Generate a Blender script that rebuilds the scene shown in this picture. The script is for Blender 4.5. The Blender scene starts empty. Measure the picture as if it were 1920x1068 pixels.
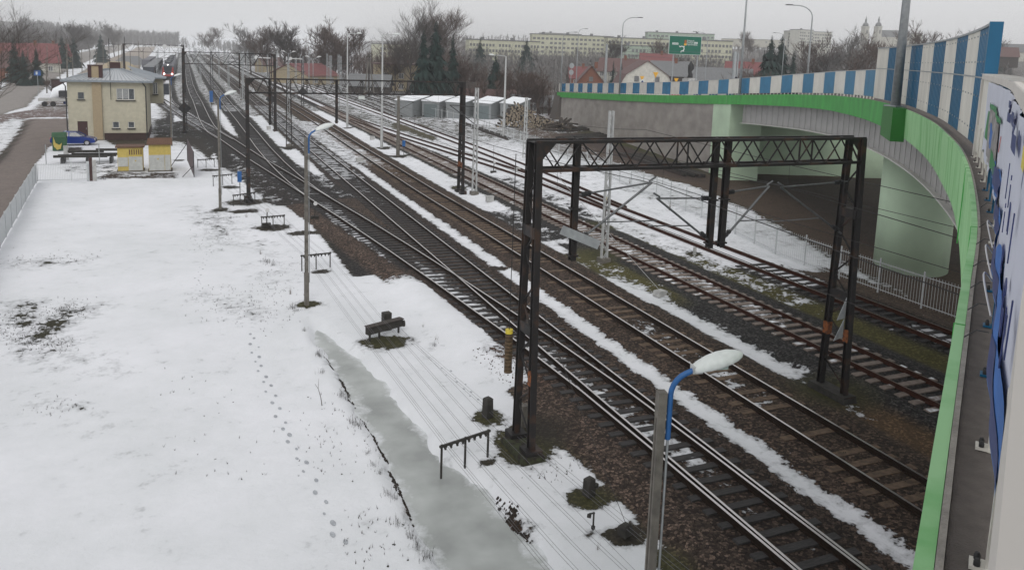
import bpy, math, random
import numpy as np
from mathutils import Vector, Matrix
random.seed(7); np.random.seed(7)
SC = bpy.context.scene; COL = SC.collection
PI = math.pi; R = math.radians

# ------------------------------------------------------------------ camera
YAW, PITCH, ROLL, F, CYP, H = .3935, .1486, -.0343, 1491.5, 321.5, 10.92
_f = np.array([math.sin(YAW)*math.cos(PITCH), math.cos(YAW)*math.cos(PITCH), -math.sin(PITCH)])
_r0 = np.array([math.cos(YAW), -math.sin(YAW), 0.]); _u0 = np.cross(_r0, _f)
_r = _r0*math.cos(ROLL)-_u0*math.sin(ROLL); _u = _u0*math.cos(ROLL)+_r0*math.sin(ROLL)
cd = bpy.data.cameras.new('camera'); cam = bpy.data.objects.new('camera', cd); COL.objects.link(cam)
cd.sensor_width = 36; cd.lens = F/1920*36; cd.shift_y = -(534-CYP)/1920
cd.clip_start = .05; cd.clip_end = 6000
cam.matrix_world = Matrix(((_r[0], _u[0], -_f[0], 0), (_r[1], _u[1], -_f[1], 0), (_r[2], _u[2], -_f[2], H), (0, 0, 0, 1)))
SC.camera = cam

# ------------------------------------------------------------------ world, sun, exposure
SUN_EL, SUN_AZ = R(38), R(200)
w = bpy.data.worlds.new('World'); SC.world = w; w.use_nodes = True
nt = w.node_tree; nt.nodes.clear()
sky = nt.nodes.new('ShaderNodeTexSky'); sky.sky_type = 'NISHITA'; sky.sun_disc = False
sky.sun_elevation = SUN_EL; sky.sun_rotation = SUN_AZ; sky.dust_density = 4; sky.air_density = 1.2
hs = nt.nodes.new('ShaderNodeHueSaturation'); hs.inputs['Saturation'].default_value = .08
mixc = nt.nodes.new('ShaderNodeMix'); mixc.data_type = 'RGBA'; mixc.inputs[0].default_value = .82
mixc.inputs[7].default_value = (7.6, 7.62, 7.75, 1)          # even cloud deck
bg = nt.nodes.new('ShaderNodeBackground'); bg.inputs[1].default_value = .094
out = nt.nodes.new('ShaderNodeOutputWorld')
nt.links.new(sky.outputs[0], hs.inputs['Color']); nt.links.new(hs.outputs[0], mixc.inputs[6])
nt.links.new(mixc.outputs[2], bg.inputs[0]); nt.links.new(bg.outputs[0], out.inputs[0])
sl = bpy.data.lights.new('sun', 'SUN'); sl.energy = .8; sl.angle = R(25); sl.color = (1, .97, .93)
so = bpy.data.objects.new('sun', sl); COL.objects.link(so)
so.rotation_euler = (PI/2-SUN_EL, 0, PI-SUN_AZ)
SC.view_settings.view_transform = 'Standard'; SC.view_settings.look = 'None'
SC.view_settings.exposure = .2; SC.view_settings.gamma = 1
SC.cycles.volume_step_rate = 1; SC.cycles.max_bounces = 6; SC.cycles.volume_bounces = 2
SC.cycles.transparent_max_bounces = 12

# ------------------------------------------------------------------ helpers
def ray(x, y): return _f + _r*(x-960)/F - _u*(y-CYP)/F
def G(x, y, z=-.3):
    d = ray(x, y); t = (z-H)/d[2]; return (d[0]*t, d[1]*t)
def PY(x, y, Y):
    d = ray(x, y); t = Y/d[1]; return (d[0]*t, H+d[2]*t)
def PD(x, y, D):
    """point D metres away (plan distance) along the sight line"""
    d = ray(x, y); t = D/math.hypot(d[0], d[1]); return Vector((d[0]*t, d[1]*t, H+d[2]*t))

class MB:
    def __init__(s): s.v = []; s.f = []; s.m = []
    def add(s, vs, fs, mi=0):
        n = len(s.v); s.v += [tuple(map(float, p)) for p in vs]; s.f += [tuple(i+n for i in f) for f in fs]; s.m += [mi]*len(fs); return s
    def box(s, c, d, rz=0, mi=0, taper=1):
        cx, cy, cz = c; a, b, h = d[0]/2, d[1]/2, d[2]/2; cs, sn = math.cos(rz), math.sin(rz); vs = []
        for z, k in ((-h, 1), (h, taper)):
            for x, y in ((-a, -b), (a, -b), (a, b), (-a, b)):
                vs.append((cx+(x*cs-y*sn)*k, cy+(x*sn+y*cs)*k, cz+z))
        return s.add(vs, [(3, 2, 1, 0), (4, 5, 6, 7), (0, 1, 5, 4), (1, 2, 6, 5), (2, 3, 7, 6), (3, 0, 4, 7)], mi)
    def beam(s, p, q, wd, ht=None, mi=0, up=(0, 0, 1)):
        p = Vector(p); q = Vector(q); ht = ht or wd; d = (q-p).normalized(); u = Vector(up)
        if abs(d.dot(u)) > .98: u = Vector((0, 1, 0))
        a = d.cross(u).normalized(); b = a.cross(d).normalized(); vs = []
        for e in (p, q):
            for i, j in ((-1, -1), (1, -1), (1, 1), (-1, 1)): vs.append(e+a*wd/2*i+b*ht/2*j)
        return s.add(vs, [(3, 2, 1, 0), (4, 5, 6, 7), (0, 1, 5, 4), (1, 2, 6, 5), (2, 3, 7, 6), (3, 0, 4, 7)], mi)
    def tube(s, pts, r, n=6, r1=None, mi=0, cap=True):
        pts = [Vector(p) for p in pts]; m = len(pts); rs = r if isinstance(r, (list, tuple)) else [r+((r1 if r1 is not None else r)-r)*i/(m-1) for i in range(m)]
        vs = []; pa = None
        for i, p in enumerate(pts):
            d = (pts[min(i+1, m-1)]-pts[max(i-1, 0)]).normalized()
            u = Vector((0, 0, 1)) if abs(d.z) < .9 else Vector((1, 0, 0))
            a = d.cross(u).normalized() if pa is None else (pa-d*pa.dot(d)).normalized()
            pa = a; b = d.cross(a)
            for k in range(n):
                t = 2*PI*k/n; vs.append(p+(a*math.cos(t)+b*math.sin(t))*rs[i])
        fs = [(i*n+k, i*n+(k+1) % n, (i+1)*n+(k+1) % n, (i+1)*n+k) for i in range(m-1) for k in range(n)]
        if cap: fs += [tuple(range(n-1, -1, -1)), tuple((m-1)*n+k for k in range(n))]
        return s.add(vs, fs, mi)
    def prism(s, poly, z0, z1, mi=0):
        n = len(poly); vs = [(x, y, z0) for x, y in poly]+[(x, y, z1) for x, y in poly]
        return s.add(vs, [tuple(range(n-1, -1, -1)), tuple(range(n, 2*n))]+[(i, (i+1) % n, n+(i+1) % n, n+i) for i in range(n)], mi)
    def quad(s, a, b, c, d, mi=0): return s.add([a, b, c, d], [(0, 1, 2, 3)], mi)
    def build(s, name, mats, parent=None, smooth=False, label=None, kind=None):
        off = Vector(parent.location) if parent and parent.parent is None else (Vector(parent['_w']) if parent else Vector((0, 0, 0)))
        me = bpy.data.meshes.new(name); me.from_pydata([tuple(Vector(p)-off) for p in s.v], [], s.f)
        for m in (mats if isinstance(mats, (list, tuple)) else [mats]): me.materials.append(m)
        if any(s.m): me.polygons.foreach_set('material_index', s.m)
        if smooth: me.polygons.foreach_set('use_smooth', [True]*len(me.polygons))
        me.update(); o = bpy.data.objects.new(name, me); COL.objects.link(o)
        if parent: o.parent = parent; o['_w'] = tuple(off)
        if label: o['label'] = label
        if kind: o['kind'] = kind
        return o
def tag(o, label=None, cat=None, group=None, kind=None):
    if label: o['label'] = label
    if cat: o['category'] = cat
    if group: o['group'] = group
    if kind: o['kind'] = kind
    return o
def thing(name, loc, label, cat, group=None):
    o = bpy.data.objects.new(name, None); o.location = loc; COL.objects.link(o); o.empty_display_size = .1
    return tag(o, label, cat, group)
def solo(mb, name, mats, loc, label, cat, group=None, smooth=False):
    """a one-mesh thing whose origin is loc; mesh given in world coordinates"""
    o = mb.build(name, mats, None, smooth)
    l = Vector(loc); o.data.transform(Matrix.Translation(-l)); o.location = l
    return tag(o, label, cat, group)
def copytree(o, loc=None, rz=None, sc=None, label=None, parent=None, group=None):
    c = o.copy(); COL.objects.link(c)
    if parent: c.parent = parent
    if loc is not None: c.location = loc
    if rz is not None: c.rotation_euler = (0, 0, rz)
    if sc is not None: c.scale = sc if isinstance(sc, (tuple, list)) else (sc, sc, sc)
    if label: c['label'] = label
    if group: c['group'] = group
    for ch in list(o.children): copytree(ch, parent=c)
    return c

# ------------------------------------------------------------------ materials
def mat(name, col, rough=.75, metal=0, noise=.25, scale=3, bump=0, bscale=30, col2=None, spec=None, thr=None, emit=None, alpha=None, stretch=None):
    m = bpy.data.materials.new(name); m.use_nodes = True; n = m.node_tree; b = n.nodes['Principled BSDF']
    b.inputs['Roughness'].default_value = rough; b.inputs['Metallic'].default_value = metal
    if spec is not None: b.inputs['Specular IOR Level'].default_value = spec
    c = tuple(col)+(1,); b.inputs['Base Color'].default_value = c
    geo = n.nodes.new('ShaderNodeNewGeometry'); src = geo.outputs['Position']
    if stretch:
        mp = n.nodes.new('ShaderNodeMapping'); mp.inputs['Scale'].default_value = stretch; n.links.new(src, mp.inputs[0]); src = mp.outputs[0]
    if noise:
        nz = n.nodes.new('ShaderNodeTexNoise'); nz.inputs['Scale'].default_value = scale; nz.inputs['Detail'].default_value = 6
        n.links.new(src, nz.inputs['Vector']); rp = n.nodes.new('ShaderNodeValToRGB')
        lo, hi = thr or (.3, .7); rp.color_ramp.elements[0].position = lo; rp.color_ramp.elements[1].position = hi
        d = tuple(max(0, x*(1-noise)) for x in col)+(1,) if col2 is None else tuple(col2)+(1,)
        e = tuple(min(1, x*(1+noise*.6)) for x in col)+(1,) if col2 is None else c
        rp.color_ramp.elements[0].color = d; rp.color_ramp.elements[1].color = e
        n.links.new(nz.outputs[0], rp.inputs[0]); n.links.new(rp.outputs[0], b.inputs['Base Color'])
    if bump:
        bz = n.nodes.new('ShaderNodeTexNoise'); bz.inputs['Scale'].default_value = bscale; bz.inputs['Detail'].default_value = 4
        n.links.new(src, bz.inputs['Vector']); bp = n.nodes.new('ShaderNodeBump'); bp.inputs['Strength'].default_value = bump; bp.inputs['Distance'].default_value = .03
        n.links.new(bz.outputs[0], bp.inputs['Height']); n.links.new(bp.outputs[0], b.inputs['Normal'])
    if emit: b.inputs['Emission Color'].default_value = tuple(emit[:3])+(1,); b.inputs['Emission Strength'].default_value = emit[3]
    if alpha is not None: b.inputs['Alpha'].default_value = alpha
    return m
M = {}
M['black_steel'] = mat('black_steel', (.013, .011, .011), .6, .1, .5, 2.2, .4, 20, (.042, .022, .014), thr=(.36, .47))
M['dark_steel'] = mat('dark_steel', (.04, .04, .042), .6, .3, .4, 4)
M['rust_orange'] = mat('rust_orange', (.24, .075, .02), .8, 0, .7, 9, col2=(.04, .018, .012), thr=(.35, .55))
M['yellow_paint'] = mat('yellow_paint', (.6, .48, .05), .7, 0, .2, 8)
M['concrete_old'] = mat('concrete_old', (.155, .143, .125), .9, 0, .35, 5, .5, 60)
M['concrete_pale'] = mat('concrete_pale', (.42, .42, .41), .85, 0, .25, 4, .3, 40)
M['concrete_dark'] = mat('concrete_dark', (.035, .032, .028), .85, 0, .5, 4, .6, 25)
M['galv'] = mat('galvanised_steel', (.36, .38, .39), .5, .5, .2, 6)
M['galv_dark'] = mat('galvanised_dark', (.13, .135, .14), .55, .4, .3, 6)
M['galv_pale'] = mat('galvanised_pale', (.50, .51, .51), .55, .3, .15, 6)
M['blue_paint'] = mat('blue_paint', (.012, .10, .30), .45, 0, .15, 10)
M['lamp_shell'] = mat('lamp_shell', (.66, .69, .68), .4, 0, .08, 12)
M['lamp_glass'] = mat('lamp_glass', (.35, .42, .40), .2, 0, 0)
M['rail'] = mat('rail_side', (.020, .011, .007), .7, .1, .3, 8, spec=.2)
M['rail_red'] = mat('rail_rusty', (.05, .018, .011), .75, .1, .3, 8, spec=.2)
M['rail_top'] = mat('rail_polished', (.55, .53, .52), .28, .9, .1, 12)
M['rail_dull'] = mat('rail_dull_top', (.16, .12, .10), .45, .6, .2, 12)
M['wood_sleeper'] = mat('wood_sleeper', (.045, .042, .042), .85, 0, .5, 5, .6, 18, stretch=(1, 8, 1))
M['brown_sleeper'] = mat('brown_sleeper', (.13, .088, .058), .9, 0, .5, 5, .5, 30)
M['conc_sleeper'] = mat('concrete_sleeper', (.22, .18, .155), .9, 0, .3, 6, .4, 40)
M['wire'] = mat('wire', (.03, .028, .028), .5, .4, 0)
M['wire_grey'] = mat('wire_grey', (.15, .15, .16), .5, .4, 0)
M['green_dark'] = mat('green_paint', (.055, .36, .065), .5, 0, .35, 2, thr=(.2, .75), stretch=(1, 1, .35))
M['green_pale'] = mat('green_paint_pale', (.33, .62, .30), .6, 0, .45, 2.2, col2=(.14, .44, .13), thr=(.30, .55), stretch=(1, 1, .22))
M['green_conc'] = mat('pale_green_concrete', (.50, .64, .47), .85, 0, .14, .5, .15, 30)
M['girder'] = mat('girder_paint', (.43, .42, .415), .6, 0, .10, 1.5)
M['girder_edge'] = mat('girder_flange_paint', (.62, .61, .58), .6, 0, .1, 2)
M['wall_conc'] = mat('retaining_concrete', (.33, .305, .28), .9, 0, .28, .5, .2, 9, thr=(.25, .75), stretch=(1, 1, 1.8))
M['deck'] = mat('deck_asphalt', (.115, .10, .09), .9, 0, .22, 14, .5, 150)
M['kerb_grey'] = mat('kerb_grey', (.30, .28, .25), .9, 0, .25, 12, .3, 60)
M['white_panel'] = mat('cream_panel', (.68, .66, .60), .55, 0, .16, 1.2, stretch=(1, 1, .4))
M['white_cap'] = mat('barrier_cap_paint', (.58, .55, .51), .6, 0, .07, 3)
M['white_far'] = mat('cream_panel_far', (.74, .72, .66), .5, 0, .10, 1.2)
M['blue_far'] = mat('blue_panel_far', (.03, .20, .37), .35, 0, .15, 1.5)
M['blue_panel'] = mat('blue_panel', (.004, .105, .215), .4, 0, .22, 1.5, stretch=(1, 1, .4))
M['white_clear'] = mat('clear_panel_white', (.76, .74, .69), .3, 0, .12, 1.5, alpha=.82)
M['blue_clear'] = mat('clear_panel_blue', (.03, .21, .40), .25, 0, .2, 1.5, alpha=.8)
M['vinyl'] = mat('banner_vinyl', (.60, .62, .72), .45, 0, .08, 3)
M['navy'] = mat('banner_navy_ink', (.03, .045, .16), .5, 0, .05, 3)
M['ink_green'] = mat('banner_green_ink', (.04, .22, .08), .5, 0, .3, 5)
M['ink_grey'] = mat('banner_photo_grey', (.30, .28, .28), .5, 0, .6, 9)
M['ink_blue'] = mat('banner_blue_ink', (.03, .14, .45), .5, 0, .2, 4)
M['ink_red'] = mat('banner_red_ink', (.4, .06, .05), .5, 0, .1, 4)
M['ink_yellow'] = mat('banner_yellow_ink', (.65, .55, .08), .5, 0, .1, 4)
M['stucco'] = mat('cream_stucco', (.47, .44, .34), .9, 0, .10, 2.5, .25, 60)
M['brick_tan'] = None
M['roof_metal'] = mat('roof_sheet', (.25, .28, .31), .5, .3, .18, 3)
M['roof_white'] = mat('roof_sheet_frosted', (.48, .50, .52), .6, 0, .2, 3, col2=(.30, .12, .06), thr=(.30, .34))
M['plinth'] = mat('plinth_paint', (.045, .022, .018), .8, 0, .3, 4)
M['door_brown'] = mat('door_brown', (.045, .014, .013), .6, 0, .2, 5)
M['frame_white'] = mat('window_frame_white', (.62, .62, .60), .5, 0, 0)
M['frame_grey'] = mat('window_frame_grey', (.22, .24, .24), .6, 0, 0)
M['glass'] = mat('window_glass', (.06, .07, .08), .12, 0, .5, 4, spec=.8)
M['curtain'] = mat('net_curtain', (.30, .31, .31), .8, 0, .3, 12)
M['car_blue'] = mat('car_paint_blue', (.008, .035, .22), .22, .2, 0)
M['tyre'] = mat('tyre', (.015, .015, .016), .8, 0, 0)
M['hub'] = mat('hub_silver', (.5, .5, .52), .35, .6, 0)
M['bin_green'] = mat('bin_green', (.018, .085, .03), .5, 0, .1, 4)
M['kiosk_yellow'] = mat('kiosk_yellow', (.52, .40, .10), .7, 0, .12, 5)
M['kiosk_white'] = mat('kiosk_grey', (.47, .48, .46), .7, 0, .15, 4)
M['kiosk_roof'] = mat('kiosk_roof', (.12, .06, .035), .8, 0, .5, 8, stretch=(1, 6, 1))
M['white_fence'] = mat('white_fence', (.52, .54, .55), .55, 0, .08, 6)
M['garage'] = mat('garage_sheet', (.25, .265, .27), .5, .3, .10, 3)
M['garage_dark'] = mat('garage_door', (.14, .17, .175), .5, .3, .10, 3)
M['snowcap'] = mat('snow_on_roof', (.84, .86, .89), .7, 0, .05, 5)
M['log_end'] = mat('log_end', (.30, .25, .19), .9, 0, .35, 12)
M['bark'] = mat('bark', (.06, .048, .04), .95, 0, .5, 8)
M['branch'] = mat('branch', (.085, .072, .066), .95, 0, .3, 2)
M['branch_brown'] = mat('branch_brown', (.095, .066, .055), .95, 0, .3, 2)
M['branch_grey'] = mat('branch_grey', (.19, .18, .175), .95, 0, .3, 2)
M['spruce'] = mat('spruce_needles', (.013, .032, .027), .9, 0, .6, 1.6, thr=(.3, .7))
M['red_roof'] = mat('red_roof', (.19, .062, .062), .7, 0, .2, 3)
M['pink_roof'] = mat('bright_red_roof', (.42, .10, .10), .7, 0, .12, 3)
M['brown_roof'] = mat('brown_roof', (.13, .075, .07), .8, 0, .2, 3)
M['grey_roof'] = mat('grey_roof', (.17, .175, .18), .7, 0, .2, 3)
M['plaster'] = mat('pale_plaster', (.50, .49, .44), .9, 0, .15, 2)
M['plaster_tan'] = mat('tan_plaster', (.36, .30, .20), .9, 0, .15, 2)
M['brick_red'] = mat('brick_red', (.20, .085, .055), .9, 0, .2, 4)
M['timber_dark'] = mat('timber_dark', (.055, .045, .04), .9, 0, .4, 3, stretch=(6, 1, 1))
M['block_pale'] = mat('block_pale', (.52, .52, .40), .9, 0, .08, .5)
M['block_green'] = mat('block_green', (.36, .44, .36), .9, 0, .08, .5)
M['block_white'] = mat('block_white', (.55, .55, .50), .9, 0, .08, .5)
M['win_dark'] = mat('window_dark', (.15, .155, .16), .3, 0, .3, 3)
M['sign_green'] = mat('sign_green', (.0, .115, .07), .4, 0, .08, 2)
M['sign_white'] = mat('sign_white', (.62, .66, .64), .4, 0, 0)
M['sign_yellow'] = mat('sign_yellow', (.72, .38, .03), .4, 0, 0)
M['sign_blue'] = mat('sign_blue', (.02, .10, .34), .4, 0, 0)
M['sign_brown'] = mat('sign_brown', (.30, .10, .03), .4, 0, 0)
M['train_red'] = mat('train_red', (.32, .05, .04), .4, 0, .15, 2)
M['train_dark'] = mat('train_dark', (.03, .035, .045), .35, .2, .2, 2)
M['train_grey'] = mat('train_roof', (.13, .13, .15), .6, .2, .3, 2)
M['headlight'] = mat('headlight', (1, 1, 1), .3, 0, 0, emit=(1, .96, .9, 9))
M['ice'] = mat('ditch_ice', (.40, .42, .41), .36, 0, .30, .8, .05, 3, thr=(.3, .75), spec=.25)
M['mound'] = mat('wet_soil_moss', (.035, .04, .016), .95, 0, .7, 6, .8, 18, col2=(.018, .013, .010), thr=(.42, .58))
M['soil'] = mat('wet_soil', (.03, .022, .017), .95, 0, .5, 8, .8, 18)
M['dry_grass'] = mat('dry_grass', (.10, .07, .045), .95, 0, .4, 8)
M['dark_cloth'] = mat('dark_cloth', (.02, .02, .03), .9, 0, 0)
M['cloth_blue'] = mat('cloth_blue', (.04, .06, .22), .9, 0, 0)
M['skin'] = mat('skin', (.45, .28, .2), .7, 0, 0)
M['bronze'] = mat('statue_bronze', (.025, .025, .025), .6, .3, .2, 5)
M['black_plastic'] = mat('black_plastic', (.02, .02, .022), .5, 0, 0)
M['white_plastic'] = mat('white_plastic', (.6, .6, .6), .5, 0, 0)
M['tarp'] = mat('white_tarp', (.62, .63, .62), .6, 0, .1, 2)
def brickmat(name, c1, c2, mortar, scale):
    m = bpy.data.materials.new(name); m.use_nodes = True; n = m.node_tree; b = n.nodes['Principled BSDF']; b.inputs['Roughness'].default_value = .9
    g = n.nodes.new('ShaderNodeNewGeometry'); sp = n.nodes.new('ShaderNodeSeparateXYZ'); cb = n.nodes.new('ShaderNodeCombineXYZ')
    ad = n.nodes.new('ShaderNodeMath'); n.links.new(g.outputs['Position'], sp.inputs[0]); n.links.new(sp.outputs[0], ad.inputs[0]); n.links.new(sp.outputs[1], ad.inputs[1])
    n.links.new(ad.outputs[0], cb.inputs[0]); n.links.new(sp.outputs[2], cb.inputs[1])
    t = n.nodes.new('ShaderNodeTexBrick'); t.inputs['Scale'].default_value = scale; t.inputs['Color1'].default_value = c1+(1,); t.inputs['Color2'].default_value = c2+(1,); t.inputs['Mortar'].default_value = mortar+(1,)
    t.inputs['Mortar Size'].default_value = .03
    n.links.new(cb.outputs[0], t.inputs[0]); n.links.new(t.outputs[0], b.inputs['Base Color']); return m
M['brick_tan'] = brickmat('tan_brick', (.42, .33, .20), (.36, .28, .17), (.25, .21, .16), 4)

# ------------------------------------------------------------------ tracks: centre lines (x as a function of y)
GAU = .725
def T1c(y):   # leftmost line, leaves the main line and bends to the signal box
    return float(np.interp(y, [0, 12, 17.5, 22, 27, 35, 42, 50, 57, 68, 80, 98, 122, 154, 175], [12.79, 12.79, 12.70, 12.58, 12.28, 11.55, 10.85, 9.95, 9.05, 7.75, 6.2, 4.25, 1.0, -2.9, -5.5]))
def T2c(y): return float(np.interp(y, [56, 62, 68, 76, 88, 104, 120, 143, 190, 250, 800], [9.2, 8.55, 8.2, 7.9, 7.7, 7.68, 7.6, 7.3, 7.1, 7.0, 7.0]))
def Bc(y): return float(np.interp(y, [0, 45, 60, 90, 120, 180, 800], [17.45, 17.5, 17.4, 17.65, 18.1, 18.3, 18.3]))
def T3c(y): return 12.9
def Cc(y): return float(np.interp(y, [0, 40, 95, 800], [23.38, 23.5, 23.7, 24.4]))
def Dc(y): return float(np.interp(y, [0, 50, 66, 82, 98, 110, 122], [28.82, 28.85, 28.7, 27.2, 25.75, 24.9, 24.2]))
def Ec(y): return float(np.interp(y, [44, 52, 62, 74, 90, 120, 800], [28.95, 29.4, 30.1, 30.6, 30.9, 31, 31]))
def bc(y): return float(np.interp(y, [94, 99, 104, 112, 124, 158, 200, 800], [4.6, 3.9, 3.3, 2.9, 2.65, 2.3, 1.5, 1.5]))
def Ac(y): return float(np.interp(y, [138, 150, 160, 170, 220, 800], [-.8, -2.0, -2.7, -3.0, -3.95, -4.2]))
TRK = [  # name, centre, y0, y1, half width of ballast left/right, in-track snow profile
 ('T3', T3c, 4, 760, [(0, .2), (13, .5), (15, .62), (19, .7), (27, .62), (32, .42), (44, .12), (58, .35), (75, .6), (90, .3), (800, .35)]),
 ('T1', T1c, 4, 175, [(0, .1), (15, .25), (18, .55), (40, .62), (46, .5), (58, .10), (72, .12), (78, .7), (120, .6), (800, .5)]),
 ('B', Bc, 4, 760, [(0, .0), (18, .05), (20, .42), (27, .42), (32, .06), (60, .0), (64, .35), (78, .25), (95, .1), (800, .2)]),
 ('C', Cc, 4, 760, [(0, .0), (23, .02), (27, .5), (40, .62), (60, .72), (800, .7)]),
 ('D', Dc, 4, 122, [(0, .75), (23, .72), (26, .05), (33, .05), (35, .9), (800, .9)]),
 ('T2', T2c, 58, 760, [(0, .6), (75, .62), (84, .75), (104, .5), (120, .4), (800, .45)]),
 ('E', Ec, 50, 760, [(0, .9), (800, .8)]),
 ('b', bc, 96, 760, [(0, .6), (110, .35), (800, .4)]),
 ('A', Ac, 140, 760, [(0, .8), (800, .6)]),
]
def snd(a, b, t): return np.clip((t-a)/(b-a), 0, 1)**2*(3-2*np.clip((t-a)/(b-a), 0, 1))
def vnoise(x, y, s, seed=0):
    x = x*s; y = y*s; xi = np.floor(x); yi = np.floor(y); xf = x-xi; yf = y-yi
    h = lambda a, b: np.modf(np.abs(np.sin(a*127.1+b*311.7+seed*74.7)*43758.5453))[0]
    u = xf*xf*(3-2*xf); v = yf*yf*(3-2*yf)
    return (h(xi, yi)*(1-u)+h(xi+1, yi)*u)*(1-v)+(h(xi, yi+1)*(1-u)+h(xi+1, yi+1)*u)*v
def pdist(P, X, Y):
    """signed distance to polygon, negative inside"""
    d = np.full(X.shape, 1e9); ins = np.zeros(X.shape, bool); n = len(P)
    for i in range(n):
        x1, y1 = P[i]; x2, y2 = P[(i+1) % n]; ex, ey = x2-x1, y2-y1
        t = np.clip(((X-x1)*ex+(Y-y1)*ey)/(ex*ex+ey*ey+1e-9), 0, 1)
        d = np.minimum(d, np.hypot(X-x1-t*ex, Y-y1-t*ey))
        c = ((y1 > Y) != (y2 > Y)); xs = x1+(Y-y1)*ex/(ey if abs(ey) > 1e-9 else 1e-9)
        ins ^= c & (X < xs)
    return np.where(ins, -d, d)
GP = lambda *q: [G(x, y) for x, y in q]
BALL = (.056, .038, .028); DARKB = (.025, .022, .021); CIND = (.032, .030, .029); MOSS = (.075, .068, .022); MUD = (.085, .060, .045)
ROAD = (.25, .23, .215); PLAZA = (.30, .255, .215); GRASS = (.05, .045, .025); BRN = (.10, .062, .032)
def terrain(X, Y):
    X = np.asarray(X, float); Y = np.asarray(Y, float)
    r = np.hypot(X, Y); az = np.degrees(np.arctan2(X, Y))
    z = np.full(X.shape, -.34)
    right = snd(6, 22, az)
    z = z+right*(snd(230, 620, r)*11+snd(620, 1100, r)*14)
    ll = np.interp(Y, [0, 266, 564, 1045, 1800], [-30, -48, -65, -87, -101])      # left kerb of the long road
    z = z+snd(-14, -230, X-ll)*snd(150, 420, Y)*19
    z = z+snd(1000, 2400, r)*24*(1-right*.4)
    # old path climbing behind the retaining wall end
    return z
def height(X, Y):
    z = terrain(X, Y)
    near = (Y < 800)
    cr = np.full(X.shape, 99.)
    for nm, fn, a, b, pf in TRK:
        c = np.interp(Y, np.linspace(0, 800, 801), [fn(v) for v in np.linspace(0, 800, 801)])
        cr = np.where((Y > a-3) & (Y < b), np.minimum(cr, np.abs(X-c)), cr)
    z = z+.145*(1-snd(1.75, 2.7, cr))*near
    # ditch
    dl = np.interp(Y, [8, 14, 16.6, 19.1, 22.2, 26.4, 30, 33], [5.1, 5.05, 4.95, 4.95, 5.0, 4.8, 4.6, 4.5])
    dr = np.interp(Y, [8, 14, 17.8, 20, 22.6, 26, 29.5, 33], [7.75, 7.35, 7.1, 6.6, 6.35, 6.15, 5.45, 4.7])
    ins = np.minimum(X-dl, dr-X)+(vnoise(X, Y, 1.1, 8)-.5)*.34+(vnoise(X, Y, 3.1, 9)-.5)*.16; fade = snd(33.5, 31.5, Y)
    z = z-(.55*snd(-.28, .35, ins))*fade*(Y > 0)*near
    z = z+.06*snd(-1.2, -.3, X-dl)*snd(.0, -.25, X-dl)*fade
    # snow mound beside the main line, left field undulation
    z = z+.28*np.exp(-((X-9.6)/.9)**2-((Y-33)/5.5)**2)
    z = z+near*(vnoise(X, Y, .35, 1)-.5)*.11*snd(2.0, 3.2, cr)+near*(vnoise(X, Y, 1.3, 2)-.5)*.035*snd(1.8, 2.6, cr)
    # grass bank left of the sidings
    z = z+.9*np.exp(-((X-35.2)/2.2)**2-((Y-76)/10)**2)
    # drifts ploughed along the left road
    return z
def axis(segs):
    o = [segs[0][0]]
    for a, b, st in segs:
        n = max(1, int(round((b-a)/st))); o += list(np.linspace(a, b, n+1)[1:])
    return np.array(o)
def geo(a, b, s0, k):
    o = [a]; s = s0
    while o[-1] < b: o.append(o[-1]+s); s *= k
    return o[1:]
xs = np.array(sorted([-v for v in geo(16, 1500, .45, 1.045)])+list(np.arange(-16, 42, .26))+geo(42, 1900, .4, 1.055))
ys = np.array([-60, -20, -5]+list(np.arange(0, 45, .26))+geo(45, 2600, .28, 1.014))
XX, YY = np.meshgrid(xs, ys); ZZ = height(XX, YY)
S = np.full(XX.shape, .985); C = np.zeros(XX.shape+(3,)); C[:] = GRASS; ST = np.full(XX.shape, .35)
def paint(poly=None, wt=None, s=None, col=None, st=None, fe=.6):
    global S, C, ST
    w_ = np.clip(.5-pdist(poly, XX, YY)/fe, 0, 1) if wt is None else wt
    if s is not None: S = S*(1-w_)+s*w_
    if col is not None: C = C*(1-w_[..., None])+np.array(col)*w_[..., None]
    if st is not None: ST = ST*(1-w_)+st*w_
def band(x0, x1, y0, y1, s=None, col=None, st=None, fe=.35, fy=2):
    w_ = np.clip((np.minimum(XX-x0, x1-XX))/fe+.5, 0, 1)*np.clip(np.minimum(YY-y0, y1-YY)/fy+.5, 0, 1)
    paint(wt=w_, s=s, col=col, st=st)
# yard: patchy between the tracks, more melt nearer the bridge
band(13, 45, -30, 800, s=.74, fe=2)
yard = np.clip((XX+6)/3, 0, 1)*np.clip((60-XX)/4, 0, 1)*np.clip((YY-85)/15, 0, 1)*(YY < 800)
paint(wt=yard, s=.50)
_r_ = np.hypot(XX, YY); _az = np.degrees(np.arctan2(XX, YY))
paint(wt=np.clip((_r_-150)/40, 0, 1)*np.clip((_az-9)/4, 0, 1)*np.clip((XX-48)/6, 0, 1), s=.34, col=(.085, .072, .062), st=.2)
paint(wt=np.clip((_r_-290)/60, 0, 1)*np.clip((-_az-6)/3, 0, 1), s=.36, col=(.085, .078, .07), st=.2)
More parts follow.
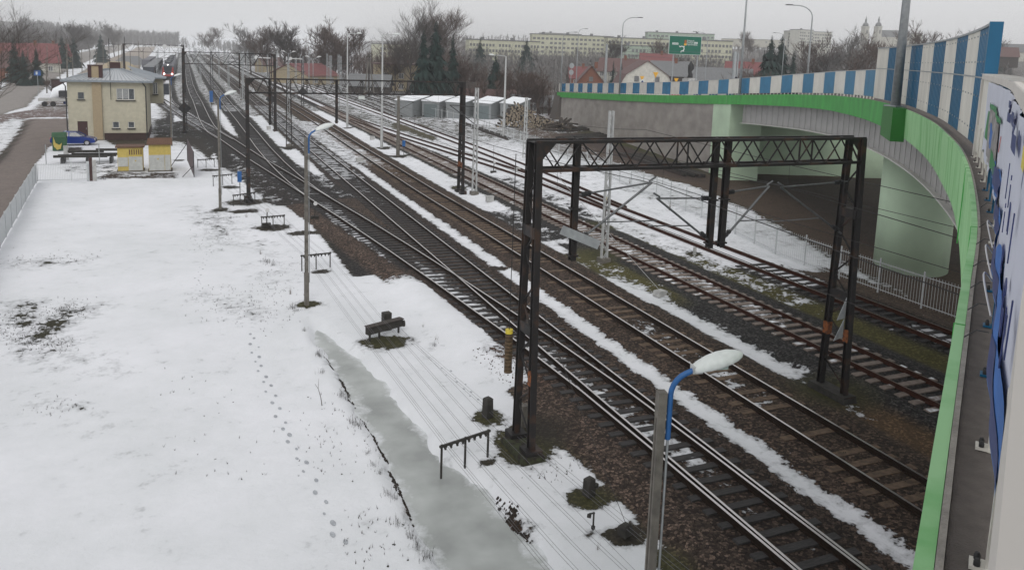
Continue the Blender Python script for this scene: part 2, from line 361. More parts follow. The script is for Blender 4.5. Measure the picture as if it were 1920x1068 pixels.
# wide soils first
band(14.2, 16.3, -30, 46, s=None, col=BALL, st=1)
band(10, 19, 40, 90, s=None, col=DARKB, st=1)
band(18.6, 22.2, -30, 60, s=.88, col=CIND, st=.9)
band(18.3, 19.5, 18, 46, s=.12, col=(.06, .045, .03), st=.9, fe=.4)
band(20.5, 22.3, -30, 42, s=.12, col=CIND, st=1, fe=.5)
band(18.7, 21.2, -30, 18.8, s=.0, col=BRN, st=.5, fe=.6, fy=2.5)
band(18.2, 22.3, 42, 62, s=.42, col=CIND, st=.9)
band(24.6, 26.2, -30, 46, s=.10, col=CIND, st=1, fe=.4)
band(24.6, 27.3, 44, 66, s=.55, col=CIND, st=1, fe=.4)
band(25.9, 27.6, -30, 29, s=.06, col=MOSS, st=.4, fe=.5)
band(25.8, 27.4, 27, 37, s=.50, col=MOSS, st=.4, fe=.5)
band(26.0, 27.4, 37, 48, s=.68, col=MOSS, st=.4, fe=.5)
band(19.6, 21.6, 30, 40, s=.35, col=MOSS, st=.3, fe=.5)
band(30.2, 33, -30, 33, s=.12, col=MUD, st=.5, fe=.5)
band(30.2, 34, 33, 60, s=.85, col=MUD, st=.4, fe=.5)
# strips of snow that stay between the lines
band(14.7, 16.05, 14.5, 46, s=.93, fe=1.1, fy=3); band(15.1, 15.7, 12.6, 17, s=.85, fe=.5, fy=1.2)
band(19.2, 20.75, 18.5, 34, s=.93, fe=1.2, fy=3)
band(14.5, 16.1, 45, 100, s=.92, fe=.9); band(9.4, 11.3, 62, 130, s=.88, fe=.9); band(4.8, 6.4, 85, 150, s=.9, fe=.8); band(19.6, 22.0, 60, 140, s=.9, fe=.9); band(18.9, 21.6, 52, 95, s=.85, fe=.6)
# bare earth and mud under the bridge and around it
paint(GP((1290, 330), (1190, 318), (1310, 350), (1440, 408), (1560, 480), (1640, 520), (1820, 620), (2100, 700), (2300, 560), (2000, 330), (1640, 318), (1330, 312)), s=.08, col=MUD, st=.3, fe=1.2)
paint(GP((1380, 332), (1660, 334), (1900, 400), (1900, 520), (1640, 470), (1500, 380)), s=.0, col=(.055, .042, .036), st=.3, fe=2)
paint(GP((960, 232), (1120, 262), (1230, 300), (1290, 330), (1200, 322), (1060, 290), (980, 262)), s=.35, col=MUD, st=.3, fe=3)
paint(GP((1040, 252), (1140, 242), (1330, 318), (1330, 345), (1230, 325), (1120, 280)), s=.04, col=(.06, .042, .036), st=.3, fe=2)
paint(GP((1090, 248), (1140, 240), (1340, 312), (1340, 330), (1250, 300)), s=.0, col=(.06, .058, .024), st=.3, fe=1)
paint(GP((1010, 205), (1044, 190), (1046, 228), (1030, 240)), s=.3, col=(.16, .10, .08), st=.2, fe=4)
paint(GP((745, 232), (790, 235), (830, 255), (812, 262), (778, 248), (742, 240)), s=.0, col=(.085, .072, .038), st=.3, fe=1.5)
paint(GP((830, 205), (1000, 235), (940, 240), (840, 225)), s=.72, col=MUD, st=.3, fe=3)
# asphalt road on the left, drive to the signal box
road = GP((-120, 345), (-60, 318), (0, 288), (30, 230), (60, 222), (128, 222), (131, 251), (108, 262), (92, 276), (66, 310), (40, 365), (12, 420), (-10, 452), (-150, 700), (-400, 900))
paint(road, s=.0, col=(.18, .15, .135), st=.1, fe=.5)
main_road = [(-60, 60)]+GP((-120, 240), (-40, 190), (0, 172), (25, 140), (60, 120), (130, 104), (190, 90), (240, 84), (262, 84), (180, 108), (130, 130), (100, 150), (70, 178), (50, 200), (0, 214), (-60, 235))
paint(main_road, s=.0, col=ROAD, st=.08, fe=.8)
paint(GP((128, 150), (190, 112), (255, 90), (292, 90), (266, 120), (252, 150), (215, 150)), s=.05, col=PLAZA, st=.1, fe=1)
paint(GP((128, 130), (150, 121), (200, 105), (240, 92), (258, 85), (262, 86), (245, 95.5), (205, 110), (155, 126), (130, 136)), s=1.1, st=.2, fe=1.5)
paint(GP((60, 200), (130, 165), (132, 190), (132, 212), (70, 216)), s=.42, col=(.16, .13, .11), st=.2, fe=1)
paint(GP((-60, 232), (0, 215), (32, 209), (50, 206), (75, 205), (128, 208), (128, 221), (60, 220), (30, 228), (-60, 260)), s=.35, col=(.15, .11, .10), st=.2, fe=.8)
paint(GP((-60, 262), (0, 232), (22, 222), (40, 224), (50, 236), (30, 262), (8, 285), (0, 290), (-60, 330)), s=.72, col=(.06, .045, .03), st=.3, fe=1)
paint(GP((0, 291), (28, 262), (44, 234), (60, 224), (48, 240), (34, 262), (8, 298), (-20, 318)), s=.0, col=(.03, .025, .02), st=.3, fe=.5)
paint(GP((128, 300), (90, 290), (70, 305), (48, 350), (20, 405), (60, 345), (68, 312)), s=1, fe=.4)
# around the signal box and kiosks
paint(GP((190, 258), (282, 262), (283, 272), (258, 274), (215, 272), (200, 266)), s=.2, col=(.05, .04, .025), st=.3, fe=.8)
paint(GP((205, 322), (330, 322), (334, 333), (240, 336), (178, 337), (180, 331)), s=.45, col=(.05, .035, .025), st=.3, fe=.5)
paint(GP((108, 312), (225, 302), (222, 322), (120, 325)), s=.6, col=(.03, .03, .03), st=.3, fe=.6)
paint(GP((120, 275), (152, 276), (158, 283), (128, 287)), s=.1, col=(.06, .05, .045), st=.3, fe=.5)
paint(GP((290, 222), (330, 222), (420, 262), (455, 290), (395, 285), (340, 262), (285, 250)), s=.3, col=(.03, .028, .026), st=.4, fe=1.5)
for q in (GP((345, 260), (395, 300), (400, 285), (350, 250)), GP((290, 255), (385, 262), (385, 268), (290, 262))): paint(q, s=.1, col=(.03, .025, .02), st=.3, fe=.8)
# thin grass showing through the field
for q, sv in ((GP((0, 568), (60, 560), (95, 590), (130, 600), (70, 655), (20, 620), (0, 600)), .50), (GP((90, 580), (150, 570), (190, 575), (120, 612), (110, 650), (60, 660)), .44),
              (GP((0, 480), (120, 480), (180, 490), (60, 500), (0, 505)), .60), (GP((90, 640), (200, 655), (230, 690), (120, 700)), .66), (GP((30, 745), (150, 740), (190, 775), (60, 790)), .70),
              (GP((350, 385), (420, 390), (460, 440), (400, 475), (370, 430)), .62), (GP((370, 540), (480, 560), (520, 600), (440, 600), (380, 570)), .66), (GP((430, 400), (520, 450), (545, 540), (480, 520)), .73)):
    paint(q, s=sv, col=(.035, .033, .018), st=.2, fe=2.2)
# soil fringes along the ditch
dl = np.interp(YY, [8, 14, 16.6, 19.1, 22.2, 26.4, 30, 33], [5.1, 5.05, 4.95, 4.95, 5.0, 4.8, 4.6, 4.5]); dr = np.interp(YY, [8, 14, 17.8, 20, 22.6, 26, 29.5, 33], [7.75, 7.35, 7.1, 6.6, 6.35, 6.15, 5.45, 4.7])
w_ = np.exp(-((XX-dl+.02)/.17)**2)*(YY < 30)*(YY > 0); paint(wt=w_*.5, s=.25, col=(.03, .022, .014), st=.4)
w_ = np.clip(.5-pdist(GP((925, 935), (1000, 975), (1000, 1010), (990, 1040), (940, 980)), XX, YY)/.5, 0, 1); paint(wt=w_, s=.32, col=(.045, .025, .018), st=.7)
# ballast beds
for nm, fn, a, b, pf in TRK:
    c = np.interp(YY, np.linspace(0, 800, 801), [fn(v) for v in np.linspace(0, 800, 801)])
    d = np.abs(XX-c); on = (YY > a-20)*(YY < b)
    bw = {'B': 1.95, 'C': 1.75, 'D': 1.55, 'E': 1.3}.get(nm, 1.75)
    edge = np.clip((bw-d)/.5+.5, 0, 1)*on*(1.0 if nm != 'E' else .6)
    sh = {'D': .62, 'E': .9}.get(nm, .06)+np.clip((YY-95)/80, 0, .18)*(nm not in 'B')
    col = {'T3': (.042, .031, .026), 'T1': (.046, .032, .025), 'B': BALL, 'C': CIND}.get(nm, DARKB)
    if nm == 'D': sh = np.where(YY < 34, .2, .75)
    paint(wt=edge, s=sh, col=col, st=1)
    if nm == 'B': paint(wt=np.clip((2.3-d)/.4+.5, 0, 1)*on*(XX > c)*(YY < 30)*.8, s=.1, col=(.05, .035, .025), st=.9)
    core = np.clip((.62-d)/.2+.5, 0, 1)*on
    paint(wt=core, s=np.interp(YY, [p[0] for p in pf], [p[1] for p in pf]))
c = np.interp(YY, np.linspace(0, 800, 801), [T1c(v) for v in np.linspace(0, 800, 801)]); dd = c-XX
w_ = np.clip((dd-1.2)/.3, 0, 1)*np.clip((2.85-dd)/.35, 0, 1)
paint(wt=w_*(YY < 23.5), s=.03, col=(.072, .051, .040), st=1); paint(wt=w_*(YY > 36)*(YY < 70), s=.12, col=(.075, .052, .040), st=1)
paint(wt=np.clip((dd-1.1)/.25, 0, 1)*np.clip((2.9-dd)/.3, 0, 1)*np.clip((YY-26)/1.5, 0, 1)*np.clip((37.5-YY)/2, 0, 1), s=1.0)
paint(wt=np.clip((dd-1.0)/.3, 0, 1)*np.clip((2.3-dd)/.4, 0, 1)*np.clip((YY-22.5)/1.5, 0, 1)*np.clip((28-YY)/1.5, 0, 1), s=.5, col=(.09, .055, .04), st=1)
paint(wt=np.clip((3.6-np.abs(dd-.2))/.5, 0, 1)*(YY > 57)*(YY < 78)*.9, s=.32, col=DARKB, st=1)
paint(wt=np.clip(1.5-np.abs(dd+1.6)/1.2, 0, 1)*np.clip((14.7-XX)/.5, 0, 1)*(YY > 20)*(YY < 58), s=.12, col=(.06, .042, .032), st=1)
paint(wt=np.clip((YY-70)/8, 0, 1)*np.clip((18.5-XX)/.8, 0, 1)*np.clip((XX-14)/.8, 0, 1)*(YY < 120), s=.6)
# thawed rings of wet soil round posts and blocks: (px, py, rx, ry, moss?)
for px, py, rx, ry, ms in ((577, 567, .55, .5, 1), (722, 640, 1.15, .85, 1), (917, 780, .62, .6, 1), (980, 832, 1.0, 1.3, 1), (1020, 800, .9, 1.2, 0), (1106, 930, .62, .6, 1), (1172, 997, .62, .5, 0), (1112, 992, .16, .16, 0),
        (1262, 1052, .5, .7, 1), (912, 862, .25, .25, 0), (603, 508, .6, .5, 0), (570, 435, 1.1, .6, 0), (515, 425, 1.2, .9, 0), (415, 392, .6, .6, 0), (460, 378, 1.5, 1.6, 0), (462, 395, 1.2, .8, 0), (432, 349, .9, .8, 0), (395, 318, 1.2, .9, 0), (335, 300, .6, 1, 0),
        (1558, 735, 1.6, 1.5, 1), (1300, 478, .4, .4, 0), (860, 352, .8, 1.2, 1), (1130, 480, 1.2, 1.4, 1), (745, 293, 1.3, 1.2, 0), (652, 240, .8, 1.0, 0), (718, 277, 1.0, 1.2, 0), (540, 278, 1.0, 1.5, 0), (935, 505, .4, .5, 0), (1125, 425, 1.0, 1.5, 1)):
    cx, cy = G(px, py); w_ = np.clip(1.45-1.15*np.hypot((XX-cx)/rx, (YY-cy)/ry), 0, 1); paint(wt=w_, s=.0, col=(.045, .043, .016) if ms else (.028, .023, .018), st=.35)
me = bpy.data.meshes.new('ground'); ny, nx = XX.shape
vs = np.stack([XX.ravel(), YY.ravel(), ZZ.ravel()], 1)
idx = np.arange(ny*nx).reshape(ny, nx); fc = np.stack([idx[:-1, :-1], idx[:-1, 1:], idx[1:, 1:], idx[1:, :-1]], -1).reshape(-1, 4)
me.vertices.add(len(vs)); me.vertices.foreach_set('co', vs.ravel())
me.loops.add(fc.size); me.loops.foreach_set('vertex_index', fc.ravel())
me.polygons.add(len(fc)); me.polygons.foreach_set('loop_start', np.arange(0, fc.size, 4)); me.polygons.foreach_set('loop_total', np.full(len(fc), 4))
me.update(calc_edges=True); me.polygons.foreach_set('use_smooth', [True]*len(fc))
at = me.attributes.new('soil', 'FLOAT_COLOR', 'POINT'); at.data.foreach_set('color', np.concatenate([C.reshape(-1, 3), ST.reshape(-1, 1)], 1).astype(np.float32).ravel())
at = me.attributes.new('snow', 'FLOAT', 'POINT'); at.data.foreach_set('value', S.astype(np.float32).ravel())
gm = bpy.data.materials.new('ground_material'); gm.use_nodes = True; n = gm.node_tree; b = n.nodes['Principled BSDF']; L = n.links.new
def nd(t, **k):
    x = n.nodes.new(t)
    for a, v in k.items(): setattr(x, a, v)
    return x
def math_(op, a, b_=None):
    x = nd('ShaderNodeMath', operation=op)
    for i, v in enumerate((a, b_)):
        if v is None: continue
        if isinstance(v, (int, float)): x.inputs[i].default_value = v
        else: L(v, x.inputs[i])
    return x.outputs[0]
geo_ = nd('ShaderNodeNewGeometry'); pos = geo_.outputs['Position']
a1 = nd('ShaderNodeAttribute', attribute_name='soil'); a2 = nd('ShaderNodeAttribute', attribute_name='snow')
def nz(s, det=6, ro=.6): x = nd('ShaderNodeTexNoise'); x.inputs['Scale'].default_value = s; x.inputs['Detail'].default_value = det; x.inputs['Roughness'].default_value = ro; L(pos, x.inputs['Vector']); return x.outputs[0]
n1, n2, n3 = nz(1.1, 10, .72), nz(4, 6, .65), nz(.12, 3)
t = math_('ADD', a2.outputs['Fac'], math_('MULTIPLY', math_('SUBTRACT', n1, .5), 1.55))
t = math_('ADD', t, math_('MULTIPLY', math_('SUBTRACT', n2, .5), 1.0))
mr = nd('ShaderNodeMapRange', interpolation_type='SMOOTHSTEP'); mr.inputs[1].default_value = .44; mr.inputs[2].default_value = .53; L(t, mr.inputs[0]); snow = mr.outputs[0]
vo = nd('ShaderNodeTexVoronoi'); vo.inputs['Scale'].default_value = 13; L(pos, vo.inputs['Vector'])
vo2 = nd('ShaderNodeTexVoronoi'); vo2.inputs['Scale'].default_value = 13; vo2.feature = 'DISTANCE_TO_EDGE'; L(pos, vo2.inputs['Vector'])
sp = nd('ShaderNodeSeparateColor'); L(vo.outputs['Color'], sp.inputs[0])
var = math_('ADD', .38, math_('MULTIPLY', math_('POWER', sp.outputs[0], 2.2), 2.5))     # light and dark stones
gap = nd('ShaderNodeMapRange'); gap.inputs[1].default_value = 0; gap.inputs[2].default_value = .12; gap.inputs[3].default_value = .25; gap.inputs[4].default_value = 1; L(vo2.outputs[0], gap.inputs[0])
stone = math_('MULTIPLY', var, gap.outputs[0]); st_a = a1.outputs['Alpha']
smooth_ = math_('ADD', .70, math_('MULTIPLY', n2, .6))
fac = nd('ShaderNodeMix'); L(st_a, fac.inputs[0]); L(smooth_, fac.inputs[2]); L(stone, fac.inputs[3])
big = math_('ADD', .65, math_('MULTIPLY', n1, .7))
vm = nd('ShaderNodeVectorMath', operation='SCALE'); L(a1.outputs['Color'], vm.inputs[0]); L(math_('MULTIPLY', fac.outputs[0], big), vm.inputs[3])
sc_ = nd('ShaderNodeValToRGB'); sc_.color_ramp.elements[0].position = .34; sc_.color_ramp.elements[1].position = .60
sc_.color_ramp.elements[0].color = (.66, .68, .70, 1); sc_.color_ramp.elements[1].color = (.78, .79, .825, 1); L(math_('ADD', math_('MULTIPLY', n3, .6), math_('MULTIPLY', n1, .4)), sc_.inputs[0])
n4 = nz(2.2, 8, .75)
# thawing edge is greyer and dirtier
ed = nd('ShaderNodeMapRange'); ed.inputs[1].default_value = .46; ed.inputs[2].default_value = .80; ed.inputs[3].default_value = .62; ed.inputs[4].default_value = 1; L(t, ed.inputs[0])
sm = nd('ShaderNodeVectorMath', operation='SCALE'); L(sc_.outputs[0], sm.inputs[0]); L(ed.outputs[0], sm.inputs[3])
mx = nd('ShaderNodeMix', data_type='RGBA'); L(snow, mx.inputs[0]); L(vm.outputs[0], mx.inputs[6]); L(sm.outputs[0], mx.inputs[7]); L(mx.outputs[2], b.inputs['Base Color'])
b.inputs['Roughness'].default_value = .85; b.inputs['Specular IOR Level'].default_value = .25
hgt = nd('ShaderNodeMix'); L(snow, hgt.inputs[0]); L(math_('MULTIPLY', math_('MULTIPLY', gap.outputs[0], sp.outputs[1]), math_('MULTIPLY', st_a, .6)), hgt.inputs[2]); L(math_('ADD', .9, math_('MULTIPLY', n4, .9)), hgt.inputs[3])
bp = nd('ShaderNodeBump'); bp.inputs['Strength'].default_value = .75; bp.inputs['Distance'].default_value = .05; L(hgt.outputs[0], bp.inputs['Height']); L(bp.outputs[0], b.inputs['Normal'])
me.materials.append(gm); ground = bpy.data.objects.new('ground', me); COL.objects.link(ground); ground['kind'] = 'structure'
def hz(x, y): return float(height(np.array([x]), np.array([y]))[0])

# frozen ditch: one sheet of ice between the banks
yy = np.arange(6, 33.2, .3)
lft = np.interp(yy, [8, 14, 16.6, 19.1, 22.2, 26.4, 30, 33], [5.1, 5.05, 4.95, 4.95, 5.0, 4.8, 4.6, 4.5])-.35; rgt = np.interp(yy, [8, 14, 17.8, 20, 22.6, 26, 29.5, 33], [7.75, 7.35, 7.1, 6.6, 6.35, 6.15, 5.45, 4.7])+.4
mb = MB(); k = len(yy); NC = 15; rim = []
for a_, b_, y in zip(lft, rgt, yy):
    for c_ in range(NC): u_ = c_/(NC-1); mb.v.append((a_+(b_-a_)*u_, y, -.56)); rim.append(min(u_, 1-u_)*(b_-a_))
mb.f = [(i*NC+c_, i*NC+c_+1, (i+1)*NC+c_+1, (i+1)*NC+c_) for i in range(k-1) for c_ in range(NC-1)]; mb.m = [0]*len(mb.f)
im = M['ice']; n = im.node_tree; b = n.nodes['Principled BSDF']; L = n.links.new
at_ = n.nodes.new('ShaderNodeAttribute'); at_.attribute_name = 'rim'; g_ = n.nodes.new('ShaderNodeNewGeometry'); z_ = n.nodes.new('ShaderNodeTexNoise'); z_.inputs['Scale'].default_value = 1.6; z_.inputs['Detail'].default_value = 8; z_.inputs['Roughness'].default_value = .7; L(g_.outputs['Position'], z_.inputs['Vector'])
m1 = n.nodes.new('ShaderNodeMath'); m1.operation = 'MULTIPLY_ADD'; m1.inputs[1].default_value = 1.7; L(z_.outputs[0], m1.inputs[0]); L(at_.outputs['Fac'], m1.inputs[2])
m2_ = n.nodes.new('ShaderNodeMapRange'); m2_.inputs[1].default_value = 1.05; m2_.inputs[2].default_value = 1.45; m2_.inputs[3].default_value = 1; m2_.inputs[4].default_value = 0; L(m1.outputs[0], m2_.inputs[0])
mx_ = n.nodes.new('ShaderNodeMix'); mx_.data_type = 'RGBA'; old = b.inputs['Base Color'].links[0].from_socket; L(m2_.outputs[0], mx_.inputs[0]); L(old, mx_.inputs[6]); mx_.inputs[7].default_value = (.66, .68, .70, 1); L(mx_.outputs[2], b.inputs['Base Color'])
io = mb.build('frozen_ditch_water', M['ice']); io.data.attributes.new('rim', 'FLOAT', 'POINT').data.foreach_set('value', rim); tag(io, kind='structure')

# ------------------------------------------------------------------ railway lines
def snowy(m, amt, sc=1.1):
    """same material with snow lying on it in patches"""
    c = m.copy(); n = c.node_tree; b = n.nodes['Principled BSDF']; L = n.links.new
    g = n.nodes.new('ShaderNodeNewGeometry'); z = n.nodes.new('ShaderNodeTexNoise'); z.inputs['Scale'].default_value = sc; z.inputs['Detail'].default_value = 7
    L(g.outputs['Position'], z.inputs['Vector']); r = n.nodes.new('ShaderNodeMapRange'); r.inputs[1].default_value = 1-amt-.04; r.inputs[2].default_value = 1-amt+.04; L(z.outputs[0], r.inputs[0])
    sp = n.nodes.new('ShaderNodeSeparateXYZ'); L(g.outputs['Normal'], sp.inputs[0]); up = n.nodes.new('ShaderNodeMath'); up.operation = 'GREATER_THAN'; up.inputs[1].default_value = .6; L(sp.outputs[2], up.inputs[0])
    mu = n.nodes.new('ShaderNodeMath'); mu.operation = 'MULTIPLY'; L(r.outputs[0], mu.inputs[0]); L(up.outputs[0], mu.inputs[1])
    mx = n.nodes.new('ShaderNodeMix'); mx.data_type = 'RGBA'; L(mu.outputs[0], mx.inputs[0]); old = b.inputs['Base Color'].links[0].from_socket
    L(old, mx.inputs[6]); mx.inputs[7].default_value = (.8, .82, .85, 1); L(mx.outputs[2], b.inputs['Base Color']); return c
WS = snowy(M['wood_sleeper'], .27); BS = M['brown_sleeper']; CS = snowy(M['conc_sleeper'], .40); FS = snowy(M['wood_sleeper'], .52)
def rail_mesh(fn, side, y0, y1, dz=0):
    ys_ = []; y = y0
    while y < y1: ys_.append(y); y += 1.5 if y < 60 else (4 if y < 180 else 40)
    ys_.append(y1); mb = MB()
    prof = [(-.07, -.172), (.07, -.172), (.07, -.155), (.012, -.14), (.012, -.04), (.036, -.03), (.036, 0), (-.036, 0), (-.036, -.03), (-.012, -.04), (-.012, -.14), (-.07, -.155)]
    m = len(prof); vs = []; fs = []; mi = []
    for i, y in enumerate(ys_):
        x = fn(y)+side*GAU; dx = (fn(y+.5)-fn(y-.5)); nx_ = math.cos(math.atan(dx)); ny_ = -math.sin(math.atan(dx))
        for a, z in prof: vs.append((x+a*nx_, y+a*ny_, z+dz))
    for i in range(len(ys_)-1):
        for k in range(m):
            fs.append((i*m+k, i*m+(k+1) % m, (i+1)*m+(k+1) % m, (i+1)*m+k)); mi.append(1 if k == 6 else 0)
    mb.v = vs; mb.f = fs; mb.m = mi; return mb
LBL = {'T3': ('straight railway line through the main gantry, shiny rails on dark timber sleepers', 'wood'), 'T1': ('railway line bending left out of the main line to the cream signal box', 'wood'),
 'B': ('railway line in brown ballast, second from the snow field in the foreground', 'brown'), 'C': ('railway line with rust red rails on pale concrete sleepers in dark stone', 'conc'),
 'D': ('rusty siding line nearest the white fence, half buried in snow', 'wood'), 'T2': ('railway line joining the bending line from behind near the blue topped lamp post', 'wood'),
 'E': ('snow covered siding that joins the fence side line beyond the far gantry', 'wood'), 'b': ('railway line passing right of the red train and joining the bending line', 'wood'), 'A': ('railway line under the red train beside the signal box', 'wood')}
for nm, fn, y0, y1, pf in TRK:
    lab, kind = LBL[nm]; t = thing('railway_track', (fn(max(y0, 8)), max(y0, 8), -.2), lab, 'railway track', 'railway lines of the station yard')
    side_m = M['rail_red'] if nm in 'CDE' else M['rail']; top_m = M['rail_dull'] if nm in ('C', 'D', 'E') else M['rail_top']
    dz = {'T1': .006, 'b': .008, 'T2': .004, 'D': .005, 'E': .009, 'A': .002}.get(nm, 0)
    for s_ in (-1, 1):
        rb = rail_mesh(fn, s_, y0, y1, dz); rb.build('rail', [side_m, top_m], t)
    sm = {'wood': WS, 'brown': BS, 'conc': CS}[kind]; far = FS
    sb = MB(); sb.box((0, 0, 0), (2.6, .24, .16) if kind == 'wood' else (2.6, .27, .16), taper=.96)
    smesh = None; cnt = 0; rest = MB(); y = {'T1': 44, 'D': 18, 'E': 60}.get(nm, max(y0, 5.0)); ymax = min(y1, 150)
    while y < ymax:
        x = fn(y); sx = 1.; cx = x
        if nm == 'T3' and 17 < y < 44: lx, rx = T1c(y)-1.3, 14.2; sx = (rx-lx)/2.6; cx = (lx+rx)/2
        if nm in ('T1',) and 64 < y < 75: lx, rx = x-1.3, T2c(y)+1.2; sx = (rx-lx)/2.6; cx = (lx+rx)/2
        if nm == 'T2' and y < 75: y += .62; continue
        hide = nm == 'B' and random.random() < .3
        ang = -math.atan(fn(y+.5)-fn(y-.5))*.6+random.uniform(-.015, .015); zz = -.228-(.018 if kind == 'brown' else 0)+random.uniform(-.008, .006)
        if kind == 'brown': zz -= random.uniform(0, .028)
        snow_here = np.interp(y, [p[0] for p in pf], [p[1] for p in pf])
        if snow_here > .75 and nm in ('D', 'E', 'b', 'A'): y += .62; continue
        if not hide:
            if cnt < 100:
                if smesh is None: o = sb.build('sleeper', sm, t); smesh = o.data; o['_w'] = tuple(t.location)
                else: o = bpy.data.objects.new('sleeper', smesh); COL.objects.link(o); o.parent = t
                if cnt == 0: smesh.transform(Matrix.Translation(Vector(t.location)))
                o.location = Vector((cx+random.uniform(-.03, .03), y, zz))-Vector(t.location); o.rotation_euler = (0, 0, ang); o.scale = (sx, 1, 1); cnt += 1
            else: rest.box((cx, y, zz), (2.6*sx, .24, .16), ang)
        y += .62
    if rest.v: rest.build('sleeper', far if kind == 'wood' else sm, t, kind='stuff')
# further lines of the yard beyond the junctions
for x, lab in ((34.6, 'left'), (38.3, 'middle'), (42.5, 'right')):
    f_ = lambda y, x=x: x+np.interp(y, [120, 160, 260], [-2.5, -.5, 0]); t = thing('railway_track', (x, 128, -.2), 'distant snowy siding line, %s one of three beside the grey screen fence' % lab, 'railway track', 'railway lines of the station yard')
    for s_ in (-1, 1): rail_mesh(f_, s_, 128, 700).build('rail', [M['rail'], M['rail_dull']], t)
# point rodding, check rails near the frogs: dark bars by the left rail of the near switch
for i, (px0, py0, px1, py1) in enumerate(((1420, 925, 1330, 862), (1245, 725, 1180, 672))):
    pass

# ------------------------------------------------------------------ steel portals that carry the overhead line
def ibeam(mb, p, q, wd=.2, mi=0):
    p = Vector(p); q = Vector(q)
    mb.beam(p, q, wd*.35, wd*.9, mi)
    for s_ in (-1, 1): mb.beam(p+Vector((0, s_*wd*.45, 0)), q+Vector((0, s_*wd*.45, 0)), wd, wd*.12, mi, up=(0, 1, 0))
def tiesandstruts(root, X, Y, sg, zt, zb, Xe, ze):
    """cantilever: insulated top tie, slanting strut, steady arm"""
    m = MB(); m.tube([(X, Y, zt), (Xe, Y, ze)], .028, 6); m.tube([(X+sg*.05, Y, zb), (Xe, Y, ze)], .035, 6)
    m.tube([(X+(Xe-X)*.35, Y, zb+(ze-zb)*.35), (Xe+sg*.25, Y, zb+.55)], .02, 5)
    m.tube([(Xe-sg*.1, Y, ze+.04), (Xe+sg*.12, Y, ze+.16)], .03, 5)
    c = m.build('cantilever', M['galv_dark'] if abs(Y-19.65) < 1 else M['dark_steel'], root)
    i_ = MB(); i_.tube([(X+(Xe-X)*.08, Y, zt+(ze-zt)*.08), (X+(Xe-X)*.2, Y, zt+(ze-zt)*.2)], .04, 8)
    for u in (.10, .14, .18): i_.tube([(X+(Xe-X)*(u-.012), Y, zt+(ze-zt)*(u-.012)), (X+(Xe-X)*(u+.012), Y, zt+(ze-zt)*(u+.012))], .075, 10)
    i_.build('insulator', M['black_plastic'], c); i_ = MB(); i_.tube([(X+(Xe-X)*.07, Y, zb+(ze-zb)*.07), (X+(Xe-X)*.18, Y, zb+(ze-zb)*.18)], .04, 8)
    for u in (.10, .15): i_.tube([(X+(Xe-X)*(u-.015), Y, zb+(ze-zb)*(u-.015)), (X+(Xe-X)*(u+.015), Y, zb+(ze-zb)*(u+.015))], .075, 10)
    i_.build('insulator', M['black_plastic'], c)
def gantry(Y, X0, X1, zt, dep, hangs, label, legs=(1, 1), wl=.185, zg=-.35, half=.58, lat=True):
    t = thing('overhead_line_gantry', (X0, Y, zg), label, 'gantry', 'steel overhead line gantries across the tracks'); mt = M['black_steel']
    for X, on in ((X0, legs[0]), (X1, legs[1])):
        if not on: continue
        lg = MB(); P0, P1 = [], []
        for s_ in (-1, 1):
            a, b_ = Vector((X, Y+s_*.55, zg)), Vector((X, Y+s_*.27, zt)); ibeam(lg, a, b_, wl)
        k = 0; z = zg+.5
        while z < zt-.5:
            u0, u1 = (z-zg)/(zt-zg), (z+.75-zg)/(zt-zg); h0, h1 = .55-.28*u0, .55-.28*u1; s_ = 1 if k % 2 else -1
            lg.beam((X, Y+s_*h0, z), (X, Y-s_*h1, z+.75), .035, .05); z += .75; k += 1
        for z in (zg+3.6, zg+6.4): lg.box((X, Y, z), (wl*.9, .75, .30))
        lg.box((X, Y+.55, zg+.12), (.5, .5, .3)); lg.box((X, Y-.55, zg+.12), (.5, .5, .3))
        L_ = lg.build('leg', mt, t)
        for s_ in ((-1,) if X == X0 else (-1, 1)):
            if Y > 80: break
            ob = MB(); ob.box((X, Y+s_*.455, zg+2.3), (wl+.012, wl+.03, .42)); ob.build('warning_band', M['rust_orange'], L_)
    tr = MB()
    for yy_ in (Y-.27, Y+.27):
        for z in (zt, zt-dep): tr.beam((X0-.1, yy_, z), (X1+.12, yy_, z), .085, .085)
        x = X0+.15; k = 0
        while x+half < X1:
            a, b_ = (zt, zt-dep) if k % 2 == 0 else (zt-dep, zt); tr.beam((x, yy_, a), (x+half, yy_, b_), .034, .034); x += half; k += 1
            if k % 8 == 0: tr.beam((x, yy_, zt), (x, yy_, zt-dep), .04, .04)
    x = X0; k = 0; half = max(half, .8)
    while x+half < X1:
        for z in (zt, zt-dep): tr.beam((x, Y-.27 if k % 2 else Y+.27, z), (x+half, Y+.27 if k % 2 else Y-.27, z), .03, .04)
        x += half; k += 1
    tr.box((X0+.25, Y, zt-.02), (.7, .62, .03)); tr.box((X1-.2, Y, zt-.02), (.7, .62, .03))
    for X in (X0, X1): tr.add([(X+.1*(1 if X == X0 else -1), Y-.29, zt), (X+.55*(1 if X == X0 else -1), Y-.29, zt), (X+.1*(1 if X == X0 else -1), Y-.29, zt-.5)], [(0, 1, 2)])
    tr.build('truss', mt, t)
    for X, zb in hangs:
        hp = MB(); ibeam(hp, (X, Y, zt+.05), (X, Y, zb), .17); hp.box((X, Y, zt-dep+.02), (.45, .62, .10)); hp.box((X, Y, zb+1.5), (.26, .26, .05)); hp.box((X, Y, zb+.15), (.26, .26, .05)); hp.build('hanging_post', mt, t)
    return t
g1 = gantry(19.65, 8.8, 20.3, 8.55, .78, ((10.1, 5.13), (14.78, 5.2), (15.22, 5.2)), 'big near black steel gantry with orange bands at the foot of its legs')
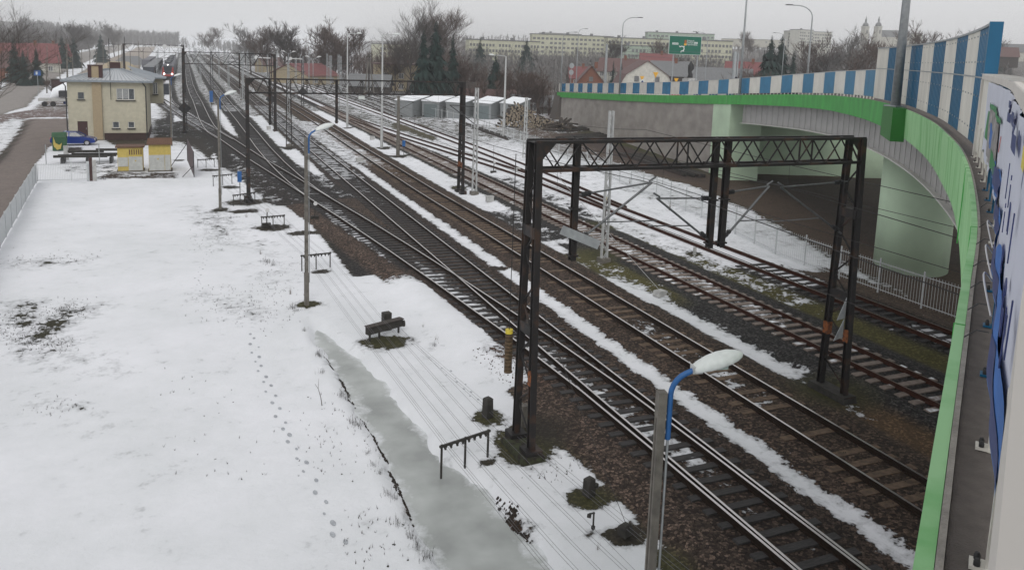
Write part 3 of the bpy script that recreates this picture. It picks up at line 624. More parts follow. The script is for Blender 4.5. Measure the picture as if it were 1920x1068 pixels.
tiesandstruts(g1, 10.1, 19.65, 1, 7.0, 5.6, 12.6, 7.3); tiesandstruts(g1, 14.78, 19.65, -1, 6.75, 5.45, 12.8, 6.82)
tiesandstruts(g1, 15.22, 19.65, 1, 6.9, 5.42, 16.9, 7.05); tiesandstruts(g1, 20.1, 19.65, -1, 7.1, 5.35, 17.35, 7.0)
m = MB(); m.beam((9.65, 19.5, 6.08), (10.75, 19.3, 5.62), .04, .26); m.build('stiffener_bar', M['galv'], g1)
m = MB(); m.add([(19.75, 19.0, 3.3), (19.35, 19.0, 2.55), (19.78, 19.0, 2.62)], [(0, 1, 2)]); m.add([(19.78, 19.0, 2.6), (19.3, 19.0, 1.75), (19.78, 19.0, 1.9)], [(0, 1, 2)]); 
m2 = MB()
for tri in (((19.95, 19.05, 3.35), (19.62, 19.05, 2.6), (19.95, 19.05, 2.65)), ((19.93, 19.05, 2.62), (19.55, 19.05, 1.9), (19.93, 19.05, 2.0))):
    m2.add([tri[0], tri[1], tri[2]]+[(p[0], p[1]+.02, p[2]) for p in tri], [(0, 1, 2), (5, 4, 3), (0, 3, 4, 1), (1, 4, 5, 2), (2, 5, 3, 0)])
m2.build('arrow_plate', M['galv'], g1)
# tension weights by the left leg
t = thing('tension_weight_stack', (8.28, 19.75, 2.0), 'hanging stack of round brown weights with a yellow top beside the near gantry leg', 'weight')
m = MB()
for i in range(11): m.tube([(8.28, 19.75, 1.98+i*.105), (8.28, 19.75, 2.055+i*.105)], .112, 14)
m.tube([(8.28, 19.75, 1.98), (8.28, 19.75, 3.12)], .075, 12); m.build('weight', mat('weight_brown', (.10, .065, .035), .9, 0, .5, 9), t)
m = MB(); m.tube([(8.28, 19.75, 3.13), (8.28, 19.75, 3.24)], .108, 14); m.build('top_weight', M['yellow_paint'], t)
m = MB(); m.tube([(8.28, 19.75, 3.24), (8.3, 19.75, 8.2)], .012, 5); m.build('pull_rod', M['wire'], t)
t = thing('concrete_footing', (8.8, 19.6, -.4), 'mossy concrete footing under the near gantry leg', 'footing')
m = MB(); m.box((8.72, 19.5, -.30), (.75, 1.55, .2), .05, taper=.9); m.build('footing', M['mound'], t)
t = thing('concrete_post', (9.35, 20.9, -.35), 'short grey concrete marker post right behind the near gantry leg', 'marker post'); m = MB(); m.box((9.35, 20.9, -.02), (.28, .22, .72), .2, taper=.9); m.build('post', M['concrete_old'], t)
t = thing('concrete_footing', (20.3, 19.6, -.4), 'black bolted footing under the right leg of the near gantry', 'footing')
m = MB(); m.box((20.3, 19.65, -.25), (.62, 1.75, .36), 0, taper=.9); m.build('footing', M['concrete_dark'], t)
gantry(59.5, 4.15, 20.3, 8.45, 1.0, ((5.7, 5.15), (10.45, 5.25)), 'second black steel gantry crossing the tracks in front of the garages', wl=.20, half=.5)
gantry(107, -.02, 10.9, 9.6, 1.45, ((6.6, 5.2),), 'third black gantry behind the signal box with a heavy lattice left leg', legs=(1, 1), wl=.26, half=.9)
gantry(188, -11.5, .1, 9.9, 1.6, (), 'distant gantry reaching left above the red train', wl=.4, half=1.1)

# ------------------------------------------------------------------ masts
def hgt(base, topy, zg=-.33):
    X, Y = G(*base, z=zg); lo, hi = zg, 40
    def py(z):
        d = np.array([X, Y, z-H]); return CYP-F*(d@_u)/(d@_f)
    for _ in range(40):
        m_ = (lo+hi)/2
        if py(m_) > topy: lo = m_
        else: hi = m_
    return X, Y, m_
def lattice_mast(base, topy, label, mt=None, w0=.34, w1=.2, foot=True, arm=None, grp='lattice masts beside the tracks'):
    X, Y, z1 = hgt(base, topy); t = thing('lattice_mast', (X, Y, -.34), label, 'mast', grp); m = MB(); mt = mt or M['galv_pale']; z0 = -.3
    for s_ in (-1, 1): m.beam((X+s_*w0/2, Y, z0), (X+s_*w1/2, Y, z1), .085, .16)
    n_ = int((z1-z0)/.55)
    for i in range(n_):
        u0, u1 = i/n_, (i+1)/n_; a, b_ = w0+(w1-w0)*u0, w0+(w1-w0)*u1; s_ = 1 if i % 2 else -1
        for dy in (-.06, .06): m.beam((X+s_*a/2, Y+dy, z0+(z1-z0)*u0), (X-s_*b_/2, Y+dy, z0+(z1-z0)*u1), .03, .03)
    m.build('mast', mt, t)
    if foot: f_ = MB(); f_.box((X, Y, -.22), (.6, .6, .34), taper=.95); f_.build('foot', M['concrete_old'], t)
    if arm:
        sg, zt = arm; a = MB(); a.tube([(X, Y, zt), (X+sg*2.2, Y, zt+.15)], .03, 5); a.tube([(X, Y, zt-1.4), (X+sg*2.2, Y, zt+.15)], .035, 5); a.build('cantilever', M['dark_steel'], t)
    return t
lattice_mast((1132, 492), 208, 'white lattice mast standing in front of the near end of the long wall', arm=(-1, 6.5))
lattice_mast((889, 365), 165, 'white lattice mast just right of the second gantry right leg', arm=(-1, 6.6))
lattice_mast((983, 302), 183, 'white lattice mast in front of the log pile', arm=None)
lattice_mast((542, 275), 150, 'thin dark lattice mast seen through the second gantry', mt=M['black_steel'], w0=.6, w1=.4, arm=(1, 6.2))
lattice_mast((398, 196), 96, 'grey lattice mast right of the third gantry heavy leg', mt=M['dark_steel'], w0=.5, w1=.3, arm=(-1, 6.5))
lattice_mast((453, 188), 104, 'grey lattice mast under the right end of the third gantry', mt=M['galv'], w0=.5, w1=.35)
rr = random.Random(3)
mastproto = None
mast_rows = [(4.4+rr.choice([0, 5.7, 10.9, 16.4, 22.6, 28.4, 32.2, 36.4]), rr.uniform(190, 620), rr.choice([8.5, 9, 9.5])) for _ in range(46)]+[(-5.5, 190, 9.5), (10.1, 150, 9), (10.1, 205, 9), (10.1, 262, 9), (10.1, 320, 9), (20.8, 165, 9), (20.8, 225, 9), (20.8, 290, 9), (20.8, 360, 9), (27, 150, 9), (27, 200, 9), (27, 258, 9), (27, 330, 9), (-1, 262, 9), (-1, 330, 9), (4.4, 230, 9), (4.4, 300, 9), (4.4, 390, 9), (10.1, 400, 9), (14.5, 480, 9), (20.8, 450, 9), (27, 420, 9), (32.8, 180, 9), (32.8, 250, 9), (32.8, 330, 9), (36.6, 220, 9), (36.6, 300, 9), (-7, 260, 9), (-7, 350, 9), (-1, 440, 9), (-7, 470, 9), (32.8, 430, 9), (15.3, 130, 8.2), (15.3, 240, 8.2), (15.3, 340, 8.5)]
for i, (x, y, h_) in enumerate(mast_rows):
    if mastproto is None:
        mastproto = thing('catenary_mast', (0, 0, 0), 'x', 'mast'); m = MB()
        for s_ in (-1, 1): m.beam((s_*.17, 0, 0), (s_*.11, 0, 9), .09, .16)
        for k in range(12): m.beam(((.16 if k % 2 else -.16), 0, k*.75), ((-.15 if k % 2 else .15), 0, k*.75+.75), .04)
        m.build('mast', M['galv'], mastproto); m = MB(); m.tube([(0, 0, 7.4), (2.6, 0, 7.5)], .035, 5); m.tube([(0, 0, 6), (2.6, 0, 7.5)], .045, 5); m.tube([(1.2, 0, 6.6), (3, 0, 6.3)], .03, 5); m.build('cantilever', M['dark_steel'], mastproto)
        o = mastproto
    else: o = copytree(mastproto)
    o.location = (x+rr.uniform(-.3, .3), y, -.3); o.scale = (1 if rr.random() < .6 else -1, 1, h_/9*rr.uniform(.92, 1.08)); tag(o, 'grey overhead line mast far down the station yard', 'mast', 'overhead line masts far down the yard')

# ------------------------------------------------------------------ yard lamps on concrete poles
def head(m, p, d, L_=.62, up=.3, k=1):
    """luminaire shell: p = neck, d = unit plan direction"""
    prof = [(0, .075, .06), (.03, .10, .09), (.12, .13, .115), (.3, .165, .15), (.5, .18, .16), (.7, .17, .14), (.85, .135, .10), (.95, .08, .06), (1, .012, .01)]; n_ = 14; vs = []; dx, dy = d; fs = []
    for u, ww, hh in prof:
        c = Vector((p[0]+dx*u*L_, p[1]+dy*u*L_, p[2]+up*u*L_))
        for q in range(n_):
            a = 2*PI*q/n_; s_, z = math.cos(a), math.sin(a); z = z*(1 if z > 0 else .55)
            vs.append((c.x-dy*ww*s_*k, c.y+dx*ww*s_*k, c.z+hh*z*k))
    for i in range(len(prof)-1):
        for q in range(n_): fs.append((i*n_+q, i*n_+(q+1) % n_, (i+1)*n_+(q+1) % n_, (i+1)*n_+q))
    m.add(vs, fs+[tuple(range(n_)), tuple((len(prof)-1)*n_+q for q in range(n_-1, -1, -1))])
def yard_lamp(X, Y, z1, label, az, L_=.75, k=1.0, zg=-.35, slots=True):
    t = thing('yard_lamp', (X, Y, zg), label, 'lamp post', 'yard lamps on concrete posts'); m = MB(); d = (math.sin(az), math.cos(az)); rx = (math.cos(az), -math.sin(az))
    H_ = z1-zg
    for s_ in (-1, 1): m.beam((X+rx[0]*.072*s_, Y+rx[1]*.072*s_, zg), (X+rx[0]*.040*s_, Y+rx[1]*.040*s_, z1), .047, .11, up=(d[0], d[1], 0))
    m.box((X, Y, (zg+z1)/2), (.07, .07, H_-.1), -az) if slots == 0 else [m.box((X, Y, zg+.3+i*.55), (.13, .10, .12), -az) for i in range(int(H_/.55))]
    m.box((X, Y, z1-.18), (.127, .12, .36), -az); m.box((X, Y, zg+.7), (.2, .15, 1.5), -az)
    m.build('post', M['concrete_old'], t); a = MB()
    X2, Y2 = X+d[0]*.12+rx[0]*.02, Y+d[1]*.12+rx[1]*.02
    pts = [(X2, Y2, z1-.68), (X2, Y2, z1-.05)]
    for q in range(1, 6): th = q/5*R(68); pts.append((X2+d[0]*.32*(1-math.cos(th)), Y2+d[1]*.32*(1-math.cos(th)), z1-.05+.32*math.sin(th)))
    e = pts[-1]; pts.append((e[0]+d[0]*.12, e[1]+d[1]*.12, e[2]+.05)); a.tube(pts, .038, 10); a.build('bracket', M['blue_paint'], t)
    c = MB(); c.tube([(X2, Y2, zg+1.0), (X2, Y2, z1-.68)], .018, 6); c.build('conduit', M['galv'], t)
    e = pts[-1]; hd = MB(); head(hd, (e[0]-d[0]*.02, e[1]-d[1]*.02, e[2]), d, L_, .28, k); ho = hd.build('lamp_head', M['lamp_shell'], t, smooth=True)
    g = MB(); c0 = Vector((e[0]+d[0]*L_*.45, e[1]+d[1]*L_*.45, e[2]+.28*.45*L_-.05*k)); g.box(c0, (.20*k, L_*.36, .05), -az); g.build('glass', M['lamp_glass'], ho)
    j = MB(); c0 = Vector((e[0]+d[0]*L_*.04, e[1]+d[1]*L_*.04, e[2]+.01)); j.box(c0, (.13*k, .14, .10), -az); j.build('neck', M['galv_pale'], ho)
    return t
D0 = 10.4; r_ = ray(1241, 733); tt = D0/math.hypot(r_[0], r_[1]); z_top = H+r_[2]*tt
yard_lamp(r_[0]*tt, r_[1]*tt, z_top, 'foreground lamp post of grey concrete with blue bracket and large white head', R(102), .70, .88, slots=0)
X, Y, z1 = hgt((575, 570), 258); yard_lamp(X, Y, z1, 'concrete lamp post with a blue bracket between the snow field and the wires', R(75), .85)
X, Y, z1 = hgt((413, 392), 186); yard_lamp(X, Y, z1, 'concrete lamp post with faded blue bracket left of the second gantry leg', R(80), .8)
X, Y, z1 = hgt((322, 273), 148); yard_lamp(X, Y, z1, 'concrete lamp post between the signal box and the third gantry', R(80), .8)

# ------------------------------------------------------------------ road bridge
_cp = np.array([(-6.0, -4.44), (-2.0, -1.44), (2.015, 1.57), (5.0, 3.78), (7.9, 5.95), (12.4, 9.6), (16.4, 13.1), (21.8, 18.3), (27.4, 24.5), (32.8, 31.4), (37.8, 39), (42.2, 47.5), (45.8, 56.7), (48.6, 66.5), (50.8, 77), (54.7, 97), (58.3, 116), (60.6, 128)])
_pp = []
for i in range(len(_cp)-1):
    p0 = _cp[i-1] if i else 2*_cp[0]-_cp[1]; p1, p2 = _cp[i], _cp[i+1]; p3 = _cp[i+2] if i+2 < len(_cp) else 2*_cp[-1]-_cp[-2]
    for j in range(24):
        t_ = j/24; _pp.append(.5*((2*p1)+(-p0+p2)*t_+(2*p0-5*p1+4*p2-p3)*t_*t_+(-p0+3*p1-3*p2+p3)*t_**3))
_pp = np.array(_pp+[_cp[-1]]); _ss = np.concatenate([[0], np.cumsum(np.hypot(*np.diff(_pp, axis=0).T))]); _ss -= np.interp(2.0, _pp[:, 0], _ss)
def BP(s, off=0, dz=0):
    x, y = np.interp(s, _ss, _pp[:, 0]), np.interp(s, _ss, _pp[:, 1]); x1, y1 = np.interp(s+.5, _ss, _pp[:, 0]), np.interp(s+.5, _ss, _pp[:, 1]); x0, y0 = np.interp(s-.5, _ss, _pp[:, 0]), np.interp(s-.5, _ss, _pp[:, 1])
    d = math.hypot(x1-x0, y1-y0); dx, dy = (x1-x0)/d, (y1-y0)/d
    z = np.interp(s, [-10, 0, 12, 20, 34, 43, 52, 62, 72, 82, 92, 106, 126, 140, 150], [9.40, 9.38, 9.34, 9.26, 9.24, 9.15, 8.92, 8.49, 7.92, 7.31, 6.72, 6.0, 5.05, 4.42, 4.0])
    return (x+dy*off, y-dx*off, z+dz)
def bang(s): a, b_ = BP(s-.5), BP(s+.5); return math.atan2(b_[1]-a[1], b_[0]-a[0])
Hf = lambda s: float(np.interp(s, [0, 20, 43, 55, 75, 150], [1.25, 1.22, 1.05, .92, .86, .86]))
def loft(s0, s1, ds, prof, closed=True, mb=None, mi=0, caps=True):
    mb = mb or MB(); n_ = max(1, int(round((s1-s0)/ds))); vs = []; pr0 = prof(s0) if callable(prof) else prof; m_ = len(pr0); fs = []
    for i in range(n_+1):
        s = s0+(s1-s0)*i/n_
        for o_, z in (prof(s) if callable(prof) else prof): vs.append(BP(s, o_, z))
    for i in range(n_):
        for k in range(m_ if closed else m_-1): fs.append((i*m_+k, i*m_+(k+1) % m_, (i+1)*m_+(k+1) % m_, (i+1)*m_+k))
    if closed and caps: fs += [tuple(range(m_-1, -1, -1)), tuple(n_*m_+k for k in range(m_))]
    return mb.add(vs, fs, mi)
S0, SE, SA = -7, 142, 76.2
br = thing('road_bridge', BP(SA)[:2]+(0,), 'curved road bridge over the tracks with green edge beam and grey steel girder', 'bridge')
loft(S0, SE, 1.2, [(.084, -.015), (12.2, -.015), (12.2, -.45), (.084, -.45)]).build('deck', M['deck'], br)
fb = loft(S0, 33.2, .8, lambda s: [(0, 0), (.056, 0), (.056, -.3), (.28, -.3), (.28, -Hf(s)), (.03, -Hf(s))])
fo = fb.build('edge_beam', M['green_pale'], br)
loft(33.2, SE, 1.2, lambda s: [(0, 0), (.08, 0), (.08, -.3), (.28, -.3), (.28, -Hf(s)), (.0, -Hf(s))]).build('edge_beam', M['green_dark'], br)
loft(S0, SE, 1.2, [(.058, .004), (.082, .004), (.082, -.1), (.058, -.1)]).build('kerb_joint', M['kerb_grey'], br)
# lamp bracket box on the edge beam
a_ = bang(33.4); c = BP(33.6, -.22, -.62); bx = MB(); bx.box(c, (3.1, .5, 1.3), a_); bx.build('lamp_bracket', mat('green_fresh', (.02, .17, .02), .5, 0, .1, 3), br)
# joints in the edge beam
for s in (6.5, 2.9, 12, 77.2): j = MB(); loft(s, s+.012, .012, lambda q: [(-.006, .004), (.06, .004), (.06, -.02), (.01, -.02), (.01, -Hf(q)), (-.006, -Hf(q))], mb=j); j.build('joint', M['green_dark'] if s < 50 else M['girder_edge'], br)
g_ = MB(); loft(8, SA-.6, 1.25, lambda s: [(1.05, -.4), (1.12, -.4), (1.12, -Hf(s)-1.68), (1.05, -Hf(s)-1.68)], mb=g_)
s = 8.6
while s < SA-1:
    p0, p1 = BP(s, .98, -.45), BP(s, .98, -Hf(s)-1.66); g_.box(((p0[0]+p1[0])/2, (p0[1]+p1[1])/2, (p0[2]+p1[2])/2), (.02, .035, p0[2]-p1[2]), bang(s)); s += 1.25
gr = g_.build('girder', M['girder'], br)
loft(8, SA-.6, 1.25, lambda s: [(.82, -Hf(s)-1.68), (1.4, -Hf(s)-1.68), (1.4, -Hf(s)-1.74), (.82, -Hf(s)-1.74)]).build('flange', M['girder_edge'], gr)
loft(8, SA-.6, 2.5, lambda s: [(10.9, -.4), (11.0, -.4), (11.0, -Hf(s)-1.7), (10.9, -Hf(s)-1.7)]).build('girder', M['girder'], br)
loft(8, SA-.6, 2.5, lambda s: [(5.9, -.4), (6.0, -.4), (6.0, -Hf(s)-1.7), (5.9, -Hf(s)-1.7)]).build('girder', M['girder'], br)
# pier
m = MB(); pc = (38.0, 32.0); n_ = 48; el = []
va = math.atan2(31.9, 38.2)+R(8)
for k in range(n_):
    t_ = 2*PI*k/n_; a, b_ = 2.4*math.cos(t_), 1.92*math.sin(t_); el.append((pc[0]+a*math.cos(va)-b_*math.sin(va), pc[1]+a*math.sin(va)+b_*math.cos(va)))
m.prism(el, -.6, 6.25); po = m.build('pier', M['green_conc'], br)
for p in po.data.polygons: p.use_smooth = len(p.vertices) == 4
# abutment
P0 = Vector(G(1337, 318, -.1)); P2 = Vector(G(1640, 330, -.1)); a = (P2-P0).normalized(); bk = Vector((-a.y, a.x)); bk = bk if bk.y > 0 else -bk
q = lambda u, v: tuple(P0+a*u+bk*v)
loft(76.2, 80.5, 1.1, lambda s: [(.07, -Hf(s)+.02), (3.2, -Hf(s)+.02), (3.2, -BP(s)[2]-.6), (.07, -BP(s)[2]-.6)]).build('abutment_column', M['green_conc'], br)
m = MB(); m.prism([q(2.3, .25), q(20, .25), q(20, 5), q(2.3, 5)], -.5, 4.95); m.prism([q(2.3, 1.9), q(20, 1.9), q(20, 4.9), q(2.3, 4.9)], 4.95, 6.9); m.build('abutment', M['green_conc'], br)
m = MB(); m.box(tuple(P0+a*6.4+bk*1.1)+(5.15,), (.9, .9, .4), math.atan2(a.y, a.x)); m.build('bearing', M['dark_steel'], br)
rw = thing('retaining_wall', BP(110)[:2]+(0,), 'long rough grey-brown concrete wall under the green edge beam', 'wall')
loft(80.5, SE-2.5, 1.5, lambda s: [(.16, -Hf(s)+.02), (.6, -Hf(s)+.02), (.6, -BP(s)[2]-.6), (.10, -BP(s)[2]-.6)]).build('wall', M['wall_conc'], rw)
ap = MB(); loft(SE-2, 210, 4, [(0.1, -.02), (12.2, -.02), (13, -5), (-.8, -5)], mb=ap)
ap.build('approach', M['deck'], br)

# noise barrier: tall striped part, low part with the banner, clear panels further away
nb = thing('noise_barrier', BP(28, .3)[:2]+(BP(28)[2],), 'tall blue and cream striped noise barrier on the curved bridge edge', 'noise barrier')
def panel(parent, s0, s1, z0f, z1f, mt, off=.27, rib=True, th=.05, ds=.17):
    m_ = MB(); n_ = max(2, int(round((s1-s0)/ds)))*2; vs = []; fs = []
    for i in range(n_+1):
        s = s0+(s1-s0)*i/n_; o_ = off+(0 if not rib else (.0, .035)[(i//2) % 2] if i % 2 == 0 else (.0, .035)[((i+1)//2) % 2])
        z0, z1 = z0f(s), z1f(s); b0 = BP(s, o_); b1 = BP(s, off+th)
        vs += [(b0[0], b0[1], z0), (b0[0], b0[1], z1), (b1[0], b1[1], z1), (b1[0], b1[1], z0)]
    for i in range(n_):
        for k in range(4): fs.append((i*4+k, i*4+(k+1) % 4, i*4+4+(k+1) % 4, i*4+4+k))
    fs += [(3, 2, 1, 0), tuple(n_*4+k for k in range(4))]
    return m_.add(vs, fs).build('panel', mt, parent)
base_ = lambda s: BP(s)[2]+.09
s = 14.8; k = 1; TOP = 11.72
while s < 42.2:
    e = min(s+2.78, 42.6); panel(nb, s+.02, e-.02, base_, lambda s: TOP+.0*(s), M['blue_panel' if k % 2 else 'white_panel']); s = e; k += 1
m = MB(); loft(14.8, 42.6, .6, lambda s: [(.24, TOP-BP(s)[2]), (.36, TOP-BP(s)[2]), (.36, TOP+.05-BP(s)[2]), (.24, TOP+.05-BP(s)[2])], mb=m); m.build('top_rail', M['galv'], nb)
m = MB(); loft(14.8, 42.6, .6, lambda s: [(.262, 10.75-BP(s)[2]), (.27, 10.75-BP(s)[2]), (.27, 10.72-BP(s)[2]), (.262, 10.72-BP(s)[2])], mb=m); m.build('seam', M['galv'], nb)
p = BP(14.7, .33); m = MB(); m.box((p[0], p[1], (p[2]+TOP+.05)/2), (.16, .22, TOP+.05-p[2]), bang(14.7)); m.build('end_post', M['blue_panel'], nb)
# rivets
m = MB()
for s in np.arange(15.1, 36, .695):
    for z in (9.65, 10.35, 11.05, 11.6): c = BP(s, .262); m.box((c[0], c[1], z), (.035, .02, .035), bang(s))
m.build('rivet', M['galv'], nb, kind='stuff')
lb = thing('bridge_parapet', BP(6, .3)[:2]+(BP(6)[2],), 'low cream and blue parapet with a printed banner and wide capping beside the camera', 'parapet')
CAPZ = 10.72
EDG = [-6.2, -1.1, 1.7, 4.5, 7.3, 10.1, 14.5]
for k in range(6):
    s, e = EDG[k], EDG[k+1]; panel(lb, s, e, lambda s: BP(s)[2]+.10, lambda s: CAPZ, M['white_panel' if k % 2 or k == 5 else 'blue_panel'], off=.212, ds=.12)
co = lambda s: float(np.interp(s, [-3, -2.2, -1.66, -.9, 0, 14], [.034, .067, .097, .141, .183, .189]))
loft(-6, 14.5, .3, lambda s: [(co(s)+u_, CAPZ+v_-BP(s)[2]) for u_, v_ in ((0, .005), (0, .088), (.006, .096), (.028, .096), (.032, .086), (.075, .086), (.079, .099), (.10, .099), (.104, .089), (.17, .089), (.174, .10), (.19, .10), (.194, .09), (.30, .09), (.30, .005))]).build('cap', M['white_cap'], lb, smooth=False)
m = MB()
for s in np.arange(5.4, 14.3, .42):
    for o_ in np.arange(.15, .5, .02)[:1]: pass
    a_, b_ = BP(s, .15), BP(s, .5); m.beam((a_[0], a_[1], CAPZ+.103), (b_[0], b_[1], CAPZ+.103), .012, .006)
m.build('cap_joint', M['concrete_pale'], lb, kind='stuff')
p = BP(14.35, .25); m = MB(); m.box((p[0], p[1], (p[2]+CAPZ)/2), (.30, .14, CAPZ-p[2]), bang(14.35)); m.build('post', M['white_cap'], lb)
k = 0
for s in np.arange(-.71, 14.2, .93):
    blue = (1.7 < s < 4.5) or (7.3 < s < 10.1) or s < -1.1; mt = M['blue_panel'] if blue else M['white_panel']; ang = bang(s); x, y, z = BP(s, .178)
    m = MB(); m.box((x, y, z-.005), (.06, .058, .012), ang); a_ = BP(s, .203); m.box((a_[0], a_[1], z+.28), (.05, .02, .6), ang); f_ = m.build('foot_plate', mt, lb)
    for d_ in (-.019, .019):
        b_ = BP(s+d_, .170); m = MB(); m.tube([(b_[0], b_[1], z+.002), (b_[0], b_[1], z+.016), (b_[0], b_[1], z+.026)], [.010, .010, .006], 10); m.build('bolt_cap', M['dark_steel'], f_, smooth=False)
# far parapet with clear panels
fp = thing('bridge_parapet', BP(90, .3)[:2]+(BP(90)[2],), 'long low parapet of alternating blue and cream panels above the long wall', 'parapet')
s = 42.65; k = 0
while s < SE:
    e = min(s+2.5, SE); clear = s > 78
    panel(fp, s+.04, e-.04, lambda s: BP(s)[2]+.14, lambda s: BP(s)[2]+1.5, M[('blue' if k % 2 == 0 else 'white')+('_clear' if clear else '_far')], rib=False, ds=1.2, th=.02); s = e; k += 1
m = MB(); loft(42.65, SE, 2, [(.25, 1.5), (.31, 1.5), (.31, 1.54), (.25, 1.54)], mb=m); m.build('top_rail', M['galv_pale'], fp)
m = MB()
for s in np.arange(42.7, SE, .83): x, y, z = BP(s, .30); m.box((x, y, z+.75), (.04, .05, 1.5), bang(s))
m.build('post', M['white_panel'], fp, kind='stuff')
op = thing('bridge_parapet', BP(120, 12)[:2]+(BP(120)[2],), 'far side blue and cream parapet seen across the road beyond the long wall', 'parapet')
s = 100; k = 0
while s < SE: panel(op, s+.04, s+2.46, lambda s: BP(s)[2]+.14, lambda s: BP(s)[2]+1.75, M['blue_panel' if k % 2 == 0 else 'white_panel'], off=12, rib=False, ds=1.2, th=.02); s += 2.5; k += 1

# banner tied to the low parapet
def BSZ(px, py, off=.24):
    d = ray(px, py); best = (9e9, 0, 0)
    for s in np.arange(.2, 14, .02):
        x, y, _ = BP(s, off); e = abs(x*d[1]-y*d[0])/math.hypot(d[0], d[1])
        if e < best[0] and (x*d[0]+y*d[1]) > 0: best = (e, s, H+d[2]*math.hypot(x, y)/math.hypot(d[0], d[1]))
    return best[1], best[2]
bn = thing('banner', BP(6, .2)[:2]+(9.6,), 'white printed banner with blue waves and navy lettering tied to the parapet', 'banner')
ss_ = np.arange(-.1, 12.3, .1); vs = []; fs = []
for i, s in enumerate(ss_):
    for j, z in enumerate(np.linspace(9.62+.05*math.sin(s*2.3)+.04*math.sin(s*5.1), CAPZ-.012, 9)):
        wv = .010*math.sin(s*3.1+z*4)+.006*math.sin(s*9); x, y, _ = BP(s, .19+wv); vs.append((x, y, z))
fs = [(i*9+j, i*9+j+1, i*9+10+j, i*9+9+j) for i in range(len(ss_)-1) for j in range(8)]
MB().add(vs, fs).build('cloth', M['vinyl'], bn, smooth=True)
def patch(szs, mt, name='print', off=.174, rows=10, zwave=None):
    """flat print on the banner; szs = list of (s, zlow, zhigh)"""
    m_ = MB(); S_ = [v[0] for v in szs]; n_ = max(2, int((S_[-1]-S_[0])/.08)); vs = []; 
    for i in range(n_+1):
        s = S_[0]+(S_[-1]-S_[0])*i/n_; a_, b_ = np.interp(s, S_, [v[1] for v in szs]), np.interp(s, S_, [v[2] for v in szs])
        for j in range(5): z = a_+(b_-a_)*j/4; wv = .010*math.sin(s*3.1+z*4)+.006*math.sin(s*9); x, y, _ = BP(s, off+wv); vs.append((x, y, z))
    return m_.add(vs, [(i*5+j, i*5+j+1, i*5+6+j, i*5+5+j) for i in range(n_) for j in range(4)]).build(name, mt, bn)
patch([(-.05, 9.66, 9.86), (.4, 9.66, 9.98), (1.1, 9.66, 10.06), (1.7, 9.66, 9.9), (2.4, 9.66, 10.0), (3.1, 9.66, 9.78), (4.0, 9.66, 9.95), (5.0, 9.66, 9.80), (6.2, 9.66, 10.0), (7.3, 9.66, 9.84), (8.4, 9.68, 9.92)], M['ink_blue'], 'blue_wave')
patch([(0, 9.68, 9.72), (.8, 9.68, 9.9), (1.5, 9.68, 9.80), (3.6, 9.68, 9.86), (5.6, 9.68, 9.90), (6.8, 9.7, 9.95), (8.2, 9.7, 9.8)], M['navy'], 'navy_wave', off=.171)
patch([(8.0, 9.72, 10.3), (9.4, 9.72, 10.4), (10.6, 9.72, 10.38)], M['ink_grey'], 'photo_print')
patch([(7.6, 10.3, 10.36), (9.2, 10.36, 10.44), (10.8, 10.38, 10.44)], M['ink_green'], 'green_stripe', off=.171)
patch([(10.6, 9.9, 10.32), (11.3, 9.95, 10.3)], M['ink_green'], 'green_print'); patch([(9.2, 9.9, 10.1), (10.1, 9.9, 10.2)], M['ink_blue'], 'blue_print', off=.171)
patch([(7.9, 9.72, 9.85), (8.8, 9.72, 9.95)], M['ink_green'], 'green_print', off=.171); patch([(7.1, 10.05, 10.22), (7.35, 10.05, 10.22)], M['ink_red'], 'red_print')
for i in range(9): s = 5.6-i*.5; z = 10.66-.012*(i % 4); patch([(s-.42, z-.09+(.0 if i % 3 else .03), z), (s, z-.06, z)], M['navy'], 'step_print', off=.169)
patch([(.80, 10.46, 10.62), (.95, 10.5, 10.64)], M['navy'], 'emblem', off=.171); patch([(.95, 10.54, 10.66), (1.08, 10.55, 10.63)], M['ink_yellow'], 'emblem', off=.171)
def textmesh(body, size, ext=.002):
    cu = bpy.data.curves.new('lettering', 'FONT'); cu.body = body; cu.size = size; cu.extrude = ext; cu.align_x = 'CENTER'; cu.align_y = 'CENTER'
    o = bpy.data.objects.new('lettering', cu); COL.objects.link(o); bpy.context.view_layer.update()
    me_ = bpy.data.meshes.new_from_object(o.evaluated_get(bpy.context.evaluated_depsgraph_get())); bpy.data.objects.remove(o); return me_
def putmesh(me_, name, mt, basis, loc, parent):
    """basis: 3 columns (x, y, normal) in world axes"""
    Mx = Matrix(((basis[0][0], basis[1][0], basis[2][0], loc[0]), (basis[0][1], basis[1][1], basis[2][1], loc[1]), (basis[0][2], basis[1][2], basis[2][2], loc[2]), (0, 0, 0, 1)))
    me_.transform(Mx); me_.transform(Matrix.Translation(-Vector(parent.location))); me_.materials.clear(); me_.materials.append(mt)
    o = bpy.data.objects.new(name, me_); COL.objects.link(o); o.parent = parent; return o
for s, z, ch, sz in ((2.1, 10.36, '1', .26), (1.85, 10.22, 'i', .22), (1.45, 10.40, 'i', .22), (1.12, 10.36, 'n', .26), (1.3, 10.16, 'e', .26), (.62, 10.34, '/', .26), (.55, 10.12, 'G', .28), (.22, 10.16, 'y', .28), (-.02, 10.2, '/', .26)):
    th = bang(s); x, y, _ = BP(s, .163); putmesh(textmesh(ch, sz), 'lettering', M['navy'], ((-math.cos(th), -math.sin(th), 0), (0, 0, 1), (-math.sin(th), math.cos(th), 0)), (x, y, z), bn)
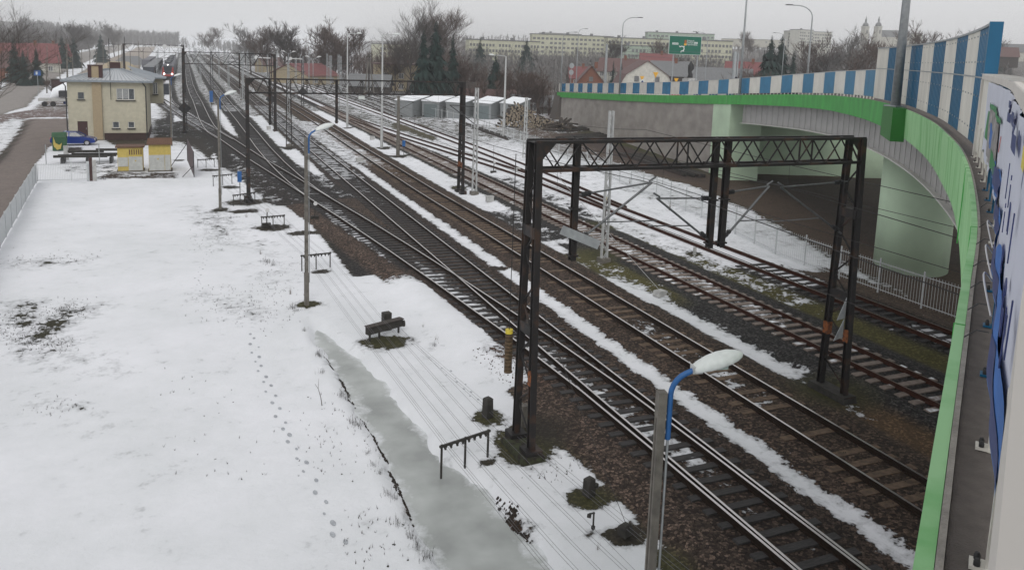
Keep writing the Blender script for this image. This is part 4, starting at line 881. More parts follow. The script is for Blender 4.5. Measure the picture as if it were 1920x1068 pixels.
# cable ties and tubes that hold the banner
for s in (2.0, 2.55, 3.1, 3.75, 4.6, 5.4, 6.6):
    t = MB(); a_ = BP(s, .165, .24); b_ = BP(s+.05, .06, .18); t.tube([a_, BP(s+.02, .11, .235), b_], .0035, 5); solo(t, 'cable_tie', M['black_plastic'], a_, 'thin black cable tie sticking out from the banner over the bridge edge', 'cable tie', 'black cable ties along the banner edge')
for s, mt in ((3.35, 0), (4.35, 0), (2.5, 0)):
    t = MB(); t.tube([BP(s+(q/8-.5)*.8, .165-.05*math.sin(q/8*PI), .30+.12*math.sin(q/8*PI)) for q in range(9)], .005, 6); solo(t, 'banner_rope', M['white_plastic'], BP(s, .2, .3), 'white cord looped along the lower edge of the banner', 'rope', 'white cords along the banner')

# bridge lamps
def street_lamp(x, y, z0, h_, az, label, r0=.13, arm=1.9, box=False):
    t = thing('street_lamp', (x, y, z0), label, 'street lamp', 'tall grey street lamps along the road'); m_ = MB(); d = (math.sin(az), math.cos(az))
    pts = [(x, y, z0), (x, y, z0+h_*.5), (x, y, z0+h_-1.2)]; rs = [r0, r0*.75, r0*.5]
    for q in range(1, 7): th = q/6*R(84); pts.append((x+d[0]*arm*.62*(1-math.cos(th)), y+d[1]*arm*.62*(1-math.cos(th)), z0+h_-1.2+1.15*math.sin(th))); rs.append(r0*.42)
    e = pts[-1]; pts.append((e[0]+d[0]*arm*.3, e[1]+d[1]*arm*.3, e[2]+.03)); rs.append(r0*.35); m_.tube(pts, rs, 8); m_.build('pole', M['galv'], t, smooth=True)
    e = pts[-1]; hm = MB(); hm.box((e[0]+d[0]*.3, e[1]+d[1]*.3, e[2]+.02), (.26, .75, .09), -az, taper=.8); hm.build('lamp_head', M['dark_steel'], t); f_ = MB(); f_.box((x, y, z0+.03), (r0*3.2, r0*3.2, .05)); f_.build('base_plate', M['galv'], t); return t
p = BP(33.4, -.22); street_lamp(p[0], p[1], p[2]+.03, 11, R(120), 'thick grey lamp pole on the green box of the bridge edge', .19)
p = BP(74.0, -.05); street_lamp(p[0], p[1], p[2], 10.2, R(120), 'tall thin lamp pole in front of the striped parapet near the abutment', .13)
p = BP(109.3, -.05); street_lamp(p[0], p[1], p[2], 10.2, R(100), 'lamp pole with arched arm left of the green road sign', .12, 2.4)
p = BP(139.5, -.05); street_lamp(p[0], p[1], p[2], 10.2, R(100), 'lamp pole with arched arm at the far left end of the parapet', .11, 2.2)
p = PD(1513, 150, 84); street_lamp(p.x, p.y, 7.4, 9.0, R(-60), 'lamp pole with its arm pointing left across the road', .12, 2.3)
p = PD(1321, 160, 150); street_lamp(p.x, p.y, 5.0, 10.7, R(-60), 'lamp pole rising behind the green road sign', .11, 2.4)
p = PD(1466, 140, 190); street_lamp(p.x, p.y, 7, 10.2, R(-60), 'small distant lamp pole in front of the dark spruces', .11, 2.4)
p = PD(1080, 160, 165); street_lamp(p.x, p.y, 3.5, 12.7, R(70), 'distant thin lamp pole among the bare trees by the road', .12, 2.4)

# ------------------------------------------------------------------ signal box and the things round it
HY = 98.7
HP = lambda x, y, Y=HY: PY(x, y, Y)
sb = thing('signal_box', (-7.7, HY+6, -.3), 'cream two storey signal box with a grey sheet roof and tan brick chimney', 'house')
x0, x1 = -11.75, HP(276, 200)[0]; ze = 6.35; y1 = HY+10.5
def wall_with_holes(mb, x0, x1, z0, z1, y, holes, depth=.14, mi=0):
    xs_ = sorted({x0, x1, *[h[0] for h in holes], *[h[2] for h in holes]}); zs_ = sorted({z0, z1, *[h[1] for h in holes], *[h[3] for h in holes]})
    for a, b_ in zip(xs_, xs_[1:]):
        for c_, d in zip(zs_, zs_[1:]):
            if any(h[0] <= (a+b_)/2 <= h[2] and h[1] <= (c_+d)/2 <= h[3] for h in holes): continue
            mb.quad((a, y, c_), (b_, y, c_), (b_, y, d), (a, y, d), mi)
    for h in holes:
        a, c_, b_, d = h; mb.quad((a, y, c_), (a, y+depth, c_), (a, y+depth, d), (a, y, d), mi); mb.quad((b_, y, d), (b_, y+depth, d), (b_, y+depth, c_), (b_, y, c_), mi)
        mb.quad((a, y, d), (a, y+depth, d), (b_, y+depth, d), (b_, y, d), mi); mb.quad((a, y, c_), (b_, y, c_), (b_, y+depth, c_), (a, y+depth, c_), mi)
rect = lambda p, q: (HP(*p)[0], HP(*q)[1], HP(*q)[0], HP(*p)[1])
WN = [rect((145.5, 173), (158, 186)), rect((218, 166), (252.5, 187.5)), rect((211, 228.5), (224, 240)), rect((240, 228.5), (252.5, 240))]
DR = rect((145, 227.5), (165.5, 258)); DR = (DR[0], -.05, DR[2], DR[3])
m = MB(); wall_with_holes(m, x0, x1, -.4, ze, HY, WN+[DR])
m.quad((x1, HY, -.4), (x1, y1, -.4), (x1, y1, ze), (x1, HY, ze)); m.quad((x0, y1, -.4), (x0, HY, -.4), (x0, HY, ze), (x0, y1, ze)); m.quad((x1, y1, -.4), (x0, y1, -.4), (x0, y1, ze), (x1, y1, ze))
m.box((-3.4, HY+11.6, 4.75), (2.0, 4.4, 3.2)); wl_ = m.build('wall', M['stucco'], sb)
m = MB(); m.box(((HP(196, 250)[0]+x1)/2, HY-.015, .02), (x1-HP(196, 250)[0]+.02, .05, .95)); m.box((x1+.015, HY+5, .02), (.05, 10, .95)); m.build('plinth', M['plinth'], sb)
def window(parent, r, y, frames, curtain=False, mf='frame_white', sill=True):
    a, c_, b_, d = r; f = MB(); t_ = .06
    f.box(((a+b_)/2, y, c_+t_/2), (b_-a, .06, t_)); f.box(((a+b_)/2, y, d-t_/2), (b_-a, .06, t_)); f.box((a+t_/2, y, (c_+d)/2), (t_, .06, d-c_-2*t_)); f.box((b_-t_/2, y, (c_+d)/2), (t_, .06, d-c_-2*t_))
    for k in range(1, frames): x = a+(b_-a)*k/frames; f.box((x, y, (c_+d)/2), (t_*1.3, .06, d-c_-2*t_))
    w_ = f.build('window', M[mf], parent); g = MB(); g.box(((a+b_)/2, y+.025, (c_+d)/2), (b_-a-.05, .01, d-c_-.05)); g.build('pane', M['glass'], w_)
    if curtain:
        g = MB(); g.box(((a+b_)/2-(b_-a)*.17, y+.014, (c_+d)/2+.04), ((b_-a)*.6, .006, d-c_-.2)); g.build('curtain', M['curtain'], w_)
    if sill: g = MB(); g.box(((a+b_)/2, y-.16, c_-.07), (b_-a+.2, .3, .09)); g.build('sill', M['dark_steel'], w_)
for i, r in enumerate(WN): window(sb, r, HY+.10, (1, 3, 1, 1)[i], i == 1, 'frame_grey' if i == 0 else 'frame_white')
m = MB(); m.box(((DR[0]+DR[2])/2, HY+.10, (DR[1]+DR[3])/2), (DR[2]-DR[0], .06, DR[3]-DR[1])); d_ = m.build('door', M['door_brown'], sb); m = MB(); m.box((DR[2]-.15, HY+.05, 1.0), (.04, .05, .18)); m.build('handle', M['galv'], d_)
window(sb, (-3.5, 4.3, -3.0, 5.75), HY+9.37, 2, False)
# brick pillar and chimney
bx0, bx1 = HP(174, 200)[0], HP(191.5, 200)[0]; m = MB(); m.box(((bx0+bx1)/2, HY-.12, 3.1), (bx1-bx0, .26, 6.6)); m.build('brick_pillar', M['brick_tan'], sb)
c0, c1 = HP(166.5, 140)[0], HP(194, 140)[0]; cy = HY+.9
m = MB(); m.box(((c0+c1)/2-.15, cy, 7.15), ((c1-c0)*.5, .8, 1.5)); ch = m.build('chimney', M['brick_tan'], sb)
m = MB()
for sx in (-1, 1): m.box(((c0+c1)/2-.15+sx*(c1-c0)*.375, cy, 7.15), ((c1-c0)*.25, .9, 1.45))
m.box(((c0+c1)/2-.15, cy, 7.93), ((c1-c0)*1.04, 1.0, .10)); m.build('flue_casing', M['door_brown'], ch)
m = MB(); m.box((HP(216, 118, HY+9)[0], HY+9, 7.6), (1.1, .8, 1.0)); m.build('chimney', M['door_brown'], sb)
# roof: hipped, right wing over the bay
ov = .55; zr = 7.45; A = (x0-ov, HY-ov, ze-.02); B_ = (x1+ov+.1, HY-ov, ze-.02); yb = y1+.4
R0 = (x0+3.4, HY+4.6, zr); R1 = (x1-2.6, HY+4.6, zr+.05); Bk = (x1+ov+.1, yb-2, ze); Ak = (x0-ov, yb, ze); Bb = (x1+ov+.1, yb, ze)
m = MB(); m.add([A, B_, R1, R0], [(0, 1, 2, 3)], 1); m.add([A, R0, Ak], [(0, 1, 2)]); m.add([B_, Bb, R1], [(0, 1, 2)]); m.add([R0, R1, Bb, Ak], [(0, 1, 2, 3)])
W0, W1 = (x1+ov+.15, HY+8.6, ze+.0), (-2.0, HY+8.6, ze-.12); W2 = (-2.0, HY+14.4, ze-.12); W3 = (x1-1.2, HY+14.4, ze); Rw = (x1-2.6, HY+11.5, zr+.25)
m.add([(x1-1.4, HY+8.6, ze+.3), W1, (-2.6, HY+11.5, ze+.25), (Rw[0], Rw[1], Rw[2])], [(0, 1, 2, 3)]); m.add([W1, W2, (-2.6, HY+11.5, ze+.25)], [(0, 1, 2)]); m.add([Rw, (-2.6, HY+11.5, ze+.25), W2, W3], [(0, 1, 2, 3)])
rf = m.build('roof', [M['roof_metal'], M['roof_white']], sb)
m = MB(); m.beam((A[0], A[1]-.05, ze-.10), (B_[0], B_[1]-.05, ze-.10), .14, .22); m.beam((B_[0], B_[1], ze-.10), (B_[0], yb-3, ze-.10), .12, .2); m.beam((W0[0]-.5, HY+8.55, ze-.04), (W1[0], HY+8.55, ze-.04), .12, .16)
for u in np.linspace(0, 1, 22)[1:-1]:
    p, q_ = Vector(A).lerp(Vector(B_), u), Vector(R0).lerp(Vector(R1), u); m.beam(p+Vector((0, 0, .03)), q_+Vector((0, 0, .03)), .04, .04)
m.beam(Vector(R0), Vector(R1), .2, .06); m.beam(Vector(A), Vector(R0), .12, .05); m.beam(Vector(B_), Vector(R1), .12, .05)
m.build('seam_and_gutter', M['roof_metal'], rf)
for X, nm in ((x0-.12, ''), (x1-.1, '')):
    m = MB(); m.tube([(X-.3, HY-.5, ze-.2), (X, HY-.12, ze-.7), (X, HY-.12, -.2)], .06, 8); m.build('downpipe', M['dark_steel'], sb)
m = MB(); ax = HP(205, 100)[0]; m.tube([(ax, HY-.3, 4.2), (ax, HY-.3, 10.9)], .035, 6)
for z, l in ((10.3, .75), (10.0, .5), (8.8, -.8), (8.55, -.8)): m.tube([(ax, HY-.3, z), (ax+l*1.2, HY-.3, z)], .022, 5)
for z in (4.9, 6.2): m.tube([(ax, HY-.3, z), (ax, HY, z)], .02, 5)
m.build('aerial', M['dark_steel'], sb)

# blue car
def car(X, Y, rz, label, paint_='car_blue', z=-.33, L_=4.25, W=1.68, snowroof=False):
    t = thing('parked_car', (0, 0, 0), label, 'car')
    k = L_/4.25; out_ = [(-2.1, .35), (-2.12, .62), (-2.02, .90), (-1.45, .97), (-.55, 1.0), (.85, .96), (1.55, .86), (2.0, .74), (2.12, .52), (2.08, .32), (1.7, .26), (-1.75, .26)]
    def lof(outl, ws, m_, mi=0):
        n_ = len(outl); vs = []
        for y_, sc in ws:
            for px_, pz in outl: vs.append((px_*sc*k, y_*W/1.68, (pz-.55)*min(1, sc+.02)+.55))
        fs = [(j*n_+i, j*n_+(i+1) % n_, (j+1)*n_+(i+1) % n_, (j+1)*n_+i) for j in range(len(ws)-1) for i in range(n_)]
        m_.add(vs, fs+[tuple(range(n_-1, -1, -1)), tuple((len(ws)-1)*n_+i for i in range(n_))], mi)
    m = MB(); lof(out_, [(-.84, .955), (-.76, .99), (-.4, 1), (.4, 1), (.76, .99), (.84, .955)], m)
    bo = m.build('body', M[paint_], t, smooth=False)
    m = MB(); b0, b1 = .75, .60; zb, zt = .97, 1.42; tr_ = [(-1.55, b0, zb), (1.05, b0, zb), (.35, b1, zt-.02), (-.95, b1, zt)]
    vs = [(x*k, y, z_) for x, y, z_ in tr_]+[(x*k, -y, z_) for x, y, z_ in tr_]; m.add(vs, [(3, 2, 6, 7)]); m.add([(-.95*k, .6, 1.42), (.35*k, .6, 1.40), (.3*k, .57, 1.45), (-.85*k, .57, 1.47), (-.95*k, -.6, 1.42), (.35*k, -.6, 1.40), (.3*k, -.57, 1.45), (-.85*k, -.57, 1.47)], [(0, 1, 2, 3), (3, 2, 6, 7), (7, 6, 5, 4), (1, 5, 6, 2), (0, 3, 7, 4)])
    for s_ in (-1, 1):
        for xa, xb, xc, xd in ((-1.55, -.95, -.86, -1.42), (-.36, -.36, -.28, -.28), (1.05, .35, .28, .95)):
            m.beam((xa*k, s_*b0, zb), (xb*k, s_*b1, zt), .07, .05)
        m.beam((-.33*k, s_*b0, zb), (-.33*k, s_*b1, zt), .07, .05)
    m.build('cabin', M[paint_ if not snowroof else paint_], t)
    g = MB(); gi = .02; vs = [(-1.52*k, b0-gi, zb), (1.02*k, b0-gi, zb), (.34*k, b1-gi, zt-.03), (-.93*k, b1-gi, zt-.03)]; vs += [(x, -y, z_) for x, y, z_ in vs]
    g.add(vs, [(0, 1, 2, 3), (7, 6, 5, 4), (1, 5, 6, 2), (0, 3, 7, 4)]); g.build('window_glass', M['glass'], t)
    for xx in (-1.32, 1.32):
        for s_ in (-1, 1):
            m = MB(); m.tube([(xx*k, s_*.68, .31), (xx*k, s_*.86, .31)], .31, 20); wh = m.build('wheel', M['tyre'], t); m = MB(); m.tube([(xx*k, s_*.862, .31), (xx*k, s_*.872, .31)], .19, 12); m.build('rim', M['hub'], wh)
    for s_ in (-1, 1):
        m = MB(); m.box((1.98*k, s_*.58, .68), (.22, .30, .14)); m.build('headlight', M['hub'], t); m = MB(); m.box((-2.04*k, s_*.62, .80), (.12, .28, .18)); m.build('tail_light', M['pink_roof'], t)
        m = MB(); m.box((.78*k, s_*.90, .98), (.12, .14, .10)); m.build('mirror', M[paint_], t)
    m = MB(); m.box((2.10*k, 0, .42), (.06, 1.5, .12)); m.build('bumper', M['black_plastic'], t)
    t.location = (X, Y, z); t.rotation_euler = (0, 0, rz); return t
car(-10.85, 94.7, R(-2), 'dark blue saloon car parked in front of the signal box door')
car(-16.5, 150, R(8), 'small dark blue car half hidden behind the left eave of the signal box', L_=4)
# rubbish container with a yellow swoosh
cx, cy_ = PY(112, 270, 90.5)[0], 90.5
t = thing('recycling_container', (cx, cy_, -.33), 'green recycling container with a yellow swoosh standing left of the blue car', 'container'); m = MB(); m.box((cx, cy_, .3), (1.25, 1.1, 1.25), .1, taper=1.03)
m.tube([(cx-.62, cy_, .95), (cx+.62, cy_, 1.0)], .52, 14); m.build('body', M['bin_green'], t)
pts = [(100, 257), (104, 268), (111, 272), (116, 268), (114, 279), (107, 281), (101, 275), (98.5, 264)]; m = MB(); pv = [PY(x, y, cy_-.64) for x, y in pts]
m.add([(a, cy_-.66-.1*(a-cx), z) for a, z in pv]+[(a, cy_-.60-.1*(a-cx), z) for a, z in pv], [tuple(range(8)), tuple(range(15, 7, -1))]); m.build('swoosh', M['kiosk_yellow'], t)
# kiosks
def kiosk(px0, px1, py0, py1, Y, label, big):
    a, zt = PY(px0, py0, Y); b_, _ = PY(px1, py0, Y); zb = -.33; W = b_-a; cx = (a+b_)/2; D_ = 1.5
    t = thing('equipment_kiosk', (cx, Y+D_/2, zb), label, 'kiosk'); zm = zb+(zt-zb)*(.60 if big else .62)
    m = MB(); m.box((cx, Y+D_/2, (zb+zt)/2), (W, D_, zt-zb)); m.build('body', M['kiosk_yellow'], t)
    m = MB(); xd = a+W*(.72 if big else .42)
    if big: m.box(((a+xd)/2, Y-.02, (zb+.1+zm)/2), (xd-a-.04, .04, zm-zb-.1)); m.box(((xd+b_)/2, Y-.02, (zb+.1+zm)/2), (b_-xd-.04, .04, zm-zb-.1))
    else: m.box(((xd+b_)/2, Y-.02, (zb+.1+zm)/2), (b_-xd-.05, .04, zm-zb-.1)); m.box(((a+xd)/2, Y-.02, zb+(zm-zb)*.66), (xd-a-.05, .04, (zm-zb)*.62))
    m.build('door', M['kiosk_white'], t)
    if not big:
        m = MB()
        for i in range(6): m.box((xd+.12+i*(b_-xd-.24)/5, Y-.02, zm+(zt-zm)*.5), (.07, .05, (zt-zm)*.55))
        m.build('vent_slots', M['kiosk_roof'], t)
    m = MB(); m.box(((xd+b_)/2 if not big else (a+xd)/2+.1, Y-.05, zm-.35), (.12, .01, .12)); m.build('warning_sign', M['kiosk_yellow'], t)
    m = MB()
    if big: m.add([(a-.15, Y-.25, zt), (b_+.15, Y-.25, zt), (b_+.1, Y+.7, zt+.45), (a-.05, Y+.7, zt+.45), (b_+.15, Y+1.7, zt), (a-.15, Y+1.7, zt), (a-.15, Y-.25, zt-.06), (b_+.15, Y-.25, zt-.06)], [(0, 1, 2, 3), (3, 2, 4, 5), (6, 7, 1, 0), (0, 3, 5), (1, 4, 2)])
    else: m.box((cx, Y+D_/2, zt+.05), (W+.3, D_+.3, .12))
    m.build('roof', M['kiosk_roof'], t); m = MB(); m.box((cx, Y+D_/2, zb-.02), (W+.2, D_+.2, .2)); m.build('base', M['concrete_old'], t)
kiosk(219.5, 267, 277, 322, 74.9, 'left equipment kiosk with yellow louvred top and grey white doors', False); kiosk(278, 319.5, 270, 322, 74.6, 'taller right equipment kiosk with pitched brown roof and white doors', True)
# stacked steel beams on trestles
t = thing('beam_stack', (-8.2, 81, -.3), 'dark stack of old steel beams lying on trestles behind the white gate', 'stack of beams')
for i, (xa, xb, y_, z_) in enumerate(((-10.9, -6.6, 80.4, .35), (-10.6, -5.9, 81.0, .35), (-9.6, -5.5, 81.6, .38), (-9.8, -6.9, 80.8, .75), (-7.6, -5.4, 81.4, .80))):
    m = MB(); m.beam((xa, y_, z_), (xb, y_+.2, z_-.05), .3, .2); m.build('beam', M['concrete_dark'], t)
for xa in (-10.2, -8.2, -6.3): m = MB(); m.box((xa, 81, -.05), (.2, 2.2, .55)); m.build('trestle', M['dark_steel'], t)
for x_ in (-11.4, -7.2): m = MB(); m.tube([(x_, 79.9, -.3), (x_, 79.9, 1.5)], .04, 6); m.build('upright', M['galv'], t)
p = PY(124, 290, 83); t = MB(); t.box((p[0], 83, .35), (.42, .2, 1.3), .1, taper=.95); solo(t, 'marker_slab', M['concrete_pale'], (p[0], 83, -.3), 'upright pale slab standing in the snow behind the beam stack', 'slab')
# white gate and fences round the snow field
t = thing('gate', (-8.9, 70, -.35), 'white metal bar gate closing the far left corner of the snow field', 'gate'); xg0, xg1 = PY(70, 330, 70)[0], PY(164, 330, 70)[0]; m = MB()
for z in (-.12, 1.1): m.beam((xg0, 70, z), (xg1, 70, z), .05, .05)
for xx in (xg0, (xg0+xg1)/2+.6, xg1): m.beam((xx, 70, -.2), (xx, 70, 1.25), .06, .06)
m.build('frame', M['white_fence'], t); m = MB()
for xx in np.arange(xg0+.1, xg1, .115): m.beam((xx, 70, -.12), (xx, 70, 1.2), .018, .018)
m.build('bars', M['white_fence'], t)
for i, (px, w_, h_, mt, lb_) in enumerate(((166, .25, 1.6, 'white_fence', 'white square gate post right of the bar gate'), (171, .22, 1.9, 'door_brown', 'brown post beside the white gate post'), (177, .3, 1.7, 'concrete_pale', 'pale upright board right of the brown post'))):
    xx = PY(px, 330, 70.3)[0]; m = MB(); m.box((xx, 70.3, h_/2-.35), (w_, .2, h_), taper=.96); solo(m, 'gate_post', M[mt], (xx, 70.3, -.35), lb_, 'post')
f0, f1 = Vector((-10.75, 70.1)), Vector((-8.9, 43.0)); f2 = Vector((-7.2, 18)); t = thing('sheet_fence', (f1.x, f1.y, -.35), 'pale ribbed sheet fence running along the left edge of the snow field', 'fence')
for a, b_ in ((f0, f1), (f1, f2)):
    n_ = int((b_-a).length/2.5)
    for i in range(n_):
        p, q_ = a.lerp(b_, i/n_), a.lerp(b_, (i+1)/n_); m = MB(); d = (q_-p).normalized(); nn = Vector((-d.y, d.x)); vs = []
        for j in range(17):
            c = p.lerp(q_, j/16*.985)+nn*(.02 if j % 2 else -.02); vs += [(c.x, c.y, -.28), (c.x, c.y, 1.12+.0*j)]
        m.add(vs, [(2*j, 2*j+2, 2*j+3, 2*j+1) for j in range(16)]); m.beam((p.x, p.y, -.4), (p.x, p.y, 1.16), .08, .08); m.build('panel', M['white_fence'], t)
# mesh screen board
X, Y = G(366, 333); t = thing('screen_board', (X, Y, -.3), 'leaning dark mesh board on thin stays between the kiosks and the tracks', 'board'); m = MB()
pa, pb = Vector((*G(364, 332), -.3)), Vector((*G(352, 312), .2)); m.add([pa, pb, pb+Vector((0, 0, 2.0)), pa+Vector((0, 0, 2.1)), pa+Vector((.03, 0, 0)), pb+Vector((.03, 0, 0)), pb+Vector((.03, 0, 2.0)), pa+Vector((.03, 0, 2.1))], [(0, 1, 2, 3), (7, 6, 5, 4), (0, 3, 7, 4), (3, 2, 6, 7), (2, 1, 5, 6)]); m.build('mesh_panel', mat('mesh_mauve', (.12, .09, .10), .8, 0, .3, 10), t)
m = MB(); m.tube([pa, pa+Vector((0, 0, 2.15))], .04, 6); m.tube([pb, pb+Vector((0, 0, 2.1))], .04, 6); m.tube([pb+Vector((0, 0, 1.6)), (pb.x-1.6, pb.y-2, -.3)], .03, 5); m.tube([pa+Vector((0, 0, 1.0)), (pa.x-.9, pa.y+.2, -.3)], .03, 5); m.build('stay', M['dark_steel'], t)
# blue boxes on posts
for px, py, Y_, sz, lb_ in ((449, 331, 59.0, (.28, .25, .75), 'blue box fixed left of the second gantry left leg'), (396, 181, 146, (.55, .4, 1.9), 'tall blue box at the foot of the grey mast behind the third gantry'), (757, 269, 80, (.3, .2, .6), 'small blue sign box on a thin post beside the wooden mast')):
    x_, z_ = PY(px, py, Y_); m = MB(); m.box((x_, Y_, z_), sz); t = thing('signal_relay_box', (x_, Y_, -.33), lb_, 'box'); m.build('box', M['blue_paint'], t); m = MB(); m.tube([(x_+.02, Y_, -.3), (x_+.02, Y_, z_-sz[2]/2)], .03, 6)
    if px == 449:
        for dz in (-.2, .25): m.beam((x_, Y_, z_+dz), (4.1, 59.1, z_+dz), .05, .07)
    m.build('post', M['dark_steel'], t)
# wooden mast
X, Y, z1 = hgt((746, 292), 180); m = MB(); m.tube([(X, Y, -.4), (X, Y, z1)], .2, 10, .14); t = thing('wooden_mast', (X, Y, -.3), 'brown wooden mast standing in front of the first grey garage', 'mast'); m.build('pole', M['concrete_old'], t)
m = MB(); m.beam((X-.1, Y, z1-.4), (X+1.7, Y, z1-.6), .05); m.beam((X, Y, z1-1.5), (X+1.7, Y, z1-.6), .05); m.build('bracket', M['dark_steel'], t)
# tall white lamp poles and the lamp above the garages
def pole_lamp(base, topy, label, dx=1.7, r=.13):
    X, Y, z1 = hgt(base, topy); t = thing('tall_lamp_pole', (X, Y, -.33), label, 'lamp pole', 'tall pale lamp poles in the yard'); m = MB(); m.tube([(X, Y, -.35), (X, Y, 2.2)], r*1.25, 10); m.tube([(X, Y, 2.2), (X, Y, z1)], r, 10, r*.6); m.build('pole', M['galv_pale'], t)
    m = MB(); m.tube([(X, Y, z1), (X+dx*.35, Y, z1+.1), (X+dx, Y, z1+.12)], .05, 6); a_ = m.build('arm', M['galv_pale'], t); m = MB(); head(m, (X+dx*.75, Y, z1+.12), (1 if dx > 0 else -1, 0), .7, .05, 1); m.build('lamp_head', M['lamp_shell'], t)
pole_lamp((651, 239), 64, 'left of the two tall white lamp poles rising above the second gantry'); pole_lamp((715.5, 277), 66, 'right of the two tall white lamp poles rising above the second gantry')
pole_lamp((944, 258), 106, 'grey lamp pole in front of the log pile with its head pointing left', -2.3, .16)
X, Y = G(1130, 243); t = thing('steel_power_pole', (X, Y, -.3), 'thick grey steel pole with a collar standing before the long wall', 'pole'); m = MB(); m.tube([(X, Y, -.3), (X, Y, 6.2)], .30, 14, .26); m.tube([(X, Y, 6.2), (X, Y, 12.6)], .22, 14, .17); m.tube([(X, Y, 6.1), (X, Y, 6.35)], .32, 14); m.build('pole', M['galv'], t); wz = (X, Y, 12.2)
p = PD(1375, 150, 122); t = thing('steel_power_pole', (p.x, p.y, 2), 'thick grey steel pole behind the parapet left of the dark spruces', 'pole'); m = MB(); m.tube([(p.x, p.y, 0), (p.x, p.y, 12.1)], .34, 14, .26); m.tube([(p.x+.55, p.y, 0), (p.x+.55, p.y, 11.9)], .12, 10); m.build('pole', M['galv'], t)
for dz in (0, -.5, -1.0): m = MB(); m.tube([(wz[0], wz[1], wz[2]+dz), ((wz[0]+p.x)/2, (wz[1]+p.y)/2, (wz[2]+11.8)/2+dz-.15), (p.x, p.y, 11.8+dz)], .02, 4); solo(m, 'power_line', M['wire_grey'], (wz[0], wz[1], wz[2]+dz), 'thin grey power line strung between the two thick steel poles', 'cable', 'power lines between the thick poles')

# ------------------------------------------------------------------ wires of the mechanical signals, pulley frames, concrete blocks
def frame(p, q_, zt, label, legs=3):
    a, b_ = Vector((*G(*p, z=-.45), -.5)), Vector((*G(*q_, z=-.45), -.5)); t = thing('wire_pulley_frame', a, label, 'pulley frame', 'low pulley frames carrying the signal wires'); m = MB(); ex = (b_-a)*.04
    m.beam(a-ex+Vector((0, 0, zt+.5)), b_+ex+Vector((0, 0, zt+.5)), .06, .06); m.build('cross_bar', M['concrete_dark'], t)
    for i in range(legs): u = i/(legs-1); c = a.lerp(b_, u); m = MB(); m.beam(c, c+Vector((0, 0, zt+.55)), .05, .05); m.build('leg', M['concrete_dark'], t)
    for i in range(8):
        u = (i//2+.5)/4+(.07 if i % 2 else -.05); c = a.lerp(b_, u)+Vector((0, 0, zt+.42)); m = MB(); m.tube([c+Vector((-.02, 0, 0)), c+Vector((.02, 0, 0))], .055, 10); m.box(c+Vector((0, 0, .05)), (.09, .03, .08)); m.build('pulley', M['concrete_dark'], t)
    return a, b_
FR = [frame((827, 893), (914, 862), .42, 'nearest black pulley frame with one leg in the frozen ditch'), frame((566, 512), (619, 506), .45, 'black pulley frame right beside the lamp post on the snow field'),
      frame((491, 434), (533, 430), .45, 'black pulley frame left of the dark soil heap near the tracks'), frame((438, 390), (478, 384), .45, 'black pulley frame at the foot of the second gantry'),
      frame((400, 351), (435, 347), .45, 'black pulley frame left of the second gantry leg'), frame((371, 317), (402, 315), .4, 'farthest black pulley frame beside the mesh board')]
ends = [(Vector((7.2, 9.5, 0)), Vector((9.2, 9.5, 0)))]
for i in range(9):
    u = (.05, .10, .14, .36, .41, .61, .65, .88, .93)[i]; pts = [ends[0][0].lerp(ends[0][1], u)+Vector((0, 0, .02))]
    for a, b_ in FR: pts.append(a.lerp(b_, u)+Vector((0, 0, .90)))
    pts.append(pts[-1]+Vector((-1.5, 14, -.3))); q2 = [pts[0]]
    for a, b_ in zip(pts, pts[1:]): mid = (a+b_)/2; mid.z -= .07; q2 += [mid, b_]
    m = MB(); m.tube(q2, .0045, 3); solo(m, 'signal_wire', M['wire_grey'], q2[1], 'thin grey signal wire running low over the snow through the pulley frames', 'wire', 'signal wires over the snow')
# trough where the wires turn
a, b_ = Vector((*G(688, 640), -.3)), Vector((*G(752, 622), -.3)); t = thing('wire_turning_frame', a, 'heavy black steel trough on short legs with a block behind it', 'wire trough')
m = MB(); m.beam(a+Vector((0, 0, .42)), b_+Vector((0, 0, .42)), .22, .30); m.build('trough', M['concrete_dark'], t); m = MB(); m.beam(a+Vector((-.02, -.02, .59)), b_+Vector((.02, -.02, .59)), .30, .03); m.build('lid', M['timber_dark'], t)
for u in (.08, .35, .92): c = a.lerp(b_, u); m = MB(); m.beam(c, c+Vector((0, 0, .35)), .07, .07); m.build('leg', M['concrete_dark'], t)
c = a.lerp(b_, .62)+Vector((.1, .75, 0)); m = MB(); m.box(c+Vector((0, 0, .32)), (.32, .3, .75), .2); m.build('anchor_block', M['concrete_dark'], t)
c = b_+Vector((.1, 0, .35)); m = MB(); m.tube([c+Vector((-.04, 0, 0)), c+Vector((.04, 0, 0))], .13, 12); m.build('wheel', M['concrete_dark'], t)
tb = a.lerp(b_, .8)
for i, (ex_, ey_) in enumerate(((9.95, 11.0), (10.05, 11.1), (10.25, 11.0), (9.1, 9.6))):
    p = tb+Vector((.08*i-.1, -.1, .35)); m = MB(); e = Vector((ex_, ey_, -.1)); m.tube([p, (p+e)/2-Vector((0, 0, .1)), e], .0045, 3); solo(m, 'signal_wire', M['wire_grey'], p, 'thin grey signal wire fanning out from the black trough to the right', 'wire', 'signal wires from the trough')
